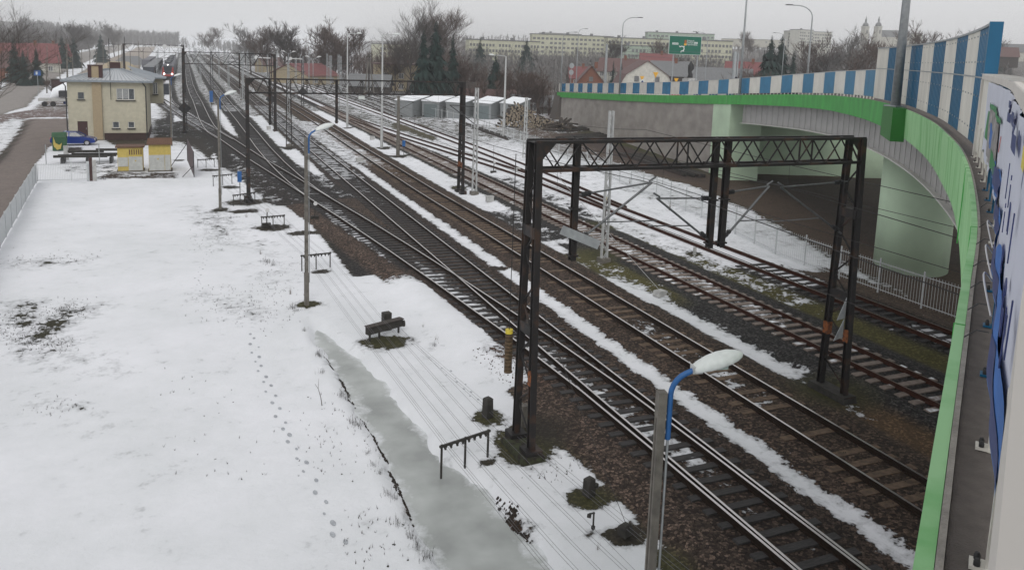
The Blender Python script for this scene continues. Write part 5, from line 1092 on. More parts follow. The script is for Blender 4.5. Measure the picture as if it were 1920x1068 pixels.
for (px, py, sx, sy, h_, lb_, mt) in ((914, 780, .26, .26, .62, 'dark square concrete block left of the near gantry foot', 'concrete_dark'), (1104, 925, .26, .24, .45, 'dark block with a pitched top in front of the near gantry', 'concrete_dark'), (1172, 998, .30, .26, .22, 'low dark block with a stay wire left of the foreground lamp post', 'concrete_dark')):
    x_, y_ = G(px, py); m = MB(); m.box((x_, y_, h_/2-.34), (sx, sy, h_), .35, taper=.88); m.box((x_, y_, h_-.32), (sx*.95, sy*.95, .05), .35, taper=.6); t = thing('anchor_block', (x_, y_, -.34), lb_, 'concrete block'); m.build('block', M[mt], t)
    if px == 1104: m = MB(); m.tube([(x_+.13, y_-.05, -.05), (x_+.18, y_-.12, -.05)], .07, 10); m.build('pulley', M['concrete_dark'], t)
x_, y_ = G(1172, 992); m = MB(); m.tube([(x_, y_, -.12), (8.95, 19.2, 4.0)], .008, 4); solo(m, 'stay_wire', M['wire'], (x_, y_, -.1), 'thin black stay wire from the low block up to the near gantry', 'wire')
x_, y_ = G(1112, 990); t = thing('pulley_post', (x_, y_, -.34), 'small black post with a side pulley standing among the wires in front', 'pulley post'); m = MB(); m.tube([(x_, y_, -.34), (x_, y_, .12)], .022, 8); m.tube([(x_, y_, -.3), (x_, y_, -.24)], .05, 10); m.build('post', M['concrete_dark'], t)
m = MB(); m.beam((x_+.02, y_, .10), (x_-.14, y_-.02, .12), .03, .03); m.tube([(x_-.10, y_-.04, .06), (x_-.16, y_+.02, .06)], .05, 10); m.build('pulley', M['concrete_dark'], t)
x_, y_ = G(1237, 552); m = MB(); m.box((x_, y_, -.22), (.55, .42, .26), .3, taper=.9); solo(m, 'anchor_block', M['concrete_pale'], (x_, y_, -.34), 'pale concrete anchor block with a white stay wire on the snow strip', 'concrete block')
m = MB(); m.tube([(x_, y_, -.1), (15.9, 33, 5.4)], .012, 4); solo(m, 'stay_wire', M['galv_pale'], (x_, y_, -.1), 'thin pale stay wire rising from the pale anchor block', 'wire')
x_, y_ = G(1302, 480); m = MB(); m.box((x_, y_, -.05), (.16, .14, .55), taper=.9); solo(m, 'marker_post', M['concrete_pale'], (x_, y_, -.33), 'short pale concrete marker post right of the siding', 'marker post')
x_, y_ = G(1131, 450); m = MB(); m.tube([(x_, y_, -.3), (x_, y_, 2.2)], .11, 10); t = thing('insulated_post', (x_, y_, -.3), 'brown wooden post with a yellow cap left of the white lattice mast', 'post'); m.build('post', M['timber_dark'], t); m = MB(); m.tube([(x_, y_, 2.2), (x_, y_, 2.42)], .12, 10); m.build('cap', M['yellow_paint'], t)
# small cabinets and point levers in the yard
for px, py, s_, lb_ in ((674, 305, .45, 'small pale cabinet on the snow between two brown lines'), (918, 378, .4, 'pale cabinet near the foot of the white mast'), (698, 262, .4, 'small pale cabinet left of the right white lamp pole'), (504, 243, .4, 'small pale cabinet in the snow beyond the second gantry'), (970, 322, .35, 'tiny cabinet beside the siding switch')):
    x_, y_ = G(px, py); m = MB(); m.box((x_, y_, s_/2-.3), (s_*1.3, s_, s_)); m.box((x_, y_, s_-.28), (s_*1.45, s_*1.1, .05)); solo(m, 'trackside_cabinet', M['concrete_pale'], (x_, y_, -.33), lb_, 'cabinet')
for px, py, lb_ in ((590, 411, 'black point machine lever with a white disc left of the bending line'), (925, 325, 'small black dwarf signal beside the siding'), (500, 425, 'low black lever in the dark soil heap')):
    x_, y_ = G(px, py); t = thing('point_lever', (x_, y_, -.33), lb_, 'lever'); m = MB(); m.box((x_, y_, -.18), (.5, .3, .22)); m.tube([(x_, y_, -.1), (x_+.05, y_, .75)], .035, 6); m.build('lever', M['concrete_dark'], t); m = MB(); m.tube([(x_+.05, y_-.05, .75), (x_+.05, y_+.0, .75)], .13, 12); m.build('disc', M['white_plastic'], t)
# semaphores
def semaphore(x_, Y_, ztop, lb_, sg=-1, zg=-.3):
    t = thing('semaphore_signal', (x_, Y_, zg), lb_, 'signal', 'mechanical semaphore signals'); m = MB()
    for s_ in (-1, 1): m.beam((x_+s_*.22, Y_, zg), (x_+s_*.12, Y_, ztop), .10, .10)
    for i in range(10): m.beam((x_-(.2-.1*i/10), Y_, zg+(ztop-zg)*i/10), (x_+(.2-.1*i/10), Y_, zg+(ztop-zg)*(i+1)/10), .05)
    m.build('mast', M['dark_steel'], t); m = MB(); m.beam((x_, Y_-.15, ztop-.4), (x_+sg*1.9, Y_-.15, ztop-.35), .05, .15); m.build('arm', M['white_plastic'], t)
    m = MB(); m.tube([(x_+sg*2.1, Y_-.2, ztop-.34), (x_+sg*2.1, Y_-.1, ztop-.34)], .27, 18); d_ = m.build('disc', M['white_plastic'], t); m = MB(); m.tube([(x_+sg*2.1, Y_-.19, ztop-.34), (x_+sg*2.1, Y_-.12, ztop-.34)], .33, 18, cap=False); m.build('rim', M['black_plastic'], d_)
    m = MB(); m.add([(x_, Y_-.2, 3.3), (x_-.8, Y_-.2, 2.5), (x_, Y_-.2, 1.7), (x_+.8, Y_-.2, 2.5), (x_, Y_-.15, 3.3), (x_-.8, Y_-.15, 2.5), (x_, Y_-.15, 1.7), (x_+.8, Y_-.15, 2.5)], [(0, 1, 2, 3), (7, 6, 5, 4), (0, 4, 5, 1), (1, 5, 6, 2), (2, 6, 7, 3), (3, 7, 4, 0)]); m.build('diamond_board', M['dark_steel'], t)
p = PY(343, 88, 109); semaphore(p[0], 109, p[1]+.3, 'semaphore with a round ended arm just above the third gantry left leg')
p = PY(507, 108, 128); semaphore(p[0], 128, p[1]+.3, 'semaphore with a round ended arm above the left end of the second gantry')
p = PY(567, 110, 150); semaphore(p[0], 150, p[1]+.3, 'farthest semaphore in front of the brown thicket')

# overhead wires
def wire(pts, lb_, grp, r=.011, mt='wire', name='overhead_wire'):
    m = MB(); m.tube(pts, r, 4); return solo(m, name, M[mt], pts[0], lb_, 'wire', grp)
def catenary(xf, zc, zm, lb_, Ys):
    ms = []
    for a, b_ in zip(Ys, Ys[1:]):
        for k in range(6): u = k/6; y = a+(b_-a)*u; ms.append((xf(y), y, zm-1.0*4*u*(1-u)*.55))
    ms.append((xf(Ys[-1]), Ys[-1], zm)); wire(ms, lb_+', upper wire', 'overhead wires along the lines', .012)
    wire([(xf(y), y, zc) for y in Ys], lb_+', lower wire', 'overhead wires along the lines', .010)
    for a, b_ in zip(Ys, Ys[1:]):
        for k in (1, 2, 4, 5):
            if a > 70: continue
            u = k/6; y = a+(b_-a)*u; z = zm-2.2*u*(1-u); wire([(xf(y), y, z), (xf(y), y, zc)], lb_+', short hanger', 'droppers of the overhead wires', .006, name='dropper')
catenary(lambda y: 12.75, 6.0, 7.25, 'overhead line above the straight main line', [-30, 19.65, 59.5, 107, 160, 260])
catenary(lambda y: 17.35, 6.0, 7.05, 'overhead line above the brown ballast line', [-30, 19.65, 59.5, 107, 160, 260])
catenary(lambda y: 22.6, 5.9, 7.1, 'overhead line above the rust red line', [-30, 36.2, 56.7, 107, 160, 260])

# ------------------------------------------------------------------ white security fence
fpts = [Vector(p) for p in ((31.9, 8), (31.8, 24.0), (31.8, 32.0), (31.9, 35.5), (33.0, 41.0), (34.2, 47.3), (36.3, 63.2), (38.0, 85.2), (39.3, 107.2), (38.6, 122.8), (37, 140))]
t = thing('security_fence', (31.8, 24, -.35), 'long white bar fence with arched tops between the siding and the bridge', 'fence'); pk = MB(); rl = MB(); dist = 0; last = -9
for a, b_ in zip(fpts, fpts[1:]):
    L_ = (b_-a).length; n_ = int(L_/.16)
    for z in (-.12, 1.22): rl.beam((a.x, a.y, z), (b_.x, b_.y, z), .03, .035)
    for i in range(n_):
        c = a.lerp(b_, i/n_); d = dist+L_*i/n_
        if c.y < 95: pk.beam((c.x, c.y, -.2), (c.x, c.y, 1.34), .013, .013)
        if d-last >= 2.5:
            last = d; m = MB(); m.beam((c.x, c.y, -.4), (c.x, c.y, 1.45), .06, .06); m.build('post', M['white_fence'], t)
    dist += L_
pk.build('bar', M['white_fence'], t, kind='stuff'); rl.build('rail', M['white_fence'], t)

# ------------------------------------------------------------------ garages, log pile, old rails
def TZ(x, y): return float(terrain(np.array([x]), np.array([y]))[0])
for i, (px, py) in enumerate(((773, 220), (823, 221), (868, 223), (920, 224), (970, 225))):
    x, y = G(px, py); rz = R(-32); c_, s_ = math.cos(rz), math.sin(rz)
    t = thing('garage', (x, y, -.35), 'grey sheet garage with a snow white roof, %s in the row' % ['leftmost', 'second from the left', 'middle one', 'second from the right', 'rightmost behind the logs'][i], 'garage', 'sheet garages in a row')
    loc = lambda u, v, z: (x-u*math.cos(R(35))*1+v*math.sin(R(48)), y+u*math.sin(R(35))+v*math.cos(R(48)), z)
    U, V = 3.0, 5.0; z1 = 2.25; m = MB(); m.add([loc(0, 0, -.35), loc(U, 0, -.35), loc(U, V, -.35), loc(0, V, -.35), loc(0, 0, z1), loc(U, 0, z1+.12), loc(U, V, z1+.9), loc(0, V, z1+.7)], [(0, 1, 5, 4), (1, 2, 6, 5), (2, 3, 7, 6), (3, 0, 4, 7)]); m.build('wall', M['garage'], t)
    m = MB(); o_ = .12; m.add([loc(-o_, -o_, z1+.03), loc(U+o_, -o_, z1+.15), loc(U+o_, V+o_, z1+.95), loc(-o_, V+o_, z1+.75), loc(-o_, -o_, z1+.14), loc(U+o_, -o_, z1+.26), loc(U+o_, V+o_, z1+1.07), loc(-o_, V+o_, z1+.87)], [(3, 2, 1, 0), (4, 5, 6, 7), (0, 1, 5, 4), (1, 2, 6, 5), (2, 3, 7, 6), (3, 0, 4, 7)]); m.build('roof', M['snowcap'], t)
    m = MB(); e = .03; m.add([loc(.35, -e, -.3), loc(U-.35, -e, -.3), loc(U-.35, -e, 1.9), loc(.35, -e, 1.9)], [(0, 1, 2, 3)]); m.build('door', M['garage_dark'] if i % 2 else M['garage'], t)
lm = []
for k in range(3):
    m = MB(); r0 = (.15, .19, .13)[k]; m.tube([(0, 0, 0), (.02, 1.2, .01), (0, 2.4, 0)], [r0, r0*.95, r0*.9], 9); 
    me_ = bpy.data.meshes.new('log'); me_.from_pydata([tuple(v) for v in m.v], [], m.f); me_.materials.append(M['bark']); me_.materials.append(M['log_end']); me_.polygons.foreach_set('material_index', [1 if len(f) > 4 else 0 for f in m.f]); lm.append(me_)
ra = random.Random(11); cL, cR = Vector(G(932, 238)), Vector(G(1050, 240)); ld = (cR-cL).normalized(); cnt = 0
for row in range(13):
    z = -.2+row*.27; f_lo, f_hi = .00+row*.028, 1.0-row*.05
    if row > 8: f_lo, f_hi = .22+(row-9)*.03, .62-(row-9)*.06
    n_ = int((f_hi-f_lo)*(cR-cL).length/.36)
    for i in range(n_):
        u = f_lo+(f_hi-f_lo)*(i+.5*(row % 2)+ra.uniform(-.2, .2))/n_; c = cL.lerp(cR, u); zz = z+.25*math.sin(u*9)+ra.uniform(-.08, .08)
        if u > .68 and row > 6: continue
        o = bpy.data.objects.new('log', lm[ra.randrange(3)]); COL.objects.link(o); o.location = (c.x+ra.uniform(-.1, .1), c.y-.6+ra.uniform(-.25, .25)+row*.10, zz); o.rotation_euler = (ra.uniform(-.08, .08), ra.uniform(0, 6), ra.uniform(-.45, .1))
        tag(o, 'short brown log lying in the big heap behind the fence', 'log', 'logs heaped in front of the garages'); cnt += 1
for i in range(34):
    u = ra.random(); c = Vector(G(1040+35*u, 236+10*ra.random())); o = bpy.data.objects.new('log', lm[i % 3]); COL.objects.link(o); o.location = (c.x, c.y, -.2+ra.random()*.9*(1-abs(u-.4))); o.rotation_euler = (ra.uniform(-.3, .3), 0, ra.uniform(-1.8, 1.8)); tag(o, 'short log scattered at the right end of the heap', 'log', 'loose logs right of the heap')
for (px0, py0), (px1, py1), k, lb_ in (((1045, 246), (1118, 240), 7, 'long pile of dark rails lying before the far end of the wall'), ((1062, 262), (1150, 252), 8, 'pile of dark sleepers and rails in front of the thick steel pole'), ((1180, 290), (1300, 330), 6, 'dark pile of rails lying along the foot of the wall'), ((868, 232), (952, 262), 2, 'long dark beams laid beside the white fence')):
    a, b_ = Vector((*G(px0, py0), -.2)), Vector((*G(px1, py1), -.2)); t = thing('rail_pile', a, lb_, 'pile of rails')
    nn = Vector((-(b_-a).y, (b_-a).x, 0)).normalized()
    for i in range(k):
        o_ = nn*(i-(k-1)/2)*.45; m = MB(); sh = ra.uniform(-.6, .6); dd = (b_-a).normalized()*sh; m.beam(a+o_+dd, b_+o_+dd+nn*ra.uniform(-.3, .3), .22, .3); m.build('rail', M['concrete_dark'] if i % 3 else M['timber_dark'], t)
t = thing('plank', (0, 0, 0), 'x', 'plank'); bpy.data.objects.remove(t)

# ------------------------------------------------------------------ train and wagons
def train_part(x, y0, L_, t, front=False):
    m = MB(); W = 2.85; n_ = 12; out_ = [(-W/2, .95), (-W/2, 3.0)]+[(-W/2*math.cos(R(a)), 3.0+.95*math.sin(R(a))) for a in (20, 45, 70, 90, 110, 135, 160)]+[(W/2, 3.0), (W/2, .95)]
    k = len(out_); secs = [(y0, 1.0, 0), (y0+L_, 1.0, 0)] if not front else [(y0, .90, .0), (y0+.5, .98, 0), (y0+1.2, 1, 0), (y0+L_, 1, 0)]
    vs = []
    for y, s_, _ in secs:
        for a, b_ in out_: vs.append((x+a*s_, y, .95+(b_-.95)*s_))
    fs = [(j*k+i, j*k+(i+1) % k, (j+1)*k+(i+1) % k, (j+1)*k+i) for j in range(len(secs)-1) for i in range(k)]+[tuple(range(k-1, -1, -1)), tuple((len(secs)-1)*k+i for i in range(k))]
    m.add(vs, fs); b_ = m.build('body', M['train_grey'], t); m = MB(); m.box((x, y0+L_/2, .6), (2.5, L_-2, .7)); m.build('underframe', M['train_dark'], t)
    for i in range(6): m = MB(); m.box((x+ra.uniform(-.4, .4), y0+L_*(i+.7)/6.6, 4.05), (ra.uniform(.8, 1.6), L_*.07, .28)); m.build('roof_equipment', M['train_dark'], b_)
    return b_
xa = -3.95; t = thing('train', (xa, 245, -.2), 'red and dark grey train with two bright headlights arriving behind the signal box', 'train'); b_ = train_part(xa, 245, 24, t, True)
for k in range(4): train_part(xa-.05*k, 270+k*25, 24.2, t)
m = MB(); m.box((xa, 244.96, 2.75), (1.85, .08, 1.2), taper=.96); m.box((xa, 244.98, 1.85), (1.5, .08, .6)); m.build('windscreen', M['train_dark'], t)
for s_ in (-1, 1):
    m = MB(); m.add([(xa+s_*1.30, 244.9, 1.0), (xa+s_*.75, 244.9, 1.0), (xa+s_*.85, 244.9, 2.2), (xa+s_*1.0, 244.9, 3.1), (xa+s_*1.28, 244.9, 3.0)], [(0, 1, 2, 3, 4) if s_ < 0 else (4, 3, 2, 1, 0)]); m.build('red_flank', M['train_red'], t)
    m = MB(); m.tube([(xa+s_*.92, 244.88, 1.38), (xa+s_*.92, 244.7, 1.38)], .17, 14); m.build('headlight', M['headlight'], t)
m = MB(); m.tube([(xa, 244.9, 3.62), (xa, 244.75, 3.62)], .10, 12); m.build('headlight', M['headlight'], t); m = MB(); m.box((xa, 244.85, 1.05), (2.3, .2, .5)); m.build('bumper', M['train_red'], t)
TRAIN = [o for o in COL.objects if o.name.startswith('train') and o.type == 'EMPTY'][0]; TRAIN.scale = (1.12, 1.12, 1.14)
t = thing('freight_train', (-8.6, 235, -.2), 'dark row of freight wagons standing left of the arriving train', 'train')
for k in range(8):
    m = MB(); m.box((-8.6-.03*k, 242+k*15, 2.3), (2.8, 13.6, 2.9), taper=.97); m.build('wagon', M['train_dark'], t)
t = thing('freight_train', (-12.5, 330, -.2), 'far pale row of wagons on the left side of the yard', 'train')
for k in range(5):
    m = MB(); m.box((-12.6, 330+k*15, 2.2), (2.8, 13.4, 2.8), taper=.97); m.build('wagon', M['train_grey'], t)
# loading area on the left: sheds and canopies, heaps
for (px, py, D_, sx, sy, h_, mt, lb_) in ((222, 104, 330, 15, 12, 2.6, 'plaster_tan', 'low brown heap shaped shed beyond the signal box roof'), (245, 97, 400, 16, 14, 3.4, 'grey_roof', 'second low shed on the pale yard behind'),):
    p = PD(px, py, D_); m = MB(); m.add([(p.x-sx/2, p.y-sy/2, -.4), (p.x+sx/2, p.y-sy/2, -.4), (p.x+sx/2, p.y+sy/2, -.4), (p.x-sx/2, p.y+sy/2, -.4), (p.x-sx/5, p.y, h_), (p.x+sx/5, p.y, h_)], [(0, 1, 5, 4), (1, 2, 5), (2, 3, 4, 5), (3, 0, 4)]); solo(m, 'gravel_heap', M[mt], (p.x, p.y, -.35), lb_.replace('shed', 'gravel heap'), 'heap')
p = PD(276, 107, 245); t = thing('platform_shelter', (p.x, p.y, -.3), 'pale loading shed between the gantry and the dark wagons', 'shed'); m = MB(); m.box((p.x, p.y+12, 1.0), (3.2, 30, 2.6)); m.build('wall', M['plaster'], t); m = MB(); m.box((p.x, p.y+12, 2.4), (3.8, 31, .25)); m.build('roof', M['snowcap'], t)
p = PD(283, 127, 180); m = MB(); m.box((p.x, p.y+2, .8), (6.5, 4, 2.4)); solo(m, 'freight_wagon', M['train_dark'], (p.x, p.y, -.3), 'dark low wagon just above the right end of the signal box roof', 'wagon')
# flatbed truck with a tarpaulin, brown hut, blue road sign
p = PD(99, 180, 150); t = thing('flatbed_lorry', (p.x, p.y, -.35), 'old flatbed lorry with a white cab parked left of the signal box', 'lorry'); m = MB(); m.box((p.x, p.y, .75), (4.0, 2.1, .42)); m.build('flatbed', M['concrete_pale'], t)
m = MB(); m.box((p.x+3.0, p.y, 1.15), (1.7, 2.0, 1.9), taper=.93); m.build('cab', M['plaster'], t); m = MB(); m.box((p.x+1.6, p.y+.1, 1.7), (1.3, 2, 1.0)); m.build('headboard', M['black_plastic'], t)
for dx in (-1.1, .1, 2.9):
    m = MB(); m.tube([(p.x+dx, p.y-1.0, .08), (p.x+dx, p.y-.7, .08)], .42, 14); m.build('wheel', M['tyre'], t)
p = PD(113, 138, 178); t = thing('hut', (p.x, p.y, -.3), 'small windowless dark brown hut behind the snowy mound', 'hut'); m = MB(); m.box((p.x, p.y, 1.2), (2.9, 2.4, 3.0)); m.build('wall', M['door_brown'], t); m = MB(); m.box((p.x, p.y, 2.76), (3.2, 2.7, .12)); m.build('roof', M['timber_dark'], t)
p = PD(117, 160, 166); m = MB(); m.tube([(p.x-2, p.y, -.35), (p.x-1, p.y, .8), (p.x+.6, p.y, 1.5), (p.x+3, p.y, 1.0), (p.x+4, p.y, -.35)], [.3, 1.0, 1.3, 1.1, .3], 12); solo(m, 'snow_mound', M['snowcap'], (p.x, p.y, -.35), 'rounded white mound between the hut and the lorry', 'snow heap', smooth=True)
p = PD(70, 137, 182); t = thing('road_sign', (p.x, p.y, -.35), 'square blue information sign at the edge of the left road', 'road sign'); m = MB(); m.tube([(p.x, p.y, -.4), (p.x, p.y, p.z+.3)], .05, 6); m.build('post', M['galv'], t); m = MB(); m.box((p.x, p.y-.08, p.z), (1.15, .05, 1.0)); m.build('plate', M['sign_blue'], t); m = MB(); m.box((p.x-.1, p.y-.12, p.z+.02), (.3, .02, .7)); m.box((p.x-.2, p.y-.12, p.z+.25), (.28, .02, .2)); m.build('symbol', M['sign_white'], t)
for px, y0, y1, D_, ln in ((125, 141, 73, 172, 0), (52, 123, 88, 250, 0), (88, 118, 85, 262, 0), (86, 136, 108, 185, 0), (112, 128, 104, 240, -3), (136, 126, 100, 270, 0), (153, 116, 94, 300, 0), (168, 112, 90, 330, 0), (180, 108, 88, 360, 0), (222, 118, 83, 260, 0), (228, 118, 85, 250, 0), (233, 120, 69, 240, 0), (244, 122, 98, 235, 0), (260, 108, 78, 280, 0), (268, 104, 74, 330, 0), (202, 110, 94, 300, 0), (193, 78, 100, 340, 0)):
    a, b_ = PD(px, max(y0, y1), D_), PD(px+ln, min(y0, y1), D_); z0 = TZ(a.x, a.y)-.2; m = MB(); m.tube([(a.x, a.y, z0), b_], .13 if px != 125 else .2, 7, .08); solo(m, 'utility_pole', M['concrete_old'] if px != 233 else M['dark_steel'], (a.x, a.y, z0), 'thin utility pole beside the left road and loading yard', 'pole', 'utility poles along the left road')

# ------------------------------------------------------------------ houses
def house(px, py, D_, w_, dp, hw, hr, rz, wm, rm, lb_, wins=3, chim=True, zoff=0, name='house', gable=True, mans=False):
    p = PD(px, py, D_); z0 = p.z if zoff is None else TZ(p.x, p.y)-.4+zoff; c, s_ = math.cos(rz), math.sin(rz); T_ = lambda u, v, z: (p.x+u*c-v*s_, p.y+u*s_+v*c, z0+z)
    t = thing(name, (p.x, p.y, z0), lb_, 'house'); W, V = w_/2, dp
    m = MB(); m.add([T_(-W, 0, -2), T_(W, 0, -2), T_(W, V, -2), T_(-W, V, -2), T_(-W, 0, hw), T_(W, 0, hw), T_(W, V, hw), T_(-W, V, hw)], [(0, 1, 5, 4), (1, 2, 6, 5), (2, 3, 7, 6), (3, 0, 4, 7)])
    if gable == 'front':
        if mans: m.add([T_(-W, 0, hw), T_(W, 0, hw), T_(W*.72, 0, hw+hr*.55), T_(0, 0, hw+hr), T_(-W*.72, 0, hw+hr*.55)], [(0, 1, 2, 3, 4)])
        else: m.add([T_(-W, 0, hw), T_(W, 0, hw), T_(0, 0, hw+hr)], [(0, 1, 2)])
    else:
        m.add([T_(-W, 0, hw), T_(-W, V, hw), T_(-W, V/2, hw+hr), T_(W, 0, hw), T_(W, V, hw), T_(W, V/2, hw+hr)], [(1, 0, 2), (3, 4, 5)])
    m.build('wall', M[wm], t); r_ = MB(); o_ = .4; k = .12
    if gable == 'front':
        prof = [(-W-o_, hw-.25), (-W*.72, hw+hr*.55+k), (0, hw+hr+k), (W*.72, hw+hr*.55+k), (W+o_, hw-.25)] if mans else [(-W-o_, hw-.35), (0, hw+hr+k), (W+o_, hw-.35)]
        for (a, za), (b_, zb) in zip(prof, prof[1:]): r_.add([T_(a, -o_, za), T_(b_, -o_, zb), T_(b_, V+o_, zb), T_(a, V+o_, za), T_(a, -o_, za-k), T_(b_, -o_, zb-k), T_(b_, V+o_, zb-k), T_(a, V+o_, za-k)], [(0, 1, 2, 3), (7, 6, 5, 4), (0, 4, 5, 1), (2, 6, 7, 3)])
    elif hr > .5:
        for v0, v1 in ((-o_, V/2), (V+o_, V/2)): r_.add([T_(-W-o_, v0, hw-.25), T_(W+o_, v0, hw-.25), T_(W+o_, v1, hw+hr+k), T_(-W-o_, v1, hw+hr+k), T_(-W-o_, v0, hw-.25-k), T_(W+o_, v0, hw-.25-k), T_(W+o_, v1, hw+hr), T_(-W-o_, v1, hw+hr)], [(0, 1, 2, 3) if v0 < 0 else (3, 2, 1, 0), (7, 6, 5, 4), (0, 4, 5, 1), (1, 5, 6, 2), (3, 7, 4, 0)])
    else: r_.add([T_(-W-o_, -o_, hw+.02), T_(W+o_, -o_, hw+.02), T_(W+o_, V+o_, hw+.02), T_(-W-o_, V+o_, hw+.02), T_(-W-o_, -o_, hw+.3), T_(W+o_, -o_, hw+.3), T_(W+o_, V+o_, hw+.3), T_(-W-o_, V+o_, hw+.3)], [(3, 2, 1, 0), (4, 5, 6, 7), (0, 1, 5, 4), (1, 2, 6, 5), (2, 3, 7, 6), (3, 0, 4, 7)])
    rf_ = r_.build('roof', M[rm], t)
    if chim: m = MB(); m.box(T_(W*.3, V*.45, hw+hr+.3), (.8, .6, 1.6), rz); m.build('chimney', M['brick_red'], rf_)
    for fl in range(max(1, int(hw/2.7))):
        for i in range(wins):
            u = -W+(i+.5)*w_/wins; z = fl*2.8+1.6; m = MB(); m.add([T_(u-.55, -.04, z-.65), T_(u+.55, -.04, z-.65), T_(u+.55, -.04, z+.65), T_(u-.55, -.04, z+.65)], [(0, 1, 2, 3)]); w__ = m.build('window', M['win_dark'], t)
            m = MB(); m.add([T_(u-.66, -.02, z-.76), T_(u+.66, -.02, z-.76), T_(u+.66, -.02, z+.76), T_(u-.66, -.02, z+.76)], [(0, 1, 2, 3)]); m.add([T_(u-.05, -.06, z-.65), T_(u+.05, -.06, z-.65), T_(u+.05, -.06, z+.65), T_(u-.05, -.06, z+.65)], [(0, 1, 2, 3)]); m.build('frame', M['frame_white'], w__)
    if gable == 'front':
        m = MB(); u = 0 if not mans else .0; z = hw+hr*.42
        for u in ((-W*.35, W*.35) if mans else (0,)):
            m = MB(); m.add([T_(u-.5, -.04, z-.6), T_(u+.5, -.04, z-.6), T_(u+.5, -.04, z+.6), T_(u-.5, -.04, z+.6)], [(0, 1, 2, 3)]); m.build('window', M['win_dark'], t)
    return t
house(1212, 165, 172, 12.5, 12, 4.2, 6.6, R(-22), 'plaster', 'brown_roof', 'white house with a brown mansard roof behind the yellow warning signs', 3, False, 0, gable='front', mans=True)
house(1108, 152, 205, 9.5, 9, 3.2, 5.6, R(-24), 'brick_red', 'brown_roof', 'brick house with a steep gable facing the road', 2, True, 0, gable='front')
house(1156, 135, 265, 13, 10, 5.5, 4, R(-40), 'plaster', 'brown_roof', 'large white house with a dull red roof behind the brick house', 4, True, 1)
house(1322, 160, 150, 11, 8, .6, 3.4, R(-30), 'plaster', 'pink_roof', 'low building with a bright red roof behind the parapet and the statue', 2, False, 2.2)
house(1350, 140, 200, 14, 9, 2.5, 4.0, R(-42), 'timber_dark', 'grey_roof', 'barn with a wide grey roof right of the green road sign', 2, False, 3)
house(1398, 128, 250, 12, 9, 3.5, 3.5, R(-42), 'plaster', 'red_roof', 'house with a low dark red roof left of the dark spruces', 3, True, 4)
house(1090, 130, 260, 7, 8, 3.0, 3.5, R(-20), 'brick_red', 'red_roof', 'small house with a dull red roof among the bare trees', 2, True, 1)
house(1258, 128, 240, 11, 9, 4.5, 4.0, R(-30), 'timber_dark', 'grey_roof', 'dark roofed house right behind the white mansard house', 2, True, 2)
house(1232, 112, 300, 12, 9, 4, 4.0, R(-30), 'plaster', 'red_roof', 'pinkish roofed house above the white mansard house', 3, True, 4)
house(608, 152, 240, 12, 17, 3.2, 3.0, R(32), 'plaster_tan', 'red_roof', 'low house with a broad red roof beside the snowy sidings', 2, False, 0)
house(752, 166, 215, 13, 11, 7.3, .2, R(-8), 'plaster_tan', 'brown_roof', 'tan two storey flat roofed house left of the tall spruces', 3, True, 0)
house(690, 168, 200, 10, 9, 2.4, 2.5, R(-20), 'timber_dark', 'grey_roof', 'low dark shed behind the right white lamp pole', 1, False, 0, name='shed')
house(835, 190, 160, 14, 9, 2.2, 3.0, R(-12), 'timber_dark', 'timber_dark', 'long dark timber shed behind the garages', 1, False, 0, name='shed')
house(905, 188, 158, 15, 8, 2.0, 2.0, R(-15), 'timber_dark', 'brown_roof', 'low dark shed with snow traces right behind the garages', 1, False, 0, name='shed')
house(1000, 190, 150, 8, 7, 2.0, 1.6, R(-20), 'concrete_old', 'grey_roof', 'small grey shed at the right end of the garages', 1, False, 0, name='shed')
house(55, 112, 290, 17, 10, 3.6, 5.5, R(18), 'plaster', 'red_roof', 'house with a large dull red roof on the far left', 3, True, 0)
house(95, 97, 330, 13, 10, 4, 4.0, R(20), 'plaster_tan', 'red_roof', 'smaller red roofed house right of the large one', 2, True, 1)
house(25, 128, 235, 9, 8, 3, 3.2, R(30), 'plaster', 'timber_dark', 'house with dark roof behind the bare branches on the left', 1, True, 0)
house(-8, 118, 230, 10, 8, 4, 3.5, R(20), 'brick_red', 'brown_roof', 'brick house cut by the left edge of the view', 2, True, 0)
house(515, 140, 330, 9, 8, 3.4, 3, R(20), 'plaster_tan', 'brown_roof', 'small tan house behind the double headed lamps', 1, False, 0)
house(1870, 118, 420, 16, 10, 3, 4, R(-45), 'timber_dark', 'brown_roof', 'dark barn on the hill at the far right edge', 1, False, None)
house(1892, 108, 520, 14, 10, 3.4, 4, R(-45), 'plaster', 'grey_roof', 'pale hill house above the dark barn on the right', 2, False, None)
house(1412, 83, 620, 46, 12, 3.5, .3, R(-42), 'plaster', 'snowcap', 'long low hall with a snow white roof on the hill', 5, False, None, name='hall')
house(1838, 160, 75, 9, 7, 1.5, 2.2, R(-50), 'brick_red', 'brown_roof', 'red roof peeping over the banner parapet', 1, False, 5)

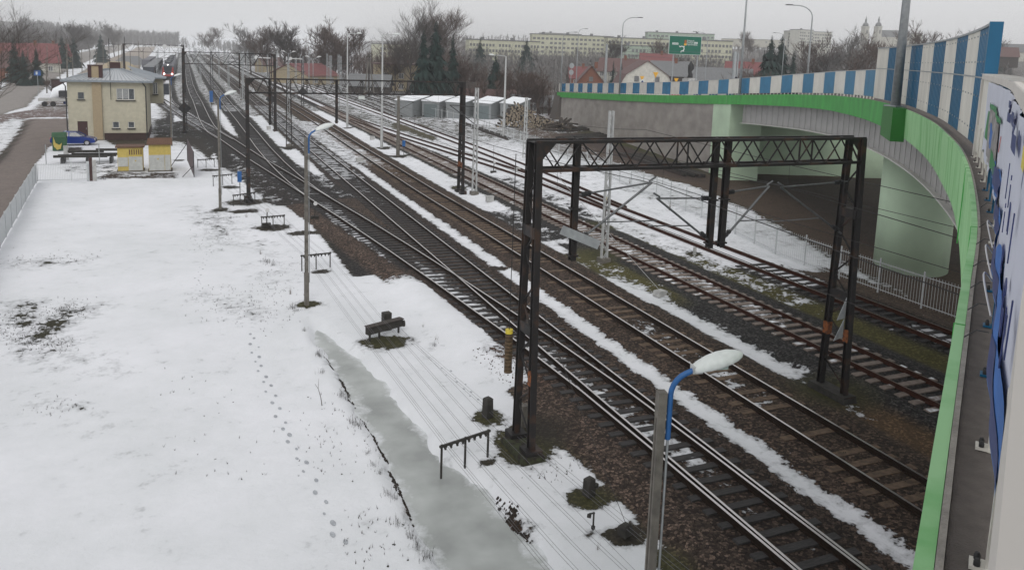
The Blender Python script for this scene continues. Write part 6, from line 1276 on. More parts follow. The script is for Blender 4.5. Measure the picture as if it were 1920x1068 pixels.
def block(px0, px1, ytop, D_, fl, wm, lb_, rz=None, bays=14):
    a, b_ = PD(px0, ytop, D_), PD(px1, ytop, D_*1.02); W = math.hypot(b_.x-a.x, b_.y-a.y); z1 = (a.z+b_.z)/2; hgt_ = fl*2.8+1.2; z0 = z1-hgt_; d = Vector(((b_.x-a.x)/W, (b_.y-a.y)/W)); nn = Vector((-d.y, d.x)); nn = nn if nn.y > 0 else -nn
    t = thing('apartment_block', (a.x, a.y, z0), lb_, 'apartment block'); P_ = lambda u, v, z: (a.x+d.x*u+nn.x*v, a.y+d.y*u+nn.y*v, z)
    m = MB(); m.add([P_(0, 0, z0-9), P_(W, 0, z0-9), P_(W, 11, z0-9), P_(0, 11, z0-9), P_(0, 0, z1), P_(W, 0, z1), P_(W, 11, z1), P_(0, 11, z1)], [(0, 1, 5, 4), (1, 2, 6, 5), (2, 3, 7, 6), (3, 0, 4, 7), (4, 5, 6, 7)]); m.build('wall', M[wm], t)
    m = MB(); m.add([P_(-.3, -.3, z1), P_(W+.3, -.3, z1), P_(W+.3, 11.3, z1), P_(-.3, 11.3, z1), P_(-.3, -.3, z1+.5), P_(W+.3, -.3, z1+.5), P_(W+.3, 11.3, z1+.5), P_(-.3, 11.3, z1+.5)], [(0, 1, 5, 4), (1, 2, 6, 5), (4, 5, 6, 7), (3, 0, 4, 7)])
    for i in range(int(W/16)): m.box(P_(8+16*i, 5, z1+1.1), (1.6, 1.2, 1.3))
    m.build('roof', M['grey_roof'], t)
    nb_ = min(bays, int(99/fl)); proto_ = None
    for f in range(fl):
        for i in range(nb_):
            if (i % 5) == 3 and f % 2: continue
            u = (i+.5)*W/nb_; z = z0+1.5+f*2.8; ww = min(1.0, W/nb_*.32)
            if proto_ is None:
                m = MB(); m.add([P_(u-ww, -.06, z-.7), P_(u+ww, -.06, z-.7), P_(u+ww, -.06, z+.7), P_(u-ww, -.06, z+.7)], [(0, 1, 2, 3)]); proto_ = m.build('window', M['win_dark'], t); u0, z0_ = u, z
            else: o = proto_.copy(); COL.objects.link(o); o.location = (d.x*(u-u0), d.y*(u-u0), z-z0_)
block(880, 1012, 77, 420, 4, 'block_pale', 'long pale yellow apartment block behind the two blue grey spruces', bays=22)
block(998, 1150, 67, 520, 5, 'block_pale', 'pale green yellow apartment block left of the arched lamp', bays=19)
block(1140, 1256, 73, 500, 5, 'block_pale', 'pale apartment block directly left of the green road sign', bays=16)
block(1155, 1255, 87, 440, 4, 'block_green', 'grey green apartment block with balconies in front of the pale ones', bays=14)
block(1300, 1374, 77, 430, 5, 'block_pale', 'cream apartment block right of the green road sign', bays=11)
block(1215, 1340, 63, 640, 5, 'block_green', 'hazy distant apartment block above the green road sign', bays=16)
block(1020, 1090, 64, 680, 5, 'block_white', 'farthest pale block behind the left arched lamp', bays=12)
block(1478, 1560, 60, 800, 5, 'block_white', 'white hospital like block on the hill left of the church', bays=18)
block(1500, 1526, 57, 790, 6, 'block_white', 'tall middle wing of the white block on the hill', bays=7)
block(1650, 1730, 63, 900, 2, 'block_white', 'long low pale building right of the church', bays=14)
block(712, 770, 84, 480, 4, 'block_pale', 'pale block half hidden behind the great bare tree', bays=9)
# twin towered church
t = None
for i, px in enumerate((1620, 1644)):
    p = PD(px, 78, 880); z0 = p.z-12
    if t is None: t = thing('church', (p.x, p.y, z0), 'white church with twin domed towers on the hill', 'church')
    m = MB(); m.box((p.x, p.y, z0+12), (5.2, 5.2, 28)); tw = m.build('tower', M['plaster'], t); zt = z0+26
    m = MB(); m.box((p.x, p.y, zt+.4), (6, 6, .8)); m.box((p.x, p.y, zt-9), (5.7, 5.7, .7)); m.build('cornice', M['block_white'], tw)
    m = MB(); m.tube([(p.x, p.y, zt+.8), (p.x, p.y, zt+2), (p.x, p.y, zt+3.5), (p.x, p.y, zt+4.6), (p.x, p.y, zt+4.8), (p.x, p.y, zt+6.6), (p.x, p.y, zt+6.9), (p.x, p.y, zt+8), (p.x, p.y, zt+11)], [2.9, 3.0, 2.3, 1.1, .9, .9, 1.2, .6, .1], 12); m.build('dome', M['grey_roof'], tw, smooth=True)
    for k, z in ((0, zt-4.5), (1, zt-15)): m = MB(); m.box((p.x, p.y-2.65, z), (1.6, .1, 3.6)); m.build('opening', M['win_dark'], tw)
p = PD(1668, 78, 890); m = MB(); z0 = p.z-9; m.box((p.x, p.y, z0+6), (34, 16, 14), R(-45)); m.build('nave', M['plaster'], t); m = MB(); m.add([(p.x-14, p.y+6, z0+13), (p.x+10, p.y-17, z0+13), (p.x+17, p.y-8, z0+13), (p.x-7, p.y+15, z0+13), (p.x-9, p.y+9, z0+20), (p.x+12, p.y-11, z0+20)], [(0, 1, 5, 4), (3, 4, 5, 2), (0, 4, 3), (1, 2, 5)]); m.build('roof', M['grey_roof'], t)

# grey screen wall along the far sidings
a, b_ = Vector(G(572, 158)), Vector(G(462, 112)); t = thing('screen_wall', (a.x, a.y, -.3), 'long grey screen wall along the far snowy sidings', 'wall'); n_ = 18
for i in range(n_):
    p, q_ = a.lerp(b_, i/n_), a.lerp(b_, (i+.97)/n_); m = MB(); m.beam((p.x, p.y, 1.0), (q_.x, q_.y, 1.0), .15, 2.9); m.build('panel', M['concrete_pale'], t)

# ------------------------------------------------------------------ road sign, warning signs, statue, people
p0, p1 = PD(1254, 101, 128), PD(1313, 103, 131); q0, q1 = PD(1254.5, 67.5, 128), PD(1316, 70, 131); t = thing('direction_sign', ((p0.x+p1.x)/2, (p0.y+p1.y)/2, 4.4), 'large green direction sign with white lettering and a roundabout symbol', 'road sign')
nrm = Vector((-(p1.y-p0.y), (p1.x-p0.x), 0)).normalized(); nrm = -nrm if nrm.y > 0 else nrm; W = (p1-p0).length; Hh = (q0.z+q1.z-p0.z-p1.z)/2; ux = Vector(((p1-p0).x, (p1-p0).y, 0)).normalized(); zb = (p0.z+p1.z)/2; O = Vector((p0.x, p0.y, zb))
S_ = lambda u, v, o=0.: O+ux*u*W+Vector((0, 0, 1))*v*Hh+nrm*o
def srect(u0, v0, u1, v1, o, mt, nm): m = MB(); m.add([S_(u0, v0, o), S_(u1, v0, o), S_(u1, v1, o), S_(u0, v1, o), S_(u0, v0, o-.03), S_(u1, v0, o-.03), S_(u1, v1, o-.03), S_(u0, v1, o-.03)], [(0, 1, 2, 3), (7, 6, 5, 4), (0, 4, 5, 1), (1, 5, 6, 2), (2, 6, 7, 3), (3, 7, 4, 0)]); return m.build(nm, M[mt], t)
srect(-.012, -.02, 1.012, 1.02, 0, 'sign_white', 'border'); srect(0, 0, 1, 1, .04, 'sign_green', 'plate'); srect(.085, .52, .275, .63, .06, 'sign_white', 'destination_panel')
srect(.465, .60, .53, .80, .06, 'sign_brown', 'symbol'); srect(.455, .50, .53, .60, .06, 'sign_yellow', 'symbol')
for txt, u, v, sz in (('Białystok', .66, .765, .30), ('Goniądz', .645, .66, .30), ('Dąbrowa', .65, .555, .30)):
    c = S_(u, v, .075); putmesh(textmesh(txt, .36), 'lettering', M['sign_white'], (tuple(ux), (0, 0, 1), tuple(nrm)), c, t)
c = S_(.83, .555, .075); putmesh(textmesh('Biał.', .40), 'lettering', M['sign_white'], (tuple(ux), (0, 0, 1), tuple(nrm)), c, t)
for u in (.80, .86): c = S_(u, .66, .06); m = MB(); m.tube([c, c+nrm*.02], .15, 12); m.build('symbol', M['sign_white'], t)
c = S_(.18, .575, .08); putmesh(textmesh('Centrum', .26), 'lettering', M['sign_green'], (tuple(ux), (0, 0, 1), tuple(nrm)), c, t)
m = MB(); ring = [S_(.385+.075*math.cos(R(a))*1, .305+.135*math.sin(R(a)), .08) for a in range(-100, 150, 12)]; m.tube(ring, .085, 6)
for a in (45, 135, -50, -100): m.tube([S_(.385+.075*math.cos(R(a)), .305+.135*math.sin(R(a)), .08), S_(.385+.115*math.cos(R(a)), .305+.21*math.sin(R(a)), .08)], .08, 6)
m.build('roundabout_symbol', M['sign_white'], t)
for u in (.16, .93): c = S_(u, 0, -.15); m = MB(); m.tube([(c.x, c.y, 3.8), (c.x, c.y, zb+Hh*.9)], .10, 8); m.build('post', M['galv'], t)
for px, py, D_, lb_ in ((1204, 147, 134, 'left small yellow warning triangle above the blue roundabout sign'), (1229.5, 140.5, 128, 'larger yellow give way triangle in front of the white house'), (1268, 151, 126, 'right yellow triangle left of the bright red roof')):
    c = PD(px, py, D_); r_ = .42 if px != 1229.5 else .5; t = thing('warning_sign', (c.x, c.y, 4.5), lb_, 'road sign', 'yellow give way signs by the roundabout'); m = MB(); m.add([(c.x-r_, c.y, c.z+r_*.8), (c.x+r_, c.y, c.z+r_*.8), (c.x, c.y, c.z-r_), (c.x-r_, c.y+.04, c.z+r_*.8), (c.x+r_, c.y+.04, c.z+r_*.8), (c.x, c.y+.04, c.z-r_)], [(2, 1, 0), (3, 4, 5), (0, 1, 4, 3), (1, 2, 5, 4), (2, 0, 3, 5)]); m.build('plate', M['sign_yellow'], t)
    m = MB(); m.tube([(c.x, c.y+.07, c.z+.2), (c.x, c.y+.07, 4.3)], .04, 6); m.build('post', M['galv'], t)
c = PD(1204, 153.5, 134); t = thing('roundabout_sign', (c.x, c.y, 4.5), 'round blue roundabout sign under the left yellow triangle', 'road sign'); m = MB(); m.tube([(c.x, c.y-.05, c.z), (c.x, c.y-.02, c.z)], .40, 16); m.build('plate', M['sign_white'], t); m = MB(); m.tube([(c.x, c.y-.08, c.z), (c.x, c.y-.06, c.z)], .2, 14); m.build('symbol', M['navy'], t)
for px, py in ((1072, 123.5), (1071, 136)):
    c = PD(px, py, 150); t = thing('round_sign_back', (c.x, c.y, 4), 'grey back of a round road sign near the far end of the parapet, %s one' % ('upper' if py < 130 else 'lower'), 'road sign'); m = MB(); m.tube([(c.x, c.y-.03, c.z), (c.x, c.y, c.z)], .5, 18); m.build('plate', M['galv'], t); m = MB(); m.tube([(c.x-.02, c.y+.05, c.z), (c.x-.02, c.y+.05, 3.4)], .04, 6); m.build('post', M['galv'], t)
c = PD(1361, 151.5, 118); d_ = Vector((math.cos(R(-25)), math.sin(R(-25)), 0)); t = thing('street_name_sign', (c.x, c.y, 5), 'small dark green sign behind the striped parapet', 'road sign'); m = MB(); m.beam(c-d_*.85, c+d_*.85, .05, .38); m.build('plate', M['sign_green'], t); putmesh(textmesh('Dąbrowa Biał.', .27), 'lettering', M['sign_white'], (tuple(d_), (0, 0, 1), (d_.y, -d_.x, 0)), c+Vector((d_.y, -d_.x, 0))*.05, t)
m = MB(); m.tube([c-Vector((0, 0, 2.2)), c], .04, 6); m.build('post', M['galv'], t)
# statue
c = PD(1293, 152, 150); t = thing('statue', (c.x, c.y, 3.5), 'dark statue group on a grey stone plinth in front of the red roof', 'statue'); m = MB(); m.box((c.x, c.y, c.z-1.4), (1.9, 1.9, 3.6)); m.box((c.x, c.y, c.z-.1), (1.5, 1.5, 1.3)); m.build('plinth', M['concrete_pale'], t)
m = MB(); m.tube([(c.x, c.y, c.z+.4), (c.x+.1, c.y, c.z+1.2), (c.x-.1, c.y, c.z+1.7), (c.x+.15, c.y, c.z+2.4), (c.x+.1, c.y, c.z+3.0), (c.x, c.y, c.z+3.6)], [.55, .42, .35, .62, .42, .06], 10); m.tube([(c.x+.2, c.y, c.z+2.3), (c.x+.7, c.y, c.z+2.7)], .16, 8); m.tube([(c.x-.1, c.y, c.z+2.3), (c.x-.45, c.y, c.z+2.9)], .14, 8); m.build('figure', M['bronze'], t, smooth=True)
# person behind the parapet
def person(c, lb_, coat='cloth_blue'):
    t = thing('person', (c.x, c.y, c.z-1.55), lb_, 'person'); z = c.z-1.55
    m = MB(); m.tube([(c.x, c.y, z+.85), (c.x, c.y, z+1.1), (c.x, c.y, z+1.38), (c.x, c.y, z+1.46), (c.x, c.y, z+1.52), (c.x, c.y, z+1.60), (c.x, c.y, z+1.70), (c.x, c.y, z+1.76)], [.17, .19, .22, .12, .06, .10, .10, .03], 12)
    for s_ in (-1, 1): m.tube([(c.x+s_*.08, c.y, z+.9), (c.x+s_*.09, c.y+.02, z+.48), (c.x+s_*.10, c.y, z)], [.10, .075, .05], 8); m.tube([(c.x+s_*.2, c.y, z+1.38), (c.x+s_*.27, c.y, z+1.08), (c.x+s_*.26, c.y-.08, z+.82)], [.065, .055, .04], 8)
    m.build('body', M['skin'], t, smooth=True); m = MB(); m.tube([(c.x, c.y, z+.72), (c.x, c.y, z+1.1), (c.x, c.y, z+1.36), (c.x, c.y, z+1.49)], [.24, .23, .26, .11], 12)
    for s_ in (-1, 1): m.tube([(c.x+s_*.2, c.y, z+1.39), (c.x+s_*.29, c.y, z+1.08), (c.x+s_*.28, c.y-.08, z+.86)], [.09, .08, .065], 8)
    m.build('jacket', M[coat], t, smooth=True); m = MB(); m.tube([(c.x, c.y+.01, z+1.64), (c.x, c.y+.01, z+1.74), (c.x, c.y+.01, z+1.80)], [.125, .115, .03], 12); m.build('hat', M['dark_cloth'], t, smooth=True)
    m = MB()
    for s_ in (-1, 1): m.tube([(c.x+s_*.08, c.y, z+.85), (c.x+s_*.1, c.y+.02, z+.45), (c.x+s_*.11, c.y, z+.06)], [.13, .10, .08], 8)
    m.build('trousers', M['dark_cloth'], t)
p = BP(80, 2.0); person(Vector((p[0], p[1], p[2]+1.62)), 'person in a blue jacket and black hat walking behind the parapet', 'cloth_blue')
p = BP(134, 3.0); person(Vector((p[0], p[1], p[2]+1.62)), 'distant person in dark clothes at the far end of the parapet', 'dark_cloth')

# ------------------------------------------------------------------ trees
def bare_tree(seed, h, spread=.42, forks=3, twigs=5, tr=.018, levels=3, r0=None, low=.25, kids=(7, 6, 6), upw=.35, tn=3):
    rg = random.Random(seed); m = MB(); tk = MB(); r0 = r0 or h*.017
    def grow(p, d, L_, r, lv):
        n_ = 4 if lv < 2 else 2; pts = [p]; q = p.copy(); dd = d.copy()
        for i in range(n_):
            dd = (dd+Vector((rg.gauss(0, .13), rg.gauss(0, .13), rg.gauss(0, .08)+.05*upw))).normalized(); q = q+dd*L_/n_; pts.append(q.copy())
        rs = [max(tr*.6, r*(1-.75*i/n_)) for i in range(n_+1)]
        (tk if lv == 0 else m).tube(pts, rs, 6 if lv == 0 else (4 if lv == 1 else 3), cap=False)
        if lv >= levels:
            for k in range(twigs):
                u = rg.uniform(.25, 1); i = min(n_-1, int(u*n_)); b_ = pts[i].lerp(pts[i+1], u*n_-i); a = (dd+Vector((rg.gauss(0, .55), rg.gauss(0, .55), rg.gauss(.15, .35)))).normalized(); l = L_*rg.uniform(.35, .75)
                e = b_+a*l; s_ = Vector((rg.gauss(0, 1), rg.gauss(0, 1), 0)).normalized()*tr; m.add([b_-s_, b_+s_, e], [(0, 1, 2)])
                if rg.random() < .7: e2 = b_.lerp(e, .5); a2 = (a+Vector((rg.gauss(0, .6), rg.gauss(0, .6), rg.gauss(.1, .4)))).normalized(); s2 = s_*.8; m.add([e2-s2, e2+s2, e2+a2*l*.6], [(0, 1, 2)])
            return
        nk = kids[min(lv, len(kids)-1)]
        for k in range(nk):
            u = low+(1-low)*(k+rg.random())/nk if lv == 0 else rg.uniform(.2, 1); i = min(n_-1, int(u*n_)); b_ = pts[i].lerp(pts[i+1], u*n_-i); az = rg.uniform(0, 2*PI); el = rg.uniform(.25, .95) if lv == 0 else rg.uniform(-.1, .9)
            side = Vector((math.cos(az)*math.cos(el), math.sin(az)*math.cos(el), math.sin(el))); a = (dd*.45+side*(.9 if lv == 0 else .75)+Vector((0, 0, upw*.4))).normalized()
            grow(b_, a, L_*(spread+.2*(1-u))*rg.uniform(.75, 1.2) if lv == 0 else L_*rg.uniform(.5, .75), max(tr, rs[i]*.55), lv+1)
    grow(Vector((0, 0, -.3)), Vector((rg.uniform(-.05, .05), rg.uniform(-.05, .05), 1)), h*.72, r0, 0)
    return tk, m
def spruce_mesh(seed, h, r, dens=1.0):
    rg = random.Random(seed); m = MB(); n_ = int(h*7*dens)
    for i in range(n_):
        u = (i+rg.random())/n_; z = h*(.05+.95*u); rad = r*(1-u)**.85*(1+.25*math.sin(z*3.1+seed))+.08; k = int(6+7*(1-u))
        for j in range(k):
            a = rg.uniform(0, 2*PI); L_ = rad*rg.uniform(.6, 1.15); d = Vector((math.cos(a), math.sin(a), 0)); s_ = Vector((-d.y, d.x, 0)); b_ = Vector((0, 0, z))
            for q in range(3):
                f0, f1 = .25+.25*q, .55+.25*q; w_ = L_*.20*(1.1-.25*q); p0 = b_+d*L_*f0+Vector((0, 0, -L_*.28*f0+rg.uniform(-.05, .05))); p1 = b_+d*L_*f1+Vector((0, 0, -L_*.42*f1)); off = rg.uniform(-.12, .12)*L_
                m.add([p0-s_*w_+s_*off, p0+s_*w_+s_*off, p1+s_*off*1.6+Vector((0, 0, -.10*L_*q))], [(0, 1, 2)])
    return m
def tree_thing(nm, meshes, mats, names, loc, lb_, cat='tree', grp=None, sc=1, rz=0, htop=None):
    t = thing(nm, loc, lb_, cat, grp)
    top = max(max(v[2] for v in me_.v) if isinstance(me_, MB) else max(v.co.z for v in me_.vertices) for me_ in meshes)
    if htop: sc = htop/top
    for me_, mt, n_ in zip(meshes, mats, names):
        if isinstance(me_, MB):
            o = me_.build(n_, mt, None); 
        else: o = bpy.data.objects.new(n_, me_); COL.objects.link(o)
        o.parent = t
    t.scale = (sc, sc, sc); t.rotation_euler = (0, 0, rz); return t
def place(px, pyb, pyt, D_, zmode='t'):
    """ground point and height for a tree seen between two image rows"""
    p = PD(px, pyt, D_); z0 = TZ(p.x, p.y); return p.x, p.y, z0, p.z-z0
# great bare tree and its neighbour
x, y, z0, h_ = place(772, 150, -22, 205); a, b_ = bare_tree(5, h_*1.08, .66, tr=.042, twigs=10, levels=3, kids=(10, 8, 7), low=.28, r0=.55); tree_thing('bare_tree', (a, b_), (M['bark'], M['branch']), ('trunk', 'crown'), (x, y, z0), 'great bare tree standing highest behind the tall spruces', htop=h_)
x, y, z0, h_ = place(826, 150, 2, 212); a, b_ = bare_tree(9, h_*1.05, .58, tr=.042, twigs=10, levels=3, kids=(9, 8, 7), low=.33, r0=.45); tree_thing('bare_tree', (a, b_), (M['bark'], M['branch_brown']), ('trunk', 'crown'), (x, y, z0), 'slightly lower bare tree right of the great one behind the spruces', htop=h_)
# branch of a tree at the left edge
x, y, z0, h_ = place(-48, 150, -75, 82); a, b_ = bare_tree(23, h_*1.0, .62, tr=.014, twigs=7, levels=3, kids=(8, 7, 7), low=.35, r0=.3, upw=-.1); tree_thing('bare_tree', (a, b_), (M['bark'], M['bark']), ('trunk', 'crown'), (x, y, z0), 'near bare tree whose dark branches reach in from the upper left corner', htop=h_)
# spruces
for i, (px, pt, D_, r_, lb_) in enumerate(((818, 38, 150, 3.9, 'tallest dark spruce right of the great bare tree'), (795, 54, 146, 3.2, 'dark spruce joined to the left side of the tallest spruce'), (850, 62, 158, 2.3, 'narrow dark spruce right of the tallest spruce'),
        (930, 100, 165, 3.2, 'dark bushy spruce behind the grey lamp pole'), (901, 70, 330, 4.2, 'blue grey spruce in front of the long pale block, left one'), (988, 72, 330, 5.2, 'blue grey spruce in front of the long pale block, right one'),
        (1166, 118, 185, 1.9, 'dark spruce left of the white mansard house'), (1151, 112, 195, 1.2, 'slim dark conifer before the large white house'), (1448, 66, 200, 4.8, 'dark spruce right of the tall lamp on the bridge'), (1468, 64, 205, 4.4, 'dark spruce beside the small distant lamp'), (1490, 92, 190, 2.4, 'lower dark spruce at the right of the spruce group'), (1434, 90, 215, 2.0, 'lower dark spruce at the left of the spruce group'),
        (24, 68, 225, 2.6, 'dark spruce before the large red roofed house'), (67, 88, 215, 1.8, 'small round conifer at the roadside fence'), (42, 92, 212, 1.6, 'dark clipped conifer left of the small round one'), (115, 66, 330, 4, 'dark spruce left of the tall utility pole'), (137, 68, 340, 3.5, 'dark spruce right of the tall utility pole'), (188, 62, 420, 4, 'hazy spruce on the wooded slope left of the aerial'), (1880, 82, 480, 6, 'hazy spruce on the hill at the far right'))):
    x, y, z0, h_ = place(px, 0, pt, D_); k = 2.1 if D_ < 220 else 1.3
    m = spruce_mesh(i+3, h_, r_, k*(.62 if h_ > 10 else 1)); m2 = MB(); m2.tube([(0, 0, -.5), (0, 0, h_*.95)], .22, 6, .04)
    tree_thing('spruce_tree', (m2, m), (M['bark'], M['spruce']), ('trunk', 'crown'), (x, y, z0), lb_)
# prototypes shared by the remaining single trees
def tomesh(pair, nm):
    out_ = []
    for k, mb_ in enumerate(pair):
        me_ = bpy.data.meshes.new(nm); me_.from_pydata(mb_.v, [], mb_.f); out_.append(me_)
    return out_
PR = [tomesh(bare_tree(31+i, 10, .5 if i % 2 else .42, tr=.034, twigs=8, levels=3, kids=(9, 7, 6), low=.18), 'bare_tree_mesh') for i in range(4)]
BR = [M['branch'], M['branch_brown'], M['branch_grey'], M['branch_brown']]
for i, pr_ in enumerate(PR): pr_[0].materials.append(M['bark']); pr_[1].materials.append(BR[i])
rt = random.Random(5)
singles = [(470, 34, 300, 'leftmost rounded bare tree right of the vanishing tracks'), (532, 28, 270, 'broad rounded bare tree above the double headed lamps'), (598, 40, 270, 'bare tree behind the low red roof'), (634, 26, 255, 'tall rounded bare tree left of the left white lamp pole'), (655, 44, 250, 'bare tree right behind the left white lamp pole'),
    (503, 44, 290, 'slim bare tree left of the broad rounded one'), (560, 52, 280, 'lower bare tree left of the low red roof'), (742, 60, 215, 'bare tree left of the tan flat roofed house top'), (990, 116, 150, 'dense reddish thicket tree above the rightmost garage'), (1018, 120, 148, 'dense brown tree before the end of the long wall'), (958, 118, 165, 'brown thicket tree behind the log pile'),
    (870, 82, 180, 'twiggy brown tree behind the timber shed'), (894, 100, 190, 'brown tree between the narrow spruce and the grey lamp pole'), (1156, 62, 330, 'knotty bare tree behind the arched lamp'), (1256, 62, 330, 'bare tree left of the green road sign'), (1752, 30, 330, 'rounded bare tree standing alone above the tall barrier'), (1578, 40, 250, 'broad bare tree left of the church towers'), (1612, 50, 225, 'bare tree in front of the church towers'), (1545, 52, 255, 'bare tree right of the lamp pointing left'),
    (1428, 112, 150, 'brown bush like tree behind the striped parapet'), (1405, 56, 560, 'hazy round tree on the skyline above the green block'), (1822, 46, 420, 'hazy bare tree right of the barrier edge'), (1850, 56, 460, 'second hazy bare tree at the far right'), (12, 30, 300, 'tall bare tree behind the left red roofs'), (132, 33, 520, 'ragged tall bare tree on the left slope'), (165, 35, 540, 'ragged bare tree group left of the clear skyline gap'), (212, 32, 560, 'ragged tall bare tree above the signal box chimney'), (398, 48, 640, 'dark rounded tree clump at the right of the vanishing point'), (1650, 72, 210, 'leaning bare tree beside the white barrier start'), (100, 142, 172, 'leafless bush beside the blue road sign')]
for i, (px, pt, D_, lb_) in enumerate(singles):
    x, y, z0, h_ = place(px, 0, pt, D_); k = rt.randrange(4)
    if 'brown' in lb_ or 'reddish' in lb_: k = 1
    tree_thing('bare_tree', PR[k], (None, None), ('trunk', 'crown'), (x, y, z0-.3), lb_, htop=h_+.3, rz=rt.uniform(0, 6))
# woods that read as one mass
def wood(name, lb_, n_, px0, px1, d0, d1, h0, h1, mt, seed, dens=26, wd=.10, spr=0.):
    rg = np.random.RandomState(seed); V = []; Fc = []; c = 0
    for i in range(n_):
        D_ = math.sqrt(rg.uniform(d0*d0, d1*d1)); p = PD(rg.uniform(px0, px1), 100, D_); z0 = TZ(p.x, p.y)-.4
        if np.interp(p.y, [0, 266, 564, 1045, 1800], [-30, -48, -65, -87, -101])-6 < p.x < 46 and p.y < 1250: continue
        h_ = rg.uniform(h0, h1)
        if spr and rg.rand() < spr:
            for q in range(40):
                u = rg.rand(); a = rg.uniform(0, 2*PI); rr_ = h_*.22*(1-u)+.2; zz = z0+h_*(.1+.9*u); dx, dy = math.cos(a), math.sin(a); w2 = rr_*.45
                V += [(p.x-dy*w2, p.y+dx*w2, zz+.2), (p.x+dy*w2, p.y-dx*w2, zz+.2), (p.x+dx*rr_, p.y+dy*rr_, zz-.12*h_*.5)]; Fc.append((c, c+1, c+2)); c += 3
            continue
        w_ = wd*D_/300+.04; V += [(p.x-w_, p.y, z0), (p.x+w_, p.y, z0), (p.x, p.y, z0+h_*.8)]; Fc.append((c, c+1, c+2)); c += 3
        for q in range(dens):
            b0 = h_*rg.uniform(.12, .75); a = rg.uniform(0, 2*PI); L_ = h_*rg.uniform(.18, .42)*(1.1-b0/h_*.6); el = rg.uniform(.3, 1.2); d = np.array([math.cos(a)*math.cos(el), math.sin(a)*math.cos(el), math.sin(el)]); P0_ = np.array([p.x, p.y, z0+b0]); s_ = np.array([-math.sin(a), math.cos(a), 0])*w_*.55
            E_ = P0_+d*L_; V += [tuple(P0_-s_), tuple(P0_+s_), tuple(E_)]; Fc.append((c, c+1, c+2)); c += 3
            for r2 in range(3):
                u = rg.uniform(.3, .95); B2 = P0_+d*L_*u; d2 = d+rg.normal(0, .55, 3); d2 /= np.linalg.norm(d2); s2 = s_*.6; V += [tuple(B2-s2), tuple(B2+s2), tuple(B2+d2*L_*.5)]; Fc.append((c, c+1, c+2)); c += 3
    me_ = bpy.data.meshes.new(name); me_.from_pydata(V, [], Fc); me_.materials.append(mt); o = bpy.data.objects.new(name, me_); COL.objects.link(o); return tag(o, lb_, 'woodland', kind='stuff')
wood('woodland', 'hazy bare woods on the left hillside', 1500, -80, 230, 330, 1000, 8, 14, M['branch'], 1, 18, .26, .12)
wood('woodland', 'bare wood behind the left red roofed houses', 260, -60, 130, 255, 360, 5, 9, M['branch'], 2, 22, .12, .25)
wood('woodland', 'hazy distant tree line at the end of the tracks', 300, 250, 480, 700, 1500, 8, 15, M['branch_grey'], 3, 14, .2)
wood('woodland', 'hazy wooded ridge beyond the long left road', 1500, 40, 335, 600, 1750, 13, 22, M['branch'], 12, 14, .24)
wood('thicket', 'brown bare thicket right of the snowy sidings', 380, 455, 850, 262, 400, 6, 12, M['branch_brown'], 4, 30, .12)
wood('thicket', 'low brown thicket behind the red roofed house and the tan house', 170, 560, 1010, 215, 260, 4, 8, M['branch_brown'], 5, 30, .11)
wood('thicket', 'dense dark red brown thicket behind the garages and logs', 120, 850, 1036, 142, 175, 4, 7.5, M['branch_brown'], 6, 34, .13)
wood('woodland', 'bare trees among the apartment blocks', 900, 820, 1500, 260, 430, 6, 12, M['branch_grey'], 7, 24, .12, .06)
wood('woodland', 'hazy tree line behind the apartment blocks', 700, 440, 1900, 640, 1200, 8, 14, M['branch_grey'], 8, 14, .2, .05)
wood('woodland', 'bare trees on the slope below the church', 560, 1440, 1900, 240, 560, 6, 12, M['branch_grey'], 9, 24, .12, .06)
wood('thicket', 'low hedge and shrubs behind the parapet', 170, 1040, 1640, 170, 230, 3, 5.5, M['branch'], 10, 26, .12, .25)
# lamps with two heads along the far platform
for i, (px, pt, D_) in enumerate(((541, 98, 235), (518, 91, 275), (501, 85, 320), (487, 80, 370), (475, 76, 430), (587, 108, 205))):
    p = PD(px, pt, D_); t = thing('double_lamp', (p.x, p.y, -.3), 'lamp post with two small white heads along the far sidings', 'lamp post', 'double headed lamps along the far sidings'); m = MB(); m.tube([(p.x, p.y, -.4), (p.x, p.y, p.z-.3)], .09, 6); m.tube([(p.x-1.2, p.y, p.z+.1), (p.x, p.y, p.z-.5), (p.x+1.2, p.y, p.z+.1)], .05, 5); m.build('pole', M['galv'], t)
    for s_ in (-1, 1): m = MB(); m.tube([(p.x+s_*.9, p.y, p.z+.05), (p.x+s_*1.4, p.y, p.z+.25), (p.x+s_*2.0, p.y, p.z+.28)], [.08, .2, .06], 8); m.build('lamp_head', M['white_plastic'], t)
p0_ = PD(692, 110, 190); t = thing('wooden_mast', (p0_.x, p0_.y, -.3), 'dark wooden power mast with two slanting concrete props', 'mast'); m = MB(); m.tube([(p0_.x, p0_.y, -.4), (p0_.x, p0_.y, 9.4)], .22, 8, .16); m.beam((p0_.x-.7, p0_.y, 8.8), (p0_.x+.7, p0_.y, 8.8), .12); m.beam((p0_.x-.6, p0_.y, 8.0), (p0_.x+.6, p0_.y, 8.0), .12); m.build('pole', M['timber_dark'], t)
for s_ in (-1, 1): m = MB(); m.tube([(p0_.x+s_*1.2, p0_.y-.5, -.4), (p0_.x+s_*.15, p0_.y, 7.6)], .16, 8); m.build('prop', M['concrete_old'], t)
x, y = G(678, 222); t = thing('board_sign', (x, y, -.3), 'small white board on a thin post beside the far sidings', 'sign'); p_ = PY(678, 183, y); m = MB(); m.box((p_[0], y, p_[1]), (1.0, .05, .55)); m.build('plate', M['sign_white'], t); m = MB(); m.tube([(p_[0], y+.05, -.3), (p_[0], y+.05, p_[1])], .04, 6); m.build('post', M['galv'], t)

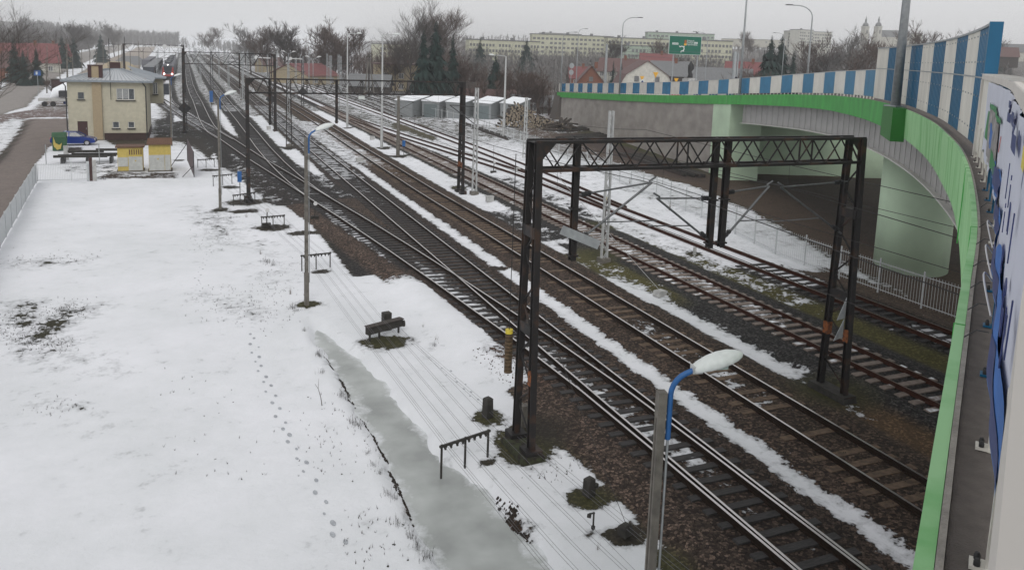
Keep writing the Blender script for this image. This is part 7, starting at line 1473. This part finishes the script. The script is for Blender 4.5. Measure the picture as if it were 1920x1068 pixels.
# ------------------------------------------------------------------ small plants, litter, tracks in the snow
def tuft(seed, n_, h_, r_, lean=.5):
    rg = random.Random(seed); m = MB()
    for i in range(n_):
        a = rg.uniform(0, 2*PI); b_ = Vector((rg.gauss(0, r_*.35), rg.gauss(0, r_*.35), -.04)); d = Vector((math.cos(a)*lean*rg.random(), math.sin(a)*lean*rg.random(), 1)).normalized(); L_ = h_*rg.uniform(.4, 1.1); e = b_+d*L_; s_ = Vector((-math.sin(a), math.cos(a), 0))*.006
        m.add([b_-s_, b_+s_, e], [(0, 1, 2)])
        if rg.random() < .6: q_ = b_.lerp(e, rg.uniform(.3, .7)); d2 = (d+Vector((rg.gauss(0, .6), rg.gauss(0, .6), .1))).normalized(); m.add([q_-s_*.8, q_+s_*.8, q_+d2*L_*.45], [(0, 1, 2)])
    me_ = bpy.data.meshes.new('weed'); me_.from_pydata(m.v, [], m.f); me_.materials.append(M['dry_grass'] if seed % 2 else M['soil']); return me_
TU = [tuft(i, (26, 16, 40, 16)[i], (.35, .55, .28, .45)[i], (.22, .15, .35, .12)[i]) for i in range(4)]
spots = [(500, 492, 2, 1.5), (512, 498, 0, 1.3), (488, 476, 1, 1), (548, 578, 0, 1.3), (556, 583, 2, .9), (545, 552, 1, .9), (571, 625, 0, .8), (596, 668, 0, 1), (600, 672, 2, .7), (604, 700, 0, 1), (640, 742, 2, 1.1), (650, 748, 0, 1), (662, 795, 0, 1.2), (672, 800, 2, 1), (690, 855, 2, .6), (700, 878, 2, .7), (712, 893, 0, .6), (728, 932, 2, .9), (740, 938, 0, .8), (745, 985, 2, .9), (770, 1010, 0, 1), (782, 1030, 2, .9), (800, 1050, 2, 1), (760, 960, 1, .6), (818, 640, 3, .8), (815, 650, 0, .9), (687, 730, 1, .6), (870, 545, 1, .5), (735, 478, 3, .5), (793, 617, 1, .5), (1150, 620, 1, .8), (1166, 632, 3, .8), (1128, 610, 1, .8), (1046, 560, 1, .7), (985, 545, 1, .6), (1115, 905, 3, .5), (1120, 1028, 1, .5), (1040, 690, 3, .7), (660, 325, 1, 1.4), (1010, 520, 1, 1), (432, 410, 2, 1.0), (462, 408, 1, 1), (425, 440, 1, 1), (300, 332, 2, 1.5), (285, 333, 1, 1.4), (330, 330, 2, 1.3), (255, 334, 1, 1.3), (215, 336, 2, 1.2), (240, 333, 0, 1.4), (195, 338, 0, 1.4), (322, 322, 0, 1.5), (985, 250, 1, 3), (1180, 345, 1, 1.5), (1050, 330, 1, 2), (1255, 395, 1, 2), (1380, 390, 3, 2.2), (1430, 410, 3, 2.2), (1350, 372, 3, 2.4), (850, 218, 1, 2), (905, 240, 1, 2)]
rg = random.Random(77)
for px, py, k, s_ in spots:
    x, y = G(px, py, z=-.36); o = bpy.data.objects.new('dry_weed', TU[k]); COL.objects.link(o); o.location = (x, y, hz(x, y)); o.scale = (s_*.8, s_*.8, s_*rg.uniform(.7, 1.0)); o.rotation_euler = (0, 0, rg.uniform(0, 6)); tag(o, 'small tuft of dry brown stalks sticking out of the snow', 'weed', 'dry weeds sticking out of the snow')
x, y = G(604, 756); m = MB(); m.tube([(x, y, -.4), (x-.04, y, -.1), (x-.12, y+.03, .22), (x-.10, y, .55)], [.014, .011, .008, .003], 5); m.tube([(x-.12, y+.03, .2), (x-.22, y, .38)], .005, 4); solo(m, 'sapling', M['bark'], (x, y, -.36), 'thin leaning bare sapling beside the upper end of the ditch', 'sapling')
# low dry grass, stones and crumbs of earth: nobody could count them
def scatter(name, lb_, pts, mt, size, flat=.4, kind='stone'):
    rg = np.random.RandomState(len(pts)); V = []; Fc = []; c = 0
    for x, y, s0 in pts:
        z = hz_fast(x, y); s_ = size*s0*rg.uniform(.5, 1.4)
        if kind == 'stone':
            a0 = rg.uniform(0, 6); n_ = 5; base = [(x+s_*math.cos(a0+k*2*PI/n_)*rg.uniform(.7, 1.2), y+s_*math.sin(a0+k*2*PI/n_)*rg.uniform(.7, 1.2), z-.02) for k in range(n_)]; top = (x+rg.uniform(-.2, .2)*s_, y+rg.uniform(-.2, .2)*s_, z+s_*flat*2)
            V += base+[top]; Fc += [(c+k, c+(k+1) % n_, c+n_) for k in range(n_)]; c += n_+1
        else:
            for k in range(3): a = rg.uniform(0, 6); L_ = s_*rg.uniform(.6, 1.3); dx, dy = math.cos(a), math.sin(a); V += [(x-dy*.008, y+dx*.008, z-.02), (x+dy*.008, y-dx*.008, z-.02), (x+dx*L_*.5, y+dy*L_*.5, z+L_*.8)]; Fc.append((c, c+1, c+2)); c += 3
    me_ = bpy.data.meshes.new(name); me_.from_pydata(V, [], Fc); me_.materials.append(mt); o = bpy.data.objects.new(name, me_); COL.objects.link(o); return tag(o, lb_, name, kind='stuff')
def hz_fast(x, y):
    i = min(max(np.searchsorted(xs, x)-1, 0), len(xs)-2); j = min(max(np.searchsorted(ys, y)-1, 0), len(ys)-2); u = (x-xs[i])/(xs[i+1]-xs[i]); v = (y-ys[j])/(ys[j+1]-ys[j])
    return float((ZZ[j, i]*(1-u)+ZZ[j, i+1]*u)*(1-v)+(ZZ[j+1, i]*(1-u)+ZZ[j+1, i+1]*u)*v)
rs = np.random.RandomState(4); pts = []
for y in np.arange(8, 30, .035):                       # broken turf on the left bank of the ditch
    dlx = np.interp(y, [8, 14, 16.6, 19.1, 22.2, 26.4, 30, 33], [5.1, 5.05, 4.95, 4.95, 5.0, 4.8, 4.6, 4.5])
    if vnoise(np.array([y]), np.array([3.]), .9, 5)[0]+.35*vnoise(np.array([y]), np.array([1.]), 3, 6)[0] > .58: pts += [(dlx+rs.normal(-.02, .05), y, 1), (dlx+rs.normal(.02, .07), y, .8)]
for c in GP((960, 955), (980, 985), (990, 1020), (950, 945), (975, 1000)): pts += [(c[0]+rs.normal(0, .10), c[1]+rs.normal(0, .2), 1) for _ in range(22)]
scatter('turf_clods', 'dark crumbling clods of turf along the banks of the frozen ditch', pts, M['soil'], .05, .6)
pts = []
for (a, b_), n_ in ((((0, 590), (100, 640)), 260), (((100, 590), (150, 570)), 150), (((50, 640), (130, 655)), 120), (((360, 540), (520, 600)), 170), (((380, 400), (430, 470)), 120), (((20, 480), (180, 490)), 90), (((300, 700), (520, 900)), 40), (((60, 750), (160, 775)), 40), (((480, 480), (560, 620)), 90), (((560, 740), (700, 900)), 90), (((980, 850), (1100, 900)), 60), (((640, 960), (760, 1060)), 60)):
    for _ in range(n_): u, v = rs.rand(), rs.rand(); x, y = G(a[0]+(b_[0]-a[0])*u+rs.normal(0, 14), a[1]+(b_[1]-a[1])*v+rs.normal(0, 7), z=-.36); pts.append((x, y, 1))
scatter('grass_stubble', 'dark grass stubble poking through the thin snow of the field', pts, M['soil'], .085, .25, 'blade'); scatter('grass_clods', 'dark flattened grass clods in the snow field', pts[::3], M['mound'], .05, .12)
pts = []
for _ in range(9000):
    y = 8+42*rs.rand()**1.6; r_ = rs.rand()
    if r_ < .40: x = T1c(y)-1.35-1.25*rs.rand()**1.3
    elif r_ < .62: x = 12.9+1.3+.45*rs.rand()
    elif r_ < .88: x = 17.45+rs.uniform(-1.9, 1.9)
    else: x = 23.4+rs.uniform(-1.7, 1.7)
    if 27 < y < 37 and r_ < .4: continue
    pts.append((x, y, 1))
scatter('ballast_stones', 'loose brown ballast stones beside and between the rails', pts, mat('ballast_stone', (.085, .061, .048), .9, 0, .75, 26, col2=(.03, .022, .018), thr=(.35, .65)), .034, .5)
# footprints: flat ovals along two paths, the hollows' shade painted in as darker colour
fpx = [(395, 468), (385, 490), (374, 512), (370, 530), (378, 548), (390, 560)]; fp2 = [(472, 628), (474, 645), (480, 662), (488, 685), (495, 705), (502, 722), (510, 742), (520, 765), (530, 792), (545, 828), (560, 860), (575, 885), (590, 905), (604, 945), (622, 985), (640, 1020), (652, 1050)]
m = MB()
def prints(path, step, sz):
    P_ = [Vector(G(*q, z=-.36)) for q in path]; k = 0
    for a, b_ in zip(P_, P_[1:]):
        n_ = max(1, int((b_-a).length/step)); d = (b_-a).normalized(); nn = Vector((-d.y, d.x))
        for i in range(n_):
            c = a.lerp(b_, i/n_)+nn*(.09 if k % 2 else -.09)+Vector((rs.normal(0, .03), rs.normal(0, .03))); k += 1; z = hz_fast(c.x, c.y)+.008; sz_ = sz; sz = sz_*rs.uniform(.55, 1.15); vs = [(c.x+d.x*sz*math.cos(t_)-d.y*sz*.5*math.sin(t_), c.y+d.y*sz*math.cos(t_)+d.x*sz*.5*math.sin(t_), z) for t_ in np.linspace(0, 2*PI, 9)[:-1]]; vs2 = [(c.x+(v[0]-c.x)*.5, c.y+(v[1]-c.y)*.5, z-.05) for v in vs]
            m.add(vs, [tuple(range(8))]); sz = sz_
prints(fpx, .42, .09); prints(fp2, .36, .12); prints([(832, 690), (880, 735), (900, 760)], .3, .07)
tag(m.build('footprints', mat('trodden_snow_shade', (.40, .42, .45), .85, 0, .3, 12)), 'lines of footprints trodden across the snow field', 'footprints', kind='stuff')

# ------------------------------------------------------------------ haze
hb = MB(); hb.box((250, 1240, 30), (3600, 2700, 72.4)); ho = hb.build('haze', [])
hm = bpy.data.materials.new('haze_air'); hm.use_nodes = True; n = hm.node_tree; n.nodes.clear(); pv = n.nodes.new('ShaderNodeVolumePrincipled'); pv.inputs['Color'].default_value = (.97, .985, 1, 1); pv.inputs['Density'].default_value = .00036; pv.inputs['Anisotropy'].default_value = .2
o_ = n.nodes.new('ShaderNodeOutputMaterial'); n.links.new(pv.outputs[0], o_.inputs['Volume']); ho.data.materials.append(hm); tag(ho, 'thin pale winter haze over the whole scene', 'haze', kind='stuff')
